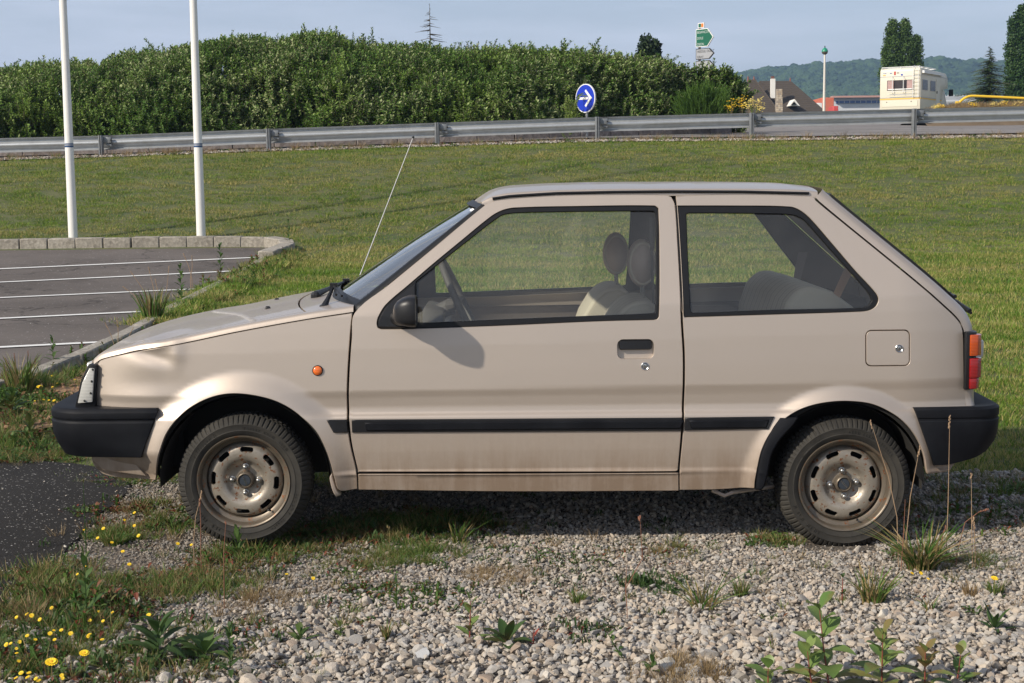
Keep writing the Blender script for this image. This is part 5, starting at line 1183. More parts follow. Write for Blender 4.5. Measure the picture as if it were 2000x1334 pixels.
def lump(x, z, s=0): return np.array([mnoise.noise(Vector((a*.33+s, b*.5, 2)))*1.2+.8*mnoise.noise(Vector((a*.9, b*1.5, 7+s)))+.45*mnoise.noise(Vector((a*2.3, b*3.0, 4))) for a, b in zip(x, z)])
HG = empty('shrub_thicket', (-5, 39, 2.3), 'dense green shrub thicket filling the roundabout island behind the crash barrier', 'shrubs')
n = 23000; x = RNG.uniform(-18, float(tx.max())-.05, n); t = RNG.random(n)**.85; y, z = hedge_pt(x, t); lp_ = lump(x, z); dep = -lp_*.8+RNG.exponential(.22, n)
y = y+dep*np.cos(t*np.pi/2*.8); z = z-dep*.2*np.sin(t*np.pi/2)-.14; z += (t > .93)*RNG.exponential(.07, n)
tl_ = RNG.uniform(.1, 1.0, n); az = RNG.normal(0, 1.0, n)
rot = np.stack([tl_*(1-t*.75), RNG.normal(0, .45, n), az], 1)      # lean towards us at the face
kx = x > 5.6; x = x-np.where(kx, .15, 0)
bake('foliage', np.stack([x, y, z], 1), RNG.uniform(.55, 1.15, n), RNG.integers(0, 5, n), hk, rot, parent=HG)
# shoots that stick out of the top
n = 300; x = RNG.uniform(-16, 5.0, n); zz = np.interp(x, tx, tzz); bake('tall_shoots', np.stack([x, np.full(n, YT)+RNG.normal(0, .3, n), zz-.22+RNG.exponential(.05, n)], 1), RNG.uniform(.4, .85, n)*(1+.5*((x < -8.0)&(x > -11))), RNG.integers(0, 5, n), hk, np.stack([RNG.normal(0, .15, n), RNG.normal(0, .15, n), RNG.uniform(0, 6.3, n)], 1), parent=HG)
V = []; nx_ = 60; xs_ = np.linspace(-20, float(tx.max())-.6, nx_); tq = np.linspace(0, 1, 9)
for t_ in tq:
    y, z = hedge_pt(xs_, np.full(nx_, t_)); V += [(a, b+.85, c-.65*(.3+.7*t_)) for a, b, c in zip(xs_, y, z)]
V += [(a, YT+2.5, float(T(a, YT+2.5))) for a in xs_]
m_ = mesh('dark_inner_hull', V, [(r*nx_+c, r*nx_+c+1, (r+1)*nx_+c+1, (r+1)*nx_+c) for r in range(len(tq)) for c in range(nx_-1)], plain('painted_inner_shade', (.022, .030, .012), .95, var=.5, scale=6), HG, True)  # dark hull inside the leaves, inner shade put into its colour
# broom-like bush at the right end, yellow flowering plants
BR = empty('broom_bush', (5.2, 39.6, 2.5), 'light green feathery broom bush at the right end of the thicket', 'bush')
bk = [sprig_mesh('broom_sprig', 40+s, .6, 44, .16, .012, M_BROOM, 1.0, M_BROOM, 0) for s in range(3)]
n = 900; cx, cz = at_y(1375, 190, 39.2)[0], at_y(1375, 215, 39.2)[2]; a = RNG.uniform(0, math.pi, n); r = np.sqrt(RNG.random(n)); x = cx+.60*r*np.cos(a)*1.0; z = cz-.25+.62*r*np.sin(a)-.1; y = 39.2+RNG.normal(0, .22, n)
bake('foliage', np.stack([x, y, z], 1), RNG.uniform(.5, .95, n), RNG.integers(0, 3, n), bk, np.stack([RNG.normal(0.1, .25, n), (x-cx)*.7+RNG.normal(0, .2, n), RNG.uniform(-.5, .5, n)], 1), parent=BR)
M_YEL = plain('yellow_petals', (.80, .52, .015), .6); M_YEL2 = plain('pale_yellow_petals', (.72, .58, .16), .7)
def ragwort(px, py0, py1, Y, wpx, lb, seed, dense=1.0):
    r = random.Random(seed); b = at_y(px, py1, Y); tp = at_y(px, py0, Y); w = wpx/2862*Y; H_ = tp[2]-b[2]
    R0_ = empty('ragwort_plant', (b[0], Y, b[2]), lb, 'flowering plant', 'yellow flowering plants behind the barrier'); st = MB(); fl_ = MB()
    for k in range(int(9*dense)):
        a = Vector((b[0]+r.uniform(-.3, .3)*w*.4, Y, b[2]-.3)); e = Vector((b[0]+r.uniform(-.5, .5)*w, Y+r.uniform(-.12, .12), b[2]+H_*r.uniform(.35, .97))); st.tube([a, (a+e)/2+Vector((0, 0, .04)), e], .006, 4)
        for j in range(9):
            q = e+Vector((r.gauss(0, .055), r.gauss(0, .05), r.gauss(0, .03))); fl_.lathe([(.0, .006), (.018, .004), (.022, -.004)], q, 'z', 6)
    st.build('stems', M_WGRASS, R0_); fl_.build('flowers', M_YEL if seed % 2 else M_YEL2, R0_)
ragwort(1428, 196, 222, 38.6, 16, 'small clump of yellow flowers at the foot of the thicket end', 1, .7)
ragwort(1447, 188, 220, 38.8, 16, 'yellow flower heads against the brown roof edge', 3, .7)
ragwort(1470, 192, 224, 37.8, 34, 'widest pale yellow flowering plant below the brown roof', 2, 2.2)
# bare little conifer and dark tree behind the thicket
def conifer(name, px, py_top, py_bot, Y, wpx, lb, mat, layers, seed, sparse=1.0, cat='tree'):
    r = random.Random(seed); tp = at_y(px, py_top, Y); bt = at_y(px, py_bot, Y); H_ = tp[2]-bt[2]; w = wpx/2862*Y/2; zg = float(T(tp[0], Y)); R0_ = empty(name, (tp[0], Y, min(bt[2], zg)), lb, cat)
    MB().tube([(tp[0], Y, min(zg, bt[2])-.2), (tp[0], Y, bt[2]), (tp[0], Y, tp[2]+H_*.02)], [H_*.022, H_*.016, .004*H_**.3], 8).build('trunk', M_BARK, R0_, sm=True)
    V = []; Fc = []; bm_ = MB()
    for i in range(layers):
        f = (i+.4)/layers; z = tp[2]-H_*f; rad = w*(f**.85)*1.0
        for k in range(int((5+f*7)*sparse)):
            a = r.uniform(0, 6.28); L_ = rad*r.uniform(.65, 1.12); d = Vector((math.cos(a), math.sin(a), 0)); z0 = z+r.uniform(-.5, .5)*H_/layers; e = Vector((tp[0], Y, z0))+d*L_+Vector((0, 0, -L_*.10+.12*L_*r.random())); p0 = Vector((tp[0], Y, z0+.10*L_)); bm_.tube([p0, e], [.012*H_**.3, .004], 3, cap=False)
            m = max(4, int(L_/H_*55)); s = d.cross(Vector((0, 0, 1)))
            for j in range(m):
                t_ = (j+.7)/m; q = p0.lerp(e, t_); sz = H_*.045*(1.15-t_*.6)*r.uniform(.6, 1.2)*(.6 if sparse < .8 else 1)
                for sd_ in (-1, 1):
                    dv = (d*r.uniform(.4, 1)+s*sd_*r.uniform(.5, 1)+Vector((0, 0, r.uniform(-.6, .15)))).normalized()*sz; pv = dv.cross(Vector((0, 0, 1))).normalized()*sz*.22; b = len(V)
                    V += [q-pv, q+pv, q+dv+pv*.4, q+dv-pv*.4]; Fc.append((b, b+1, b+2, b+3))
    bm_.build('branches', M_BARK, R0_); mesh('needles', V, Fc, mat, R0_); return R0_
M_FIR = leaf_mat('fir_needles', (.026, .065, .016), (.075, .125, .030), None, patch=1.2, trans=.1); M_FIRB = leaf_mat('sparse_needles', (.05, .05, .035), (.10, .085, .05), None, patch=2, trans=.05)
conifer('young_fir', 839, 8, 82, 48, 72, 'bare spindly fir top poking out above the middle of the thicket', M_FIRB, 9, 5, .55)
conifer('spruce', 1934, 92, 205, 95, 135, 'dark spruce with drooping branches right of the camper van', M_FIR, 24, 8, 1.5)
def clump_mesh(name, seed, n, R_, s, mat):
    r = random.Random(seed); V = []; Fc = []
    for _ in range(n):
        p = Vector((r.gauss(0, 1), r.gauss(0, 1), r.gauss(0, 1))).normalized()*R_*r.random()**.5; a = Vector((r.gauss(0, 1), r.gauss(0, 1), r.gauss(0, 1))).normalized(); b = a.cross(Vector((r.gauss(0, 1), r.gauss(0, 1), r.gauss(0, 1)))).normalized(); k = len(V); q = s*r.uniform(.6, 1.3)
        V += [p-a*q, p+b*q*.55, p+a*q, p-b*q*.55]; Fc.append((k, k+1, k+2, k+3))
    me = bpy.data.meshes.new(name); me.from_pydata([tuple(v) for v in V], [], Fc); me.materials.append(mat); return me
M_POP = leaf_mat('poplar_leaf', (.028, .068, .014), (.085, .14, .030), None, patch=.5, trans=.12); M_POPB = leaf_mat('dark_poplar_leaf', (.010, .026, .012), (.035, .058, .020), None, patch=.7, trans=.1)
ck = [clump_mesh('leaf_clump', s, 34, .5, .13, M_POP) for s in range(4)]
def crown_tree(name, lb, base_px, Y, lobes, n, seed, cs=1.0, variants=None, cat='tree'):
    """lobes: (px, py_top, py_bot, half width px) upright spindle shapes"""
    g_ = np.random.default_rng(seed); zg = float(T(at_y(base_px, 200, Y)[0], Y)); R0_ = empty(name, (at_y(base_px, 200, Y)[0], Y, zg), lb, cat); tk = MB(); P = []
    for px, a, b, hw in lobes:
        tp, bt = at_y(px, a, Y), at_y(px, b, Y); w = hw/2862*Y; m = int(n*hw*(b-a)/sum(l[3]*(l[2]-l[1]) for l in lobes)); H_ = tp[2]-bt[2]
        tk.tube([(bt[0], Y, zg-.3), (bt[0], Y, bt[2]), (tp[0], Y, tp[2]-.1*H_)], [.03*H_**.7+.05, .02*H_**.7+.04, .02], 7)
        t_ = g_.random(m); an = g_.uniform(0, 6.28, m); prof = np.interp(t_, [0, .12, .35, .62, .82, .94, 1], [.75, .95, 1.0, .88, .62, .36, .08]); wob = 1+.34*np.sin(t_*23+an*2+px)*np.sin(an*3+t_*9)
        rr = w*prof*wob*np.sqrt(g_.uniform(.25, 1, m)); P.append(np.stack([bt[0]+(tp[0]-bt[0])*t_+rr*np.cos(an), Y+rr*np.sin(an), bt[2]+H_*t_+g_.normal(0, .12*cs, m)], 1))
    P = np.vstack(P); tk.build('trunk', M_BARK, R0_, sm=True)
    bake('crown', P, g_.uniform(.6, 1.2, len(P))*cs, g_.integers(0, len(variants or ck), len(P)), variants or ck, g_.uniform(0, 6.28, (len(P), 3)), parent=R0_); return R0_
crown_tree('poplar', 'pair of dark poplars close together standing behind the camper van', 1760, 120, [(1744, 41, 200, 17), (1768, 42, 200, 18), (1790, 72, 200, 12), (1730, 92, 200, 8)], 1300, 3, .66)
crown_tree('poplar', 'tallest dark poplar cut off by the right edge of the photo', 1998, 110, [(2000, 14, 205, 27), (1978, 40, 205, 11), (2022, 30, 205, 22)], 1900, 4, .68)
ckb = [clump_mesh('dark_leaf_clump', s+9, 26, .3, .10, M_POPB) for s in range(3)]
crown_tree('cypress_tree', 'small dark treetop leaning above the thicket left of the direction sign', 1268, 60, [(1262, 84, 150, 10), (1275, 92, 150, 10)], 520, 5, .9, ckb)
n = 60; q_ = at_y(1129, 200, 34.4); bake('overhanging_sprigs', np.stack([q_[0]+RNG.normal(-.17, .10, n), 34.35+RNG.uniform(-.15, .05, n), q_[2]-.30+RNG.normal(0, .26, n)], 1), RNG.uniform(.3, .55, n), RNG.integers(0, 5, n), hk, np.stack([RNG.uniform(-.2, .8, n), RNG.normal(.4, .4, n), RNG.uniform(-1, 1, n)], 1), parent=HG)
# ============================================================ house
M_ROOF = NT('brown_roof_tiles'); _g = M_ROOF.n('NewGeometry').outputs['Position']; _w = M_ROOF.n('TexWave', bands_direction='Z'); _w.inputs['Scale'].default_value = 1.6; _w.inputs['Distortion'].default_value = .6; M_ROOF.l(_g, _w.inputs[0])
M_ROOF.set(Base_Color=M_ROOF.mix(M_ROOF.math('ADD', M_ROOF.math('MULTIPLY', _w.outputs['Fac'], .35), M_ROOF.math('MULTIPLY', M_ROOF.noise(_g, 3, 6, .7), .7)), (.036, .028, .021), (.082, .064, .048)), Roughness=.9); M_ROOF.bump(_w.outputs['Fac'], .8, .08); M_ROOF = M_ROOF.m
YH = 140.0
def hp(px, py, d=0.0): return at_y(px, py, YH+d)
hb_ = hp(1530, 240); HS = empty('house', (hb_[0], YH, float(T(hb_[0], YH))), 'house with steep brown tiled roof seen beyond the end of the thicket', 'house')
e0, e1 = hp(1428, 235), hp(1625, 235); r0, r1 = hp(1484, 158, 5), hp(1545, 158, 5); zE = e0[2]; hipL = hp(1462, 155, 2.5); hipM = hp(1474, 155, 2.5)
V = [(e0[0], YH-1, zE), (e1[0], YH-1, zE), (e1[0], YH+11, zE), (e0[0], YH+11, zE), tuple(r0), tuple(r1)]
rf = MB(); rf.add(V, [(0, 1, 5, 4), (1, 2, 5), (2, 3, 4, 5), (3, 0, 4), (3, 2, 1, 0)]); RF_ = rf.build('roof', M_ROOF, HS)
w0, w1 = hp(1430, 235, -2.5), hp(1530, 235, -2.5)
V = [(w0[0], YH-3, zE), (w1[0], YH-3, zE), (w1[0], YH+4.5, zE), (w0[0], YH+4.5, zE), tuple(hipL), tuple(hipM)]
rf = MB(); rf.add(V, [(0, 1, 5, 4), (1, 2, 5), (2, 3, 4, 5), (3, 0, 4), (3, 2, 1, 0)]); RF2 = rf.build('roof', M_ROOF, HS)
wl_ = MB(); zg = float(T(hb_[0], YH)); wl_.box(((e0[0]+e1[0])/2, YH+5, (zE+zg)/2-.4), (e1[0]-e0[0]-.6, 10.5, zE-zg+.6)); wl_.build('wall', plain('render_wall', (.5, .46, .40), .9), HS)
MB().tube([V[1], V[5]], .09, 4).build('ridge', M_ROOF, RF2)
for a, b, d in ((1461, 149, 2.5), (1472.5, 149, 2.5), (1543.5, 152, 5)): q = hp(a, b, d); MB().tube([(q[0], q[1], q[2]-.5), q], [.10, .05], 6).build('ridge_finial', plain('terracotta_%d' % a, (.22, .09, .07), .8), HS)
c1, c2 = hp(1505, 192, 1.0), hp(1513.5, 154, 1.0); ch = MB(); ch.box(((c1[0]+c2[0])/2, c1[1], (c1[2]+c2[2])/2), (c2[0]-c1[0], .5, c2[2]-c1[2])); CH = ch.build('chimney', plain('white_render', (.72, .70, .66), .8), HS)
q = hp(1509, 152, 1.0); MB().box((q[0], q[1], q[2]), (.28, .3, .28)).build('chimney_pot', plain('pot', (.16, .07, .05), .8), CH)
c1, c2 = hp(1514.5, 232, -2.0), hp(1526, 174, -2.0); sm_ = MB(); sm_.box(((c1[0]+c2[0])/2+.05, c1[1], (c1[2]+c2[2])/2), (.66, .6, c2[2]-c1[2]), None, .78); SC = sm_.build('stone_chimney', plain('mortar', (.28, .24, .19), .9), HS)
rs = random.Random(2); nrow = 15
for i in range(nrow):
    z = c1[2]+(c2[2]-c1[2])*(i+.5)/nrow; k = 1-.22*(i+.5)/nrow; wdt = .66*k; x = (c1[0]+c2[0])/2+.05-wdt/2; 
    while x < (c1[0]+c2[0])/2+.05+wdt/2-.06:
        s_ = min(rs.uniform(.13, .26), (c1[0]+c2[0])/2+.05+wdt/2-x); MB().box((x+s_/2, c1[1]-.30*k-.005, z), (s_-.02, .06, (c2[2]-c1[2])/nrow-.03)).build('stone', plain('chimney_stone_%d' % rs.randrange(3), rs.choice([(.46, .36, .26), (.36, .30, .25), (.54, .46, .36)]), .9), SC); x += s_
q = [hp(1541, 207, -.3), hp(1561, 207, -.3), hp(1551, 194, -.3)]; dm_ = MB().prism([tuple(p) for p in q], (0, -.3, 0), (0, 3, 0)).build('dormer', plain('dormer_white', (.75, .73, .68), .7), HS)
q = [hp(1546, 204.5, -.7), hp(1556, 204.5, -.7), hp(1551, 198, -.7)]; MB().prism([tuple(p) for p in q], (0, -.02, 0), (0, .2, 0)).build('dormer_opening', P_DARK, dm_)
# street lamp
q = at_y(1611, 97, 88); zg = float(T(q[0], 88)); SL = empty('street_lamp', (q[0], 88, zg), 'slim street lamp with a green dome beside the brown roof', 'street lamp')
MB().tube([(q[0], 88, zg-.2), (q[0], 88, q[2]-.2)], [.09, .055], 10).build('pole', plain('lamp_pole_paint', (.62, .58, .52), .5), SL, sm=True)
MB().lathe([(0, .24), (.05, .23), (.13, .17), (.185, .06), (.19, 0)], (q[0], 88, q[2]-.12), 'z', 20).build('lamp_dome', plain('lamp_green', (.015, .22, .13), .4), SL, sm=True)
MB().lathe([(.185, 0), (.16, -.09), (.09, -.15), (0, -.17)], (q[0], 88, q[2]-.125), 'z', 20).build('lamp_bowl', plain('lamp_bowl_smoked', (.10, .09, .08), .3), SL, sm=True)
MB().tube([(q[0], 88, q[2]+.12), (q[0], 88, q[2]+.22)], .03, 6).build('lamp_knob', P_DARK, SL)
# ============================================================ camper van
YV = 86.0; o3 = at_y(1797, 214, YV); RZ = math.radians(-33)
zv = float(T(o3[0], YV)); CV = empty('camper_van', (o3[0], YV, zv), 'cream camper van with roof rack, rear ladder and yellow stripe, parked far right', 'camper van')
fw = Vector((math.sin(-RZ), math.cos(-RZ), 0)); lf = Vector((-fw.y, fw.x, 0)); up = Vector((0, 0, 1))      # origin: rear right corner at the ground
Wv = 2.42; z0v = at_y(1797, 216, YV)[2]-zv; z1v = at_y(1797, 131, YV)[2]-zv; Ov = Vector((o3[0], YV, zv))
def cv(a, b, c): return Ov+lf*a+fw*b+up*c      # a to the left, b forward, c up
def cvbox(a0, a1, b0, b1, c0, c1): return [cv(a0, b0, c0), cv(a1, b0, c0), cv(a1, b1, c0), cv(a0, b1, c0)], (0, 0, 0), (0, 0, c1-c0)
M_CREAM = plain('cream_bodywork', (.64, .60, .49), .4, var=.06, scale=2); M_GREYS = plain('grey_stripe', (.38, .40, .42), .5); M_YST = plain('yellow_stripe', (.72, .45, .08), .5); M_CWIN = plain('camper_window', (.035, .028, .030), .15); M_CURT = plain('curtain', (.40, .27, .25), .9, var=.3, scale=8)
hB, hT = .45, z1v
side = [(0, hB), (4.2, hB), (4.2, hT-1.15), (5.35, hT-1.0), (5.25, hT-.35), (4.9, hT-.12), (.12, hT), (0, hT-.12)]
bd = MB().prism([cv(0, b, c) for b, c in side], (0, 0, 0), tuple(lf*Wv)).build('body', M_CREAM, CV, bevel=.05)
MB().prism([cv(.15, b, c) for b, c in [(4.2, .5), (6.3, .5), (6.35, .95), (5.7, 1.15), (5.2, hT-1.1), (4.2, hT-1.12)]], (0, 0, 0), tuple(lf*(Wv-.3))).build('cab', M_CREAM, CV, bevel=.05)
def onrear(name, a0, a1, c0, c1, mat, par, d=.012, th=.02): return MB().prism([cv(a0, -d, c0), cv(a1, -d, c0), cv(a1, -d, c1), cv(a0, -d, c1)], (0, 0, 0), tuple(fw*th)).build(name, mat, par)
def onside(name, b0, b1, c0, c1, mat, par, d=.012, th=.02): return MB().prism([cv(-d, b0, c0), cv(-d, b1, c0), cv(-d, b1, c1), cv(-d, b0, c1)], (0, 0, 0), tuple(lf*th)).build(name, mat, par)
pz = lambda py: at_y(1760, py, YV)[2]-zv
W1 = onrear('rear_window', .42, 1.98, pz(175), pz(155), M_CWIN, CV, .02)
for a0, a1 in ((.45, .80), (1.60, 1.95)): onrear('curtain', a0, a1, pz(174), pz(156), M_CURT, W1, .024, .004)
onrear('window_rail', .50, 1.92, pz(174), pz(172), M_SWHITE, W1, .05, .02)
onrear('stripe', 0.02, Wv-.02, pz(193), pz(190.5), M_YST, CV); onrear('stripe', 0.02, Wv-.02, pz(190), pz(188.6), M_GREYS, CV, .012)
onside('stripe', .02, 4.18, pz(193), pz(190.5), M_YST, CV); onside('stripe', .02, 4.18, pz(190), pz(188.6), M_GREYS, CV); onside('stripe', .02, 5.1, pz(145.5), pz(144.5), M_GREYS, CV); onrear('stripe', .02, Wv-.02, pz(148), pz(147), M_GREYS, CV)
LK = onrear('locker_door', .16, 2.28, pz(207), pz(196), M_CREAM, CV, .02); 
for a in (.5, 1.95): onrear('locker_catch', a, a+.06, pz(198.5), pz(197), P_DARK, LK, .03)
for b0 in (.35, 1.85): onside('side_window', b0, b0+.95, pz(175), pz(155), M_CWIN, CV, .02)
dr = onside('door', 2.95, 3.7, pz(205), pz(151), M_CREAM, CV, .02); onside('door_handle', 3.02, 3.14, pz(179), pz(174), P_DARK, dr, .04)
onside('awning_case', .15, 3.9, pz(142.5), pz(137.5), M_SWHITE, CV, .16, .16)
rk = MB(); 
for z in (hT+.06,): 
    for a in (.1, Wv-.1): rk.tube([cv(a, .05, z), cv(a, 3.2, z)], .025, 5)
    for b in (.05, 1.0, 2.0, 3.2): rk.tube([cv(.1, b, z), cv(Wv-.1, b, z)], .025, 5)
    for a in (.1, 1.2, Wv-.1): rk.tube([cv(a, .05, z-.15), cv(a, .05, z)], .02, 4)
rk.build('roof_rack', M_SWHITE, CV)
ld = MB(); 
for a in (.10, .42): ld.tube([cv(a, -.12, pz(190)), cv(a, -.12, hT+.05), cv(a, .1, hT+.10)], .018, 5)
for k in range(8): z = pz(188)+(hT-pz(188))*k/7.5; ld.tube([cv(.10, -.12, z), cv(.42, -.12, z)], .014, 4)
ld.build('ladder', M_SWHITE, CV)
bc = MB()
for a in (.95, 1.60): bc.tube([cv(a+.08, -.02, pz(147)), cv(a, -.22, pz(150)), cv(a, -.20, pz(180)), cv(a, -.02, pz(182))], .02, 5)
for c in (178, 184): bc.tube([cv(.45, -.20, pz(c)), cv(1.9, -.20, pz(c))], .016, 4)
bc.build('bike_rack', M_SWHITE, CV)
onrear('decal', 1.48, 1.58, pz(144.5), pz(137.5), plain('decal_red', (.45, .04, .03), .5), bd, .018); onrear('decal', 1.06, 1.17, pz(146), pz(143), plain('decal_blue', (.03, .07, .4), .5), bd, .018)
for k, a in enumerate((2.05, 2.16, 1.70, 1.78, 1.36, 1.28)): onrear('decal', a, a+.05, pz(141.5), pz(139.8), plain('decal_dark_%d' % k, [(.03, .07, .4), (.03, .1, .35), (.05, .05, .05)][min(k//2, 2)], .5), bd, .018)
onrear('decal', 2.08, 2.24, pz(145), pz(143.6), M_YST, bd, .018)
for a, b in ((.0, .9), (Wv-.22, .9), (.1, 5.0), (Wv-.32, 5.0)): MB().add(*(lambda V_, F_: (V_, F_))([cv(a+s*.22, b+.33*math.cos(2*math.pi*k/16), .33+.33*math.sin(2*math.pi*k/16)) for s in (0, 1) for k in range(16)], [tuple(range(16)), tuple(range(31, 15, -1))]+[(k, (k+1) % 16, 16+(k+1) % 16, 16+k) for k in range(16)])).build('wheel', P_TRIM, CV)
MB().prism([cv(-.35, 5.2, 1.55), cv(-.08, 5.25, 1.55), cv(-.08, 5.25, 1.95), cv(-.35, 5.2, 1.95)], (0, 0, 0), tuple(fw*.08)).build('door_mirror', P_DARK, CV)
# ============================================================ depot, yellow pipe, bank weeds
YW = 420.0
def depot(name, px0, px1, py0, py1, mat, lb, Y, dep=40, cat='building'):
    a, b = at_y(px0, py1, Y), at_y(px1, py0, Y); zg = float(T(a[0], Y)); R0_ = empty(name, ((a[0]+b[0])/2, Y, zg), lb, cat); MB().box(((a[0]+b[0])/2, Y+dep/2, (zg-2+b[2])/2), (b[0]-a[0], dep, b[2]-zg+2)).build('wall', mat, R0_, bevel=.1, seg=1); return R0_, a, b
M_W2 = plain('warehouse_white', (.55, .56, .58), .6, var=.08, scale=.2); M_B2 = plain('warehouse_blue', (.03, .08, .25), .5); M_O2 = plain('orange_cladding', (.56, .13, .05), .6); M_R2 = plain('red_cladding', (.55, .05, .03), .6)
D1, a, b = depot('warehouse', 1622, 1728, 191, 225, M_W2, 'long white warehouse with a blue band left of the camper van', YW)
q0, q1 = at_y(1633, 202, YW-.3), at_y(1728, 196, YW-.3); MB().box(((q0[0]+q1[0])/2, YW-.2, (q0[2]+q1[2])/2), (q1[0]-q0[0], .5, q1[2]-q0[2])).build('window_band', M_B2, D1)
for k in range(9): x = q0[0]+(q1[0]-q0[0])*(k+.5)/9; MB().box((x, YW-.5, (q0[2]+q1[2])/2), (.12, .2, q1[2]-q0[2])).build('window_bar', M_W2, D1)
MB().box(((a[0]+b[0])/2, YW-1, b[2]+.3), (b[0]-a[0], 3, .5)).build('roof_edge', plain('roof_edge_red', (.45, .25, .20), .6), D1)
D2, a, b = depot('shop_hall', 1605, 1629, 190.5, 225, M_O2, 'orange cladded hall behind the street lamp', YW-25, 15)
D3, a, b = depot('kiosk', 1627.5, 1637.5, 207, 225, M_R2, 'small red box-shaped building beside the orange hall', YW-40, 6)
D4, a, b = depot('depot_hall', 1846, 1905, 187, 225, plain('depot_grey', (.36, .37, .38), .6, var=.2, scale=.15), 'long low grey depot hall between the camper van and the yellow pipe', 460)
MB().box(((a[0]+b[0])/2, 459, b[2]-1.5), (b[0]-a[0], .5, .5)).build('wall_band', M_W2, D4)
for k in range(10): x = a[0]+(b[0]-a[0])*(k+.5)/10; MB().tube([(x, 462, b[2]-.1), (x, 462, b[2]+.5)], .12, 4).build('roof_vent', M_W2, D4)
D5, a, b = depot('small_house', 1592, 1606, 201, 225, M_SWHITE, 'tiny white house at the foot of the brown roof', 300, 8)
Yp = 60.0; M_PIPE = plain('yellow_paint', (.75, .48, .03), .4)
pp = [at_y(a, b, Yp) for a, b in ((1871, 207), (1874, 200), (1882, 193), (1890, 189), (1898, 187.5), (1915, 188), (1950, 189.5), (2000, 192), (2060, 195), (2120, 198))]
pe = pp[-1]; YB = empty('height_barrier', (pp[0][0], Yp, pp[0][2]), 'yellow curved pipe rail above the barrier at the right edge', 'pipe barrier')
MB().tube(spline(np.array(pp), 4), .052, 10).build('pipe', M_PIPE, YB, sm=True); q = at_y(1869, 201, Yp); MB().box((q[0], Yp, q[2]), (.13, .10, .14)).build('clamp', M_PIPE, YB, bevel=.02)
MB().tube([(pe[0], Yp, pe[2]), (pe[0], Yp, float(T(pe[0], Yp))-.2)], .05, 8).build('support', M_PIPE, YB); MB().tube([pp[0], (pp[0][0], Yp, float(T(pp[0][0], Yp))-.2)], .05, 8).build('support', M_PIPE, YB)
# dry bank with weeds behind the rail at the right
xb0, xb1 = at_y(1790, 205, 52)[0], at_y(2100, 205, 52)[0]; nb = 40; V = []
for k in range(nb): x = xb0+(xb1-xb0)*k/(nb-1); h = at_y(1900, np.interp(k, [0, 8, nb-1], [222, 206, 200]), 52)[2]; V += [(x, 50, float(T(x, 50))-.1), (x, 52, h+.06*mnoise.noise(Vector((x*2, 0, 0)))), (x, 55, float(T(x, 55))-.1)]
bk_ = mesh('earth_bank', V, [(3*k+j, 3*k+3+j, 3*k+4+j, 3*k+1+j) for k in range(nb-1) for j in range(2)], plain('dry_earth', (.13, .095, .06), .95, var=.4, scale=3), None, True); bk_['kind'] = 'structure'
bw = [blade_mesh('bank_weed', 30, .25, .10, .30, .02, M_DRY, .5, 2, s) for s in range(3)]
n = 700; x = RNG.uniform(xb0, xb1, n); y = RNG.uniform(50.8, 52.3, n); z = np.interp(x, [V[3*k+1][0] for k in range(nb)], [V[3*k+1][2] for k in range(nb)])-.04-.25*np.abs(52-y); scatter('dry_bank_weeds', np.stack([x, y, z], 1), RNG.uniform(.4, .9, n), RNG.integers(0, 3, n), bw)
for k, (px, w_) in enumerate(((1829, 8), (1898, 12), (1946, 18), (1962, 16), (1990, 22), (1836, 10))):
    ragwort(px, 199 if px > 1880 else 205, 214, 51.5, w_, ['yellow flowers beside the front of the camper van', 'small yellow flowers under the curved end of the yellow pipe', 'yellow flower heads left of centre below the straight pipe', 'taller yellow flower heads below the straight pipe', 'widest yellow flower clump at the right edge', 'low yellow flowers just right of the camper van'][k], 10+k, .9)
# ============================================================ hills
YR = 1500.0
rid = [(1150, 150), (1300, 142), (1425, 135), (1470, 127), (1520, 121), (1580, 115), (1630, 111), (1680, 108), (1730, 107), (1790, 108), (1828, 103), (1860, 107), (1920, 108), (1960, 113), (1985, 115), (2060, 108), (2200, 104)]
rxp = np.array([at_y(a, b, YR)[0] for a, b in rid]); rzp = np.array([at_y(a, b, YR)[2] for a, b in rid])
def HZ(x, y):
    R1 = np.interp(x*YR/np.maximum(y, 700), rxp, rzp, left=rzp[0]*.8, right=rzp[-1]); t = np.clip((y-820)/(YR-820), 0, 1.0); s = t*t*(3-2*t)
    nz_ = np.sin(x*.011+1)*np.sin(y*.009)*9*(1-t)*t*4; back = np.clip((y-YR)/1500, 0, 1)
    return 12+(R1-12-15)*s+nz_-back*70
hx = np.arange(-300, 1500, 25.); hy = np.arange(780, 2300, 25.); X_, Y_ = np.meshgrid(hx, hy); Z_ = HZ(X_, Y_); nH = len(hx)
i, j = np.meshgrid(np.arange(len(hy)-1), np.arange(nH-1), indexing='ij'); a = (i*nH+j).ravel()
hl_ = fast_mesh('hills', np.stack([X_.ravel(), Y_.ravel(), Z_.ravel()], 1), np.stack([a, a+1, a+nH+1, a+nH], 1), plain('hill_soil', (.03, .05, .015), .95), None, True); hl_['kind'] = 'structure'
M_FOR = leaf_mat('forest_crown', (.012, .034, .010), (.042, .080, .024), None, patch=.012, trans=0, rough=.8, rnd_amt=.8)
def blob(seed):
    bm = bmesh.new(); bmesh.ops.create_icosphere(bm, subdivisions=3, radius=.5)
    for v in bm.verts: v.co *= 1+.28*mnoise.noise(v.co*4+Vector((seed*3, 0, 0)))+.16*mnoise.noise(v.co*10+Vector((0, seed, 0))); v.co.z *= .85
    me = bpy.data.meshes.new('forest_crown'); bm.to_mesh(me); bm.free(); me.materials.append(M_FOR); return me
fk = [blob(s) for s in range(4)]
n = 21000; y = 800+(1530-800)*RNG.random(n)**.8; x = y*RNG.uniform(.10, .42, n); z = HZ(x, y)
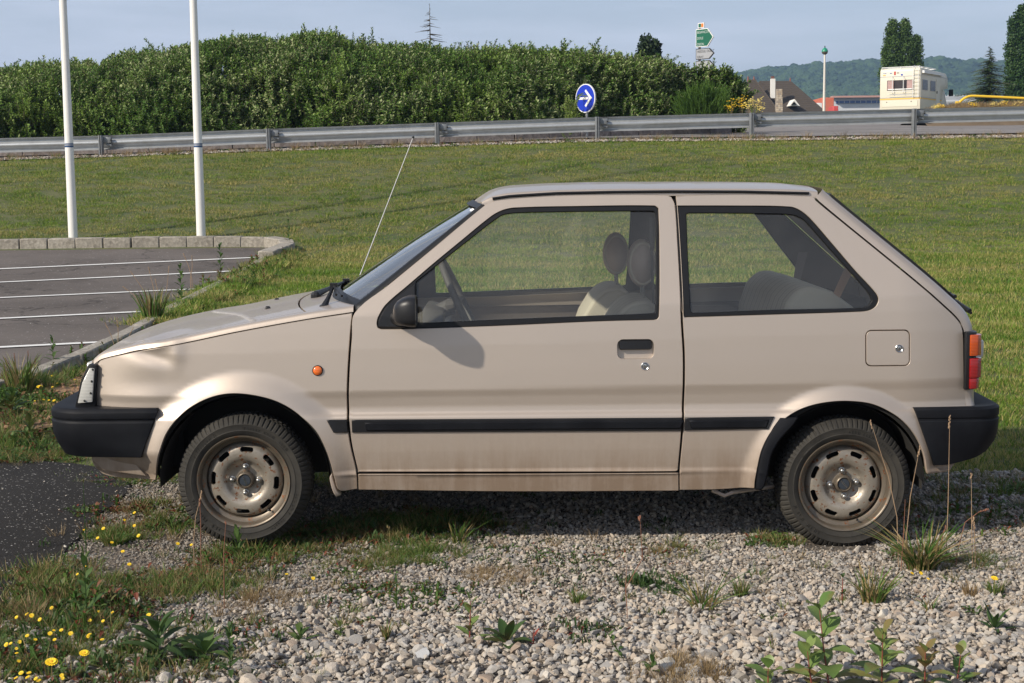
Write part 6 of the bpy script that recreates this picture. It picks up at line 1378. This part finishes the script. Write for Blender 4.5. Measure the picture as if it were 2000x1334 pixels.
scatter('forest', np.stack([x, y, z+3], 1), np.exp(RNG.normal(0, .25, n))*7.5, RNG.integers(0, 4, n), fk)
# air
hz = MB(); hz.box((300, 1050, 66), (4200, 2600, 156)); 
hzm = bpy.data.materials.new('haze_air'); hzm.use_nodes = True; hn = hzm.node_tree; hn.nodes.clear(); ho = hn.nodes.new('ShaderNodeOutputMaterial'); pv = hn.nodes.new('ShaderNodeVolumePrincipled')
pv.inputs['Color'].default_value = (.42, .61, .95, 1); pv.inputs['Density'].default_value = .00034; pv.inputs['Anisotropy'].default_value = .2; hn.links.new(pv.outputs[0], ho.inputs['Volume'])
hz_o = hz.build('haze', hzm); hz_o['kind'] = 'stuff'
# ============================================================ weeds in the gravel (uncountable cover) and single plants
wk = [blade_mesh('weed_tuft', 34, .035, .03, .085, .0032, M_WGRASS, .9, 3, s) for s in range(3)]+[blade_mesh('weed_tuft_dry', 34, .04, .03, .10, .0026, M_DRY, .9, 3, s+5) for s in range(2)]
def weed_leaves(name, seed, n, L, w, mat, up=.5, R_=.02):
    r = random.Random(seed); V = []; Fc = []
    for k in range(n):
        a = r.uniform(0, 6.28); el = r.uniform(.1, 1.1)*up*2; d = Vector((math.cos(a)*math.cos(el), math.sin(a)*math.cos(el), math.sin(el))); s = d.cross(Vector((0, 0, 1))).normalized(); l_ = L*r.uniform(.5, 1.2); b = len(V); o = Vector((r.gauss(0, R_), r.gauss(0, R_), r.uniform(0, L*.3))); 
        for t, q in ((0, .15), (.3, .8), (.6, 1), (.85, .6)):
            c = o+d*l_*t-Vector((0, 0, l_*.35*t*t)); f = Vector((0, 0, w*.18*q)); V += [c-s*w*q*.5+f, c, c+s*w*q*.5+f]
        V.append(o+d*l_-Vector((0, 0, l_*.4)))
        for i in range(3): Fc += [(b+3*i, b+3*i+1, b+3*i+4, b+3*i+3), (b+3*i+1, b+3*i+2, b+3*i+5, b+3*i+4)]
        Fc += [(b+9, b+10, b+12), (b+10, b+11, b+12)]
    me = bpy.data.meshes.new(name); me.from_pydata([tuple(v) for v in V], [], Fc); me.materials.append(mat); return me
wk += [weed_leaves('weed_leaves', s, 16, .05, .014, M_WLEAF) for s in range(2)]+[weed_leaves('weed_leaves', s+5, 14, .07, .010, M_DLEAF, .7) for s in range(2)]+[sprig_mesh('weed_stem', 60+s, .055, 11, .045, .013, M_WLEAF, .3, M_WGRASS) for s in range(2)]
# patches: px, py, radius, count, kinds, scale
PT = [(60, 1300, .30, 330, (0, 1, 2, 5, 6, 7, 8, 9, 10), 1.0), (170, 1230, .26, 260, (0, 1, 2, 5, 7, 9), 1.0), (40, 1200, .25, 200, (0, 1, 2, 3, 5, 7), 1.0), (130, 1165, .24, 260, (0, 1, 2, 2, 9), 1.15), (215, 1190, .14, 110, (5, 6, 9, 10), 1.3), (100, 1120, .16, 120, (0, 1, 5), 1.1),
      (320, 1140, .22, 130, (3, 4, 0, 5), .95), (390, 1150, .20, 190, (3, 4, 0, 1), 1.0), (440, 1110, .18, 110, (0, 5, 9), .9), (480, 1085, .20, 190, (0, 1, 5, 6), 1.0), (560, 1090, .16, 70, (5, 3, 0), .8), (300, 1030, .22, 170, (5, 6, 0, 1), .9), (225, 1050, .10, 100, (0, 1, 2), .9), (210, 1000, .16, 110, (5, 6, 9), .9), (340, 990, .20, 130, (0, 5, 6), .9),
      (690, 1045, .30, 330, (5, 6, 0, 7), 1.0), (800, 1030, .28, 300, (5, 6, 0, 1), 1.0), (600, 1050, .20, 190, (5, 6, 0), 1.0), (900, 1030, .25, 150, (5, 6, 0, 7), .9), (820, 1080, .20, 130, (3, 4, 0, 0), .75), (760, 1090, .15, 110, (3, 0, 1), .7), (700, 1110, .16, 70, (0, 5), .7), (690, 1165, .15, 60, (5, 9), .7), (860, 1170, .18, 100, (5, 3, 6, 9), .7), (740, 1160, .15, 60, (5, 3), .7),
      (990, 1130, .14, 80, (3, 4), .6), (1060, 1085, .22, 90, (3, 5, 7), .55), (1180, 1090, .22, 90, (3, 5), .55), (1300, 1075, .22, 90, (3, 0, 5), .6), (1080, 1140, .2, 50, (3, 7), .5), (950, 1080, .2, 60, (3, 5), .5), (1510, 1060, .10, 60, (0, 5), .9), (1270, 1145, .14, 60, (3, 7, 8), .7), (460, 1240, .16, 60, (0, 7, 9), .9), (340, 1300, .20, 110, (0, 3, 7, 5), .9), (250, 1310, .22, 140, (0, 1, 5, 8), .9), (520, 1180, .14, 60, (3, 4), .8),
      (1850, 1010, .35, 120, (0, 5, 9), .9), (1960, 960, .35, 120, (0, 1, 5), 1.0), (1900, 1100, .12, 60, (3, 0), .7), (1330, 1320, .14, 60, (3, 4), .8), (1130, 1235, .12, 30, (5, 7), .7), (60, 1000, .12, 0, (5,), 1),
      (40, 830, .5, 500, (0, 1, 2, 5, 6, 9, 10), 1.2), (60, 870, .35, 260, (0, 5, 9, 3), 1.2), (130, 800, .4, 160, (0, 5, 9), 1.2), (150, 740, .35, 70, (0, 3, 5, 9), 1.2), (20, 790, .3, 260, (5, 9, 10, 0), 1.6), (200, 690, .25, 50, (5, 9), 1.4), (40, 755, .22, 160, (0, 1, 2), 1.9), (10, 900, .20, 100, (0, 5), 1), (150, 880, .25, 140, (0, 3, 5), 1.0), (250, 935, .2, 70, (5, 0), .8)]
P = []; S_ = []; I_ = []
for px, py, R_, n, ks, sc in PT:
    if not n: continue
    n = int(n*(.42 if px < 700 and py > 960 else .45 if py < 900 and px < 220 else .8)); ks = tuple(q for q in ks if q not in (3, 4)) or ks if px > 100 or py < 1000 else ks
    c = ground(px, py); a = RNG.uniform(0, 6.28, n); r = R_*RNG.random(n)**.62; x = c[0]+r*np.cos(a)*1.25; y = c[1]+r*np.sin(a)*1.1; P.append(np.stack([x, y, T(x, y)], 1)); S_.append(sc*RNG.uniform(.55, 1.3, n)*(1-.4*r/R_)); I_.append(RNG.choice(ks, n))
# thin scatter all over the left part, and a sprinkle to the right
n = 1900; x = RNG.uniform(-1.9, 2.6, n); y = RNG.uniform(3.95, 6.9, n); k = (RNG.random(n) < np.clip(.22+(-x-.3)*.30, .14, .8)) & ((y > 4.5) | (x < -.5)); x, y = x[k], y[k]; P.append(np.stack([x, y, T(x, y)], 1)); S_.append(RNG.uniform(.3, .8, len(x))); I_.append(RNG.choice((3, 5, 7, 0), len(x)))
# along the kerb of the lot
n = 190; y = RNG.uniform(9.3, 21, n); x = LOTX+.02+np.abs(RNG.normal(0, .14, n)); P.append(np.stack([x, y, T(x, y)], 1)); S_.append(RNG.uniform(.5, 1.5, n)); I_.append(RNG.choice((0, 1, 2, 3, 9, 10, 5), n))
n = 170; y = RNG.uniform(16.5, 20.6, n); x = LOTX+.05+RNG.normal(0, .16, n); P.append(np.stack([x, y, T(x, y)], 1)); S_.append(RNG.uniform(1.0, 2.3, n)); I_.append(RNG.choice((0, 1, 2, 9, 10), n))
n = 420; x = RNG.uniform(-12, 13, n); y = 31.2+np.abs(RNG.normal(0, .5, n)); P.append(np.stack([x, y, T(x, y)], 1)); S_.append(RNG.uniform(.8, 2.4, n)); I_.append(RNG.choice((0, 3, 4, 5), n))
P = np.vstack(P); scatter('weeds', P-[0, 0, .004], np.concatenate(S_), np.concatenate(I_), wk)
# the bare earth patch beside the left kerb
Ep = spline(np.array([(-3.15, 9.0), (-3.0, 10.0), (-2.95, 10.9), (-2.6, 10.6), (-2.35, 9.6), (-2.4, 8.6), (-2.9, 8.2)]), 5, True, 80); V2, F2 = triangulate(Ep, [], .15); e_ = mesh('bare_earth', [(x_, y_, float(T(x_, y_))+.012+.025*mnoise.noise(Vector((x_*9, y_*9, 0)))) for x_, y_ in V2], F2, sand_mat('loose_earth', (.17, .095, .05), (.30, .19, .11), 30, .03), None, True); e_['kind'] = 'structure'
n = 420; k_ = RNG.uniform(0, 1, (n, 2)); x = -3.1+k_[:, 0]*.75; y = 8.3+k_[:, 1]*2.5; kk = inside(np.stack([x, y], 1), Ep); x, y = x[kk], y[kk]
M_CLOD = plain('earth_clod', (.23, .135, .075), .95, var=.4, scale=20); scatter('earth_clods', np.stack([x, y, T(x, y)+.02], 1), RNG.uniform(.02, .06, len(x)), RNG.integers(0, 3, len(x)), [stone_mesh('clod', s+70, M_CLOD, 1) for s in range(3)])
# ---------------------------------------------------------- yellow flowers
def crop(ox, oy, k, pts): return [(ox+a/k, oy+b/k) for a, b in pts]
FLW = []
def fl(lb, pts): FLW.extend((p, lb) for p in pts)
fl('low in the weeds at the bottom left corner', crop(0, 1000, 2.857, [(162, 898), (155, 922), (200, 930), (215, 940), (90, 926), (118, 898), (105, 832), (93, 788), (93, 762), (345, 912), (350, 928)]))
fl('in thin grass below the dark asphalt', crop(0, 1000, 2.857, [(222, 600), (150, 570), (92, 587), (177, 578), (301, 661), (342, 659), (152, 690), (110, 725), (60, 733), (35, 740), (198, 712), (280, 678), (305, 712), (395, 678), (288, 535), (497, 685), (492, 695), (570, 712)]))
fl('among tall weeds below the dark asphalt tip', crop(0, 1000, 2.857, [(627, 560), (575, 608), (502, 605), (550, 555), (432, 347), (520, 432), (830, 575), (478, 305), (722, 292)]))
fl('between the asphalt and the front tyre', crop(0, 1000, 2.857, [(545, 145), (577, 92), (470, 100), (695, 45), (750, 76), (773, 132), (625, 170), (750, 4), (685, 220)]))
fl('right under the front tyre', crop(0, 1000, 2.857, [(992, 177), (1068, 183)]))
fl('alone on gravel right of the front tyre', crop(0, 1000, 2.857, [(1600, 347), (1748, 370)]))
fl('on bare earth between lot kerb and bumper', crop(0, 560, 1.7225, [(175, 300), (116, 385), (147, 380), (165, 382), (252, 313), (177, 338), (193, 325), (182, 383)]))
fl('in front of the widest grass tuft', crop(1300, 1000, 2.857, [(1375, 342), (1425, 342), (1465, 373)]))
SPEC = [(crop(0, 1000, 2.857, [(287, 838)])[0], 'round yellow flower facing the camera near the bottom left corner', 1.3), (crop(0, 1000, 2.857, [(470, 788)])[0], 'largest flat yellow flower standing right of the bottom left weeds', 1.05), (crop(0, 560, 1.7225, [(133, 337)])[0], 'biggest orange-yellow flower by the lot kerb above the bumper', 1.4), (crop(1300, 1000, 2.857, [(1835, 370)])[0], 'lone yellow flower in the small dry tuft at the right edge', .9)]
M_FYEL = plain('flower_yellow', (.82, .58, .02), .55); M_FORG = plain('flower_centre', (.70, .36, .01), .6)
def flower(p, h, s, lb, tilt, first=[None]):
    if first[0] is None:
        r0 = empty('yellow_flower', (0, 0, 0)); V = []; Fc = []
        for ring, (n_, ra, zz) in enumerate(((15, .0135, .001), (12, .0095, .0035))):
            for k in range(n_):
                a = 2*math.pi*k/n_+ring*.2; w_ = .0024; c_, s_ = math.cos(a), math.sin(a); b = len(V); V += [(-s_*w_*.5, c_*w_*.5, zz*.3), (s_*w_*.5, -c_*w_*.5, zz*.3), (c_*ra+s_*w_, s_*ra-c_*w_, zz+.001), (c_*ra*1.06, s_*ra*1.06, zz), (c_*ra-s_*w_, s_*ra+c_*w_, zz+.001)]; Fc.append((b, b+1, b+2, b+3, b+4))
        pt = link('petals', (lambda m: (m.from_pydata(V, [], Fc), m)[1])(bpy.data.meshes.new('petals')), M_FYEL, r0)
        ctr = MB().sphere((0, 0, .002), .005, 8, 4, (1, 1, .5)).build('flower_centre', M_FORG, None, local=(0, 0, 0)); ctr.parent = r0
        stm = MB().tube([(0, 0, -.5), (0, 0, -.25), (0, 0, 0)], [.0016, .0013, .0012], 5).build('stem', M_WGRASS, None, local=(0, 0, 0)); stm.parent = r0; r = r0
        first[0] = (r0, pt, ctr, stm)
        kids = (pt, ctr, stm)
    else:
        r0, pt, ctr, stm = first[0]; r = r0.copy(); COL.objects.link(r); kids = []
        for c in (pt, ctr, stm): q = c.copy(); COL.objects.link(q); q.parent = r; kids.append(q)
    r.location = p; pt, ctr, stm = kids
    rot = Matrix.Rotation(tilt[0], 4, 'X') @ Matrix.Rotation(tilt[1], 4, 'Y') @ Matrix.Scale(s, 4)
    pt.matrix_local = rot; ctr.matrix_local = rot; stm.matrix_local = Matrix.Diagonal((s, s, h/.5, 1))
    tag(r, lb, 'flower', 'yellow flowers in the gravel and weeds'); return r
ORD = ['first', 'second', 'third', 'fourth', 'fifth', 'sixth', 'seventh', 'eighth', 'ninth', 'tenth', 'eleventh', 'twelfth', 'thirteenth', 'fourteenth', 'fifteenth', 'sixteenth', 'seventeenth', 'eighteenth']
by_lb = {}
for q_, l__ in FLW: by_lb.setdefault(l__, []).append(q_)
FLW = [(q_, '%s from left of the yellow flowers %s' % (ORD[k], l__)) for l__, qs_ in by_lb.items() for k, q_ in enumerate(sorted(qs_))]
for (p, lb) in FLW:
    h = RNG.uniform(.03, .07); g0 = ground(*p, h=h); flower(tuple(g0), h, RNG.uniform(.38, .60)*(1.3 if p[1] < 900 else 1), lb, (RNG.uniform(.1, .8), RNG.uniform(-.4, .4)))
for p, lb, s in SPEC: g0 = ground(*p, h=.07); flower(tuple(g0), .07, s, lb, (.9 if s == 1.0 else .35, .1))
# ---------------------------------------------------------- single tufts and plants
def tuft(px, py, h, w, n, lb, mat=None, seed=0, name='grass_tuft', lean=1.0, cat='grass tuft', bw_=.005, loc=None):
    bw_ *= 1.35; n = int(n*1.3)
    p = ground(px, py) if loc is None else loc; me = blade_mesh(name, n, w*.25, h*.45, h, bw_, mat or M_WGRASS, lean, 5, seed, .9); o = link(name, me); o.location = (p[0], p[1], p[2]-.003); tag(o, lb, cat); return o
tuft(1800, 1112, .20, .20, 150, 'widest green grass tuft with three yellow flowers behind the rear wheel', None, 1, lean=1.5, bw_=.0055)
tuft(1705, 1178, .15, .16, 85, 'upright fan-shaped green grass tuft below the rear wheel', None, 2, lean=.9, bw_=.005)
tuft(1372, 1186, .13, .16, 42, 'low wide-spread grass tuft on the gravel left of the rear wheel', None, 3, lean=2.2, bw_=.0045)
tuft(1128, 1180, .075, .09, 90, 'small dense fine grass tuft in the middle of the gravel', None, 4, lean=.7, bw_=.0022)
tuft(1447, 1166, .095, .08, 80, 'fine brownish-green grass tuft right of the wide-spread tuft', None, 5, lean=.7, bw_=.0022)
tuft(1815, 1192, .065, .08, 22, 'small dark grass tuft below the widest tuft', None, 6, lean=1.1, bw_=.004)
tuft(1895, 1165, .07, .09, 80, 'fine olive grass tuft left of the lone yellow flower', M_DRY, 7, lean=.6, bw_=.002)
tuft(1943, 1160, .075, .10, 90, 'fine olive grass tuft holding the lone yellow flower', None, 8, lean=.7, bw_=.002)
tuft(893, 1062, .13, .12, 30, 'pale green grass tuft in front of the dark gap under the car', None, 9, lean=1.1, bw_=.005)
tuft(755, 1249, .085, .05, 26, 'narrow upright green tuft at the bottom centre-left gravel', None, 10, lean=.4, bw_=.004)
tuft(1510, 1270, .08, .02, 6, 'few thin blades rising alone from the pale gravel', None, 11, lean=.3, bw_=.003)
tuft(1530, 1190, .05, .04, 12, 'short thin blades just left of the fan-shaped tuft', None, 12, lean=.7, bw_=.003)
tuft(225, 1062, .06, .18, 200, 'dense dark green cushion of grass left of the front wheel', None, 13, lean=1.2, bw_=.003)
tuft(40, 768, .33, .30, 90, 'tall green clump with seed heads on the near corner of the lot kerb', None, 14, lean=.5, bw_=.008)
tuft(300, 632, .42, .35, 80, 'green clump with tall dry stalks at the lot kerb above the bonnet', None, 15, lean=.4, bw_=.010)
tuft(535, 1250, .0, .0, 0, '', None, 16) if False else None
LK_ = 1.32
def leafy(px, py, H_, n, L, W_, lb, mat, seed, name='weed_plant', up=.35, stem=M_DLEAF, droop=.35, lean=(0, 0), cat='plant', opp=False, low=0.0):
    """stem with real leaves, each leaf a part"""
    LK_ = 1.75 if mat.name == 'seedling_leaf' else 1.32
    p = ground(px, py); R0_ = empty(name, (p[0], p[1], p[2]), lb, cat); r = random.Random(seed); b0 = Vector((p[0], p[1], p[2])); topv = b0+Vector((lean[0], lean[1], H_))
    MB().tube([b0-Vector((0, 0, .01)), b0.lerp(topv, .5)+Vector((lean[0]*.1, 0, 0)), topv], [.0028, .0022, .001], 5).build('stem', stem, R0_)
    for k in range(n):
        t = low+(1-low)*(k//2 if opp else k)/max(1, (n//2 if opp else n)-1); c = b0.lerp(topv, min(t, 1)); a = (k % 2)*math.pi+(k//2)*1.35+r.uniform(-.3, .3) if opp else k*2.4+r.uniform(-.3, .3); el = up+.8*t+r.uniform(-.2, .2)
        d = Vector((math.cos(a)*math.cos(el), math.sin(a)*math.cos(el), math.sin(el))); s = d.cross(Vector((0, 0, 1))).normalized(); l_ = L*LK_*r.uniform(.75, 1.15)*(1-.45*t if H_ > .03 else 1); w_ = W_*LK_*r.uniform(.85, 1.15)*(1-.4*t if H_ > .03 else 1); V = []; Fc = []; dr = droop*r.uniform(.6, 1.3); m = 6; rows = [0, .12, .3, .5, .7, .87]
        wd = [.08, .45, .92, 1.0, .72, .36]
        for q, u in zip(rows, wd):
            cc_ = c+d*l_*q-Vector((0, 0, l_*dr*q*q)); V += [cc_-s*w_*u*.5+Vector((0, 0, w_*.16*u)), cc_, cc_+s*w_*u*.5+Vector((0, 0, w_*.16*u))]
        V.append(c+d*l_-Vector((0, 0, l_*dr)))
        for i in range(5): Fc += [(3*i, 3*i+1, 3*i+4, 3*i+3), (3*i+1, 3*i+2, 3*i+5, 3*i+4)]
        Fc += [(15, 16, 18), (16, 17, 18)]; mesh('leaf', V, Fc, mat, R0_, True)
    return R0_
M_SEED = leaf_mat('seedling_leaf', (.10, .175, .042), (.19, .255, .075), (.24, .09, .05), .12, patch=6, trans=.25, rough=.4); M_REDL = leaf_mat('red_leaf', (.26, .04, .03), (.34, .09, .05), None, patch=6); M_REDST = plain('red_stem', (.20, .05, .035), .6)
leafy(1622, 1352, .235, 12, .085, .042, 'tallest broad-leaved seedling with red stem at the bottom right', M_SEED, 1, 'seedling', .15, M_REDST, .35, (-.03, .02), 'plant', True, .15)
leafy(1590, 1360, .13, 12, .07, .032, 'green bushy seedling just left of the tallest red stem', M_SEED, 2, 'seedling', .2, M_REDST, .3, (-.02, 0), 'plant', True)
leafy(1500, 1352, .07, 8, .065, .034, 'dark green seedling cut by the bottom edge, leftmost of the broad-leaved ones', M_SEED, 3, 'seedling', .2, M_REDST, .3, (0, 0), 'plant', True)
leafy(1722, 1350, .165, 16, .072, .034, 'seedling with one reddish-brown leaf right of the tallest red stem', M_SEED, 4, 'seedling', .2, M_REDST, .3, (.0, 0), 'plant', True)
leafy(1806, 1345, .105, 12, .062, .028, 'pale green seedling at the bottom, second from the right edge', M_SEED, 5, 'seedling', .25, M_REDST, .3, (.0, 0), 'plant', True)
leafy(1868, 1335, .085, 8, .055, .022, 'rightmost small seedling with brownish leaves at the bottom', M_SEED, 6, 'seedling', .35, M_REDST, .3, (.01, 0), 'plant', True)
leafy(1645, 1176, .085, 8, .04, .014, 'dark reddish seedling left of the fan-shaped tuft', M_DLEAF, 7, 'seedling', .3, M_REDST, .3, (.0, 0), 'plant', True)
leafy(990, 1262, .012, 11, .085, .026, 'dark green toothed leaf rosette in the lower middle of the gravel', M_DLEAF, 8, 'leaf_rosette', .25, M_DLEAF, .35)
leafy(1942, 1235, .02, 11, .075, .014, 'dark narrow-leaved rosette at the right edge', M_DLEAF, 9, 'leaf_rosette', .45, M_DLEAF, .3)
leafy(917, 1250, .125, 10, .05, .016, 'upright green-topped seedling with a red lower leaf', M_SEED, 10, 'seedling', .4, M_REDST, .2, (.005, 0), 'plant')
leafy(1042, 1266, .055, 6, .04, .010, 'small crimson seedling beside the toothed rosette', M_REDL, 11, 'seedling', .3, M_REDST, .2)
leafy(585, 1256, .03, 8, .06, .018, 'bright green small rosette at the lower left of the pale gravel', M_WLEAF, 12, 'leaf_rosette', .5)
leafy(665, 1244, .04, 9, .045, .014, 'small bright green plant left of the narrow upright tuft', M_WLEAF, 13, 'seedling', .45)
leafy(310, 1290, .10, 18, .15, .034, 'large dark thistle-like plant with long leaves at the lower left', M_DLEAF, 14, 'thistle_plant', .35, M_DLEAF, .45)
leafy(170, 1215, .22, 18, .085, .020, 'tall leafy weed with straight stem left of the thistle-like plant', M_WLEAF, 15, 'tall_weed', .5)
leafy(172, 1160, .40, 10, .03, .008, 'very tall thin weed stalk in front of the dark asphalt', M_WLEAF, 16, 'tall_weed', .9)
leafy(450, 1318, .14, 20, .065, .014, 'bushy dark weed at the bottom edge right of the thistle-like plant', M_DLEAF, 17, 'tall_weed', .4)
leafy(400, 1285, .02, 12, .10, .026, 'flat green rosette between the thistle-like plant and bushy dark weed', M_WLEAF, 18, 'leaf_rosette', .3)
leafy(465, 1090, .10, 10, .075, .024, 'bright green upright leaves in front of the front tyre', M_WLEAF, 19, 'tall_weed', .7)
leafy(440, 1175, .20, 4, .03, .01, 'bare dark stalk standing in front of the front tyre', M_DLEAF, 20, 'tall_weed', .9)
leafy(1220, 1285, .07, 10, .035, .012, 'sprawling little weed above the large tan rock', M_WLEAF, 21, 'seedling', .3, lean=(-.05, .03))
leafy(1275, 1322, .06, 10, .05, .014, 'spiky green weed beside the large tan rock', M_WLEAF, 22, 'seedling', .6)
leafy(775, 1190, .12, 9, .035, .010, 'thin upright weed at the lower centre-left of the gravel', M_WLEAF, 23, 'seedling', .7)
leafy(355, 600, .42, 26, .11, .035, 'tall leafy green weed rising beside the lot kerb', M_WLEAF, 24, 'tall_weed', .5, M_WLEAF)
leafy(432, 566, .50, 26, .12, .03, 'branching weed with small white seed heads near the lot lines', M_WLEAF, 25, 'tall_weed', .4, M_WLEAF)
leafy(25, 815, .14, 24, .12, .04, 'bright leafy weed left of the black bumper', M_WLEAF, 26, 'tall_weed', .4, M_WLEAF)
leafy(60, 858, .12, 20, .10, .03, 'lobed green weed below the left edge kerb beside the bumper', M_WLEAF, 27, 'tall_weed', .5, M_WLEAF)
leafy(105, 720, .22, 18, .08, .024, 'green weed on the lot kerb above the bare earth', M_WLEAF, 28, 'tall_weed', .4, M_WLEAF)
leafy(565, 487, .45, 18, .12, .03, 'tall dry-looking weed at the rounded end of the far kerb', M_WLEAF, 29, 'tall_weed', .6, M_WLEAF)
# dry stalks: (polyline in the photo, depth, label)
def stalk(pts, Y, lb, head=.0, mat=M_DRY, r_=.0013, hr=.005):
    q = [at_y(a, b, Y) for a, b in pts]; g0 = float(T(q[0][0], Y)); R0_ = empty('dry_stalk', (q[0][0], Y, g0), lb, 'grass stalk', 'dry grass stalks'); q = [np.array([q[0][0], Y, min(g0, q[0][2])-.005])]+q
    MB().tube(q, [r_*1.2]*(len(q)-1)+[r_*.5], 5).build('stem', mat, R0_)
    if head:
        rr = random.Random(int(pts[0][0])); m = MB(); a, b = Vector(q[-1]), Vector(q[-2]); d = (b-a).normalized(); L_ = head
        for k in range(int(L_/.004)):
            c = a+d*k*.004+Vector((rr.uniform(-1, 1), rr.uniform(-1, 1), 0))*hr*.6; m.sphere(c, hr*rr.uniform(.5, .9), 5, 3, (.7, .7, 1.4))
        m.build('seed_head', mat, R0_)
M_STK = plain('stalk_tan', (.30, .20, .12), .8, var=.2); M_SRED = plain('stalk_red', (.20, .085, .05), .8)
stalk([(1848, 1085), (1852, 980), (1855, 812)], 5.35, 'pale straight grass stalk with seed head in front of the rear bumper', .05, M_STK)
stalk([(1755, 1105), (1752, 1010), (1735, 930), (1700, 822)], 5.30, 'thin arching grass stalk with seed head across the top of the rear tyre', .035, M_STK)
stalk([(1765, 1100), (1778, 970), (1797, 872)], 5.30, 'green-tan stalk leaning right along the edge of the rear tyre', .04, M_STK)
stalk([(1900, 1120), (1898, 1030), (1897, 925)], 5.28, 'tall dry stalk with drooping head right of the rear wheel', .02, M_STK)
stalk([(1868, 1085), (1885, 1020), (1912, 1000), (1930, 995)], 5.30, 'reddish bent stalk branching over the shaded gravel', .03, M_SRED)
stalk([(1836, 1080), (1840, 1050), (1848, 1028)], 5.30, 'short reddish stalk beside the widest grass tuft', .03, M_SRED)
stalk([(1905, 1085), (1903, 1040), (1900, 1010)], 5.28, 'short tan seed stalk right of the widest grass tuft', .05, M_STK, hr=.006)
stalk([(1760, 1110), (1765, 1040), (1768, 975)], 5.22, 'upright reddish stalk rising out of the widest grass tuft', 0, M_SRED)
stalk([(378, 1060), (382, 1010), (395, 960)], 5.35, 'thin tan stalk with seed head in front of the front rim', .05, M_STK)
stalk([(392, 1075), (392, 1020), (390, 975)], 5.3, 'reddish thin stalk across the lower left of the front rim', .03, M_SRED)
stalk([(438, 1175), (437, 1080), (441, 1020)], 4.85, 'dark thin stalk topped by a small bud below the front wheel', .01, M_SRED)
stalk([(1222, 1150), (1255, 1090), (1250, 1010)], 5.0, 'stalk with a faded pink flower head below the door', .012, M_SRED, hr=.008)
stalk([(760, 1075), (762, 1045), (758, 1027)], 5.35, 'pale thin stalk with a bud in front of the dark gap under the car', .012, M_WGRASS, hr=.006)
stalk([(1225, 1195), (1222, 1150), (1224, 1105)], 4.7, 'dark bare stalk on the gravel in the lower middle', 0, M_SRED)
for k, (a, b, c, d) in enumerate(((300, 600, 255, 530), (305, 600, 290, 522), (312, 600, 303, 545), (318, 605, 330, 520), (296, 605, 240, 560), (375, 545, 358, 495), (372, 545, 375, 500), (35, 745, 10, 700), (50, 745, 55, 685), (60, 745, 70, 700), (28, 745, 28, 690), (225, 680, 205, 630), (230, 680, 228, 620), (240, 675, 260, 640))):
    Y = float(ground(a, b+22)[1]); stalk([(a, b), ((a+c)/2+2, (b+d)/2), (c, d)], Y, ['centre-left dry stalk of the five above the bonnet, over the lot lines', 'middle dry stalk of the five above the bonnet, over the lot lines', 'shortest upright dry stalk above the bonnet, over the lot lines', 'rightmost dry stalk of the five above the bonnet, leaning right', 'leftmost dry stalk above the bonnet, leaning far left', 'left one of two dry stalks near the far lot lines', 'right one of two dry stalks near the far lot lines', 'leftmost dark stalk leaning left on the near kerb corner', 'tallest dark seed stalk on the near kerb corner', 'rightmost dark seed stalk on the near kerb corner', 'short dark stalk second from left on the near kerb corner', 'left one of three thin stalks between lot kerb and bonnet', 'tallest of three thin stalks between lot kerb and bonnet', 'right-leaning one of three thin stalks between lot kerb and bonnet'][k], .05*Y/10, M_STK if k < 7 or k > 10 else M_SRED, .0016*Y/9, .004*Y/10)
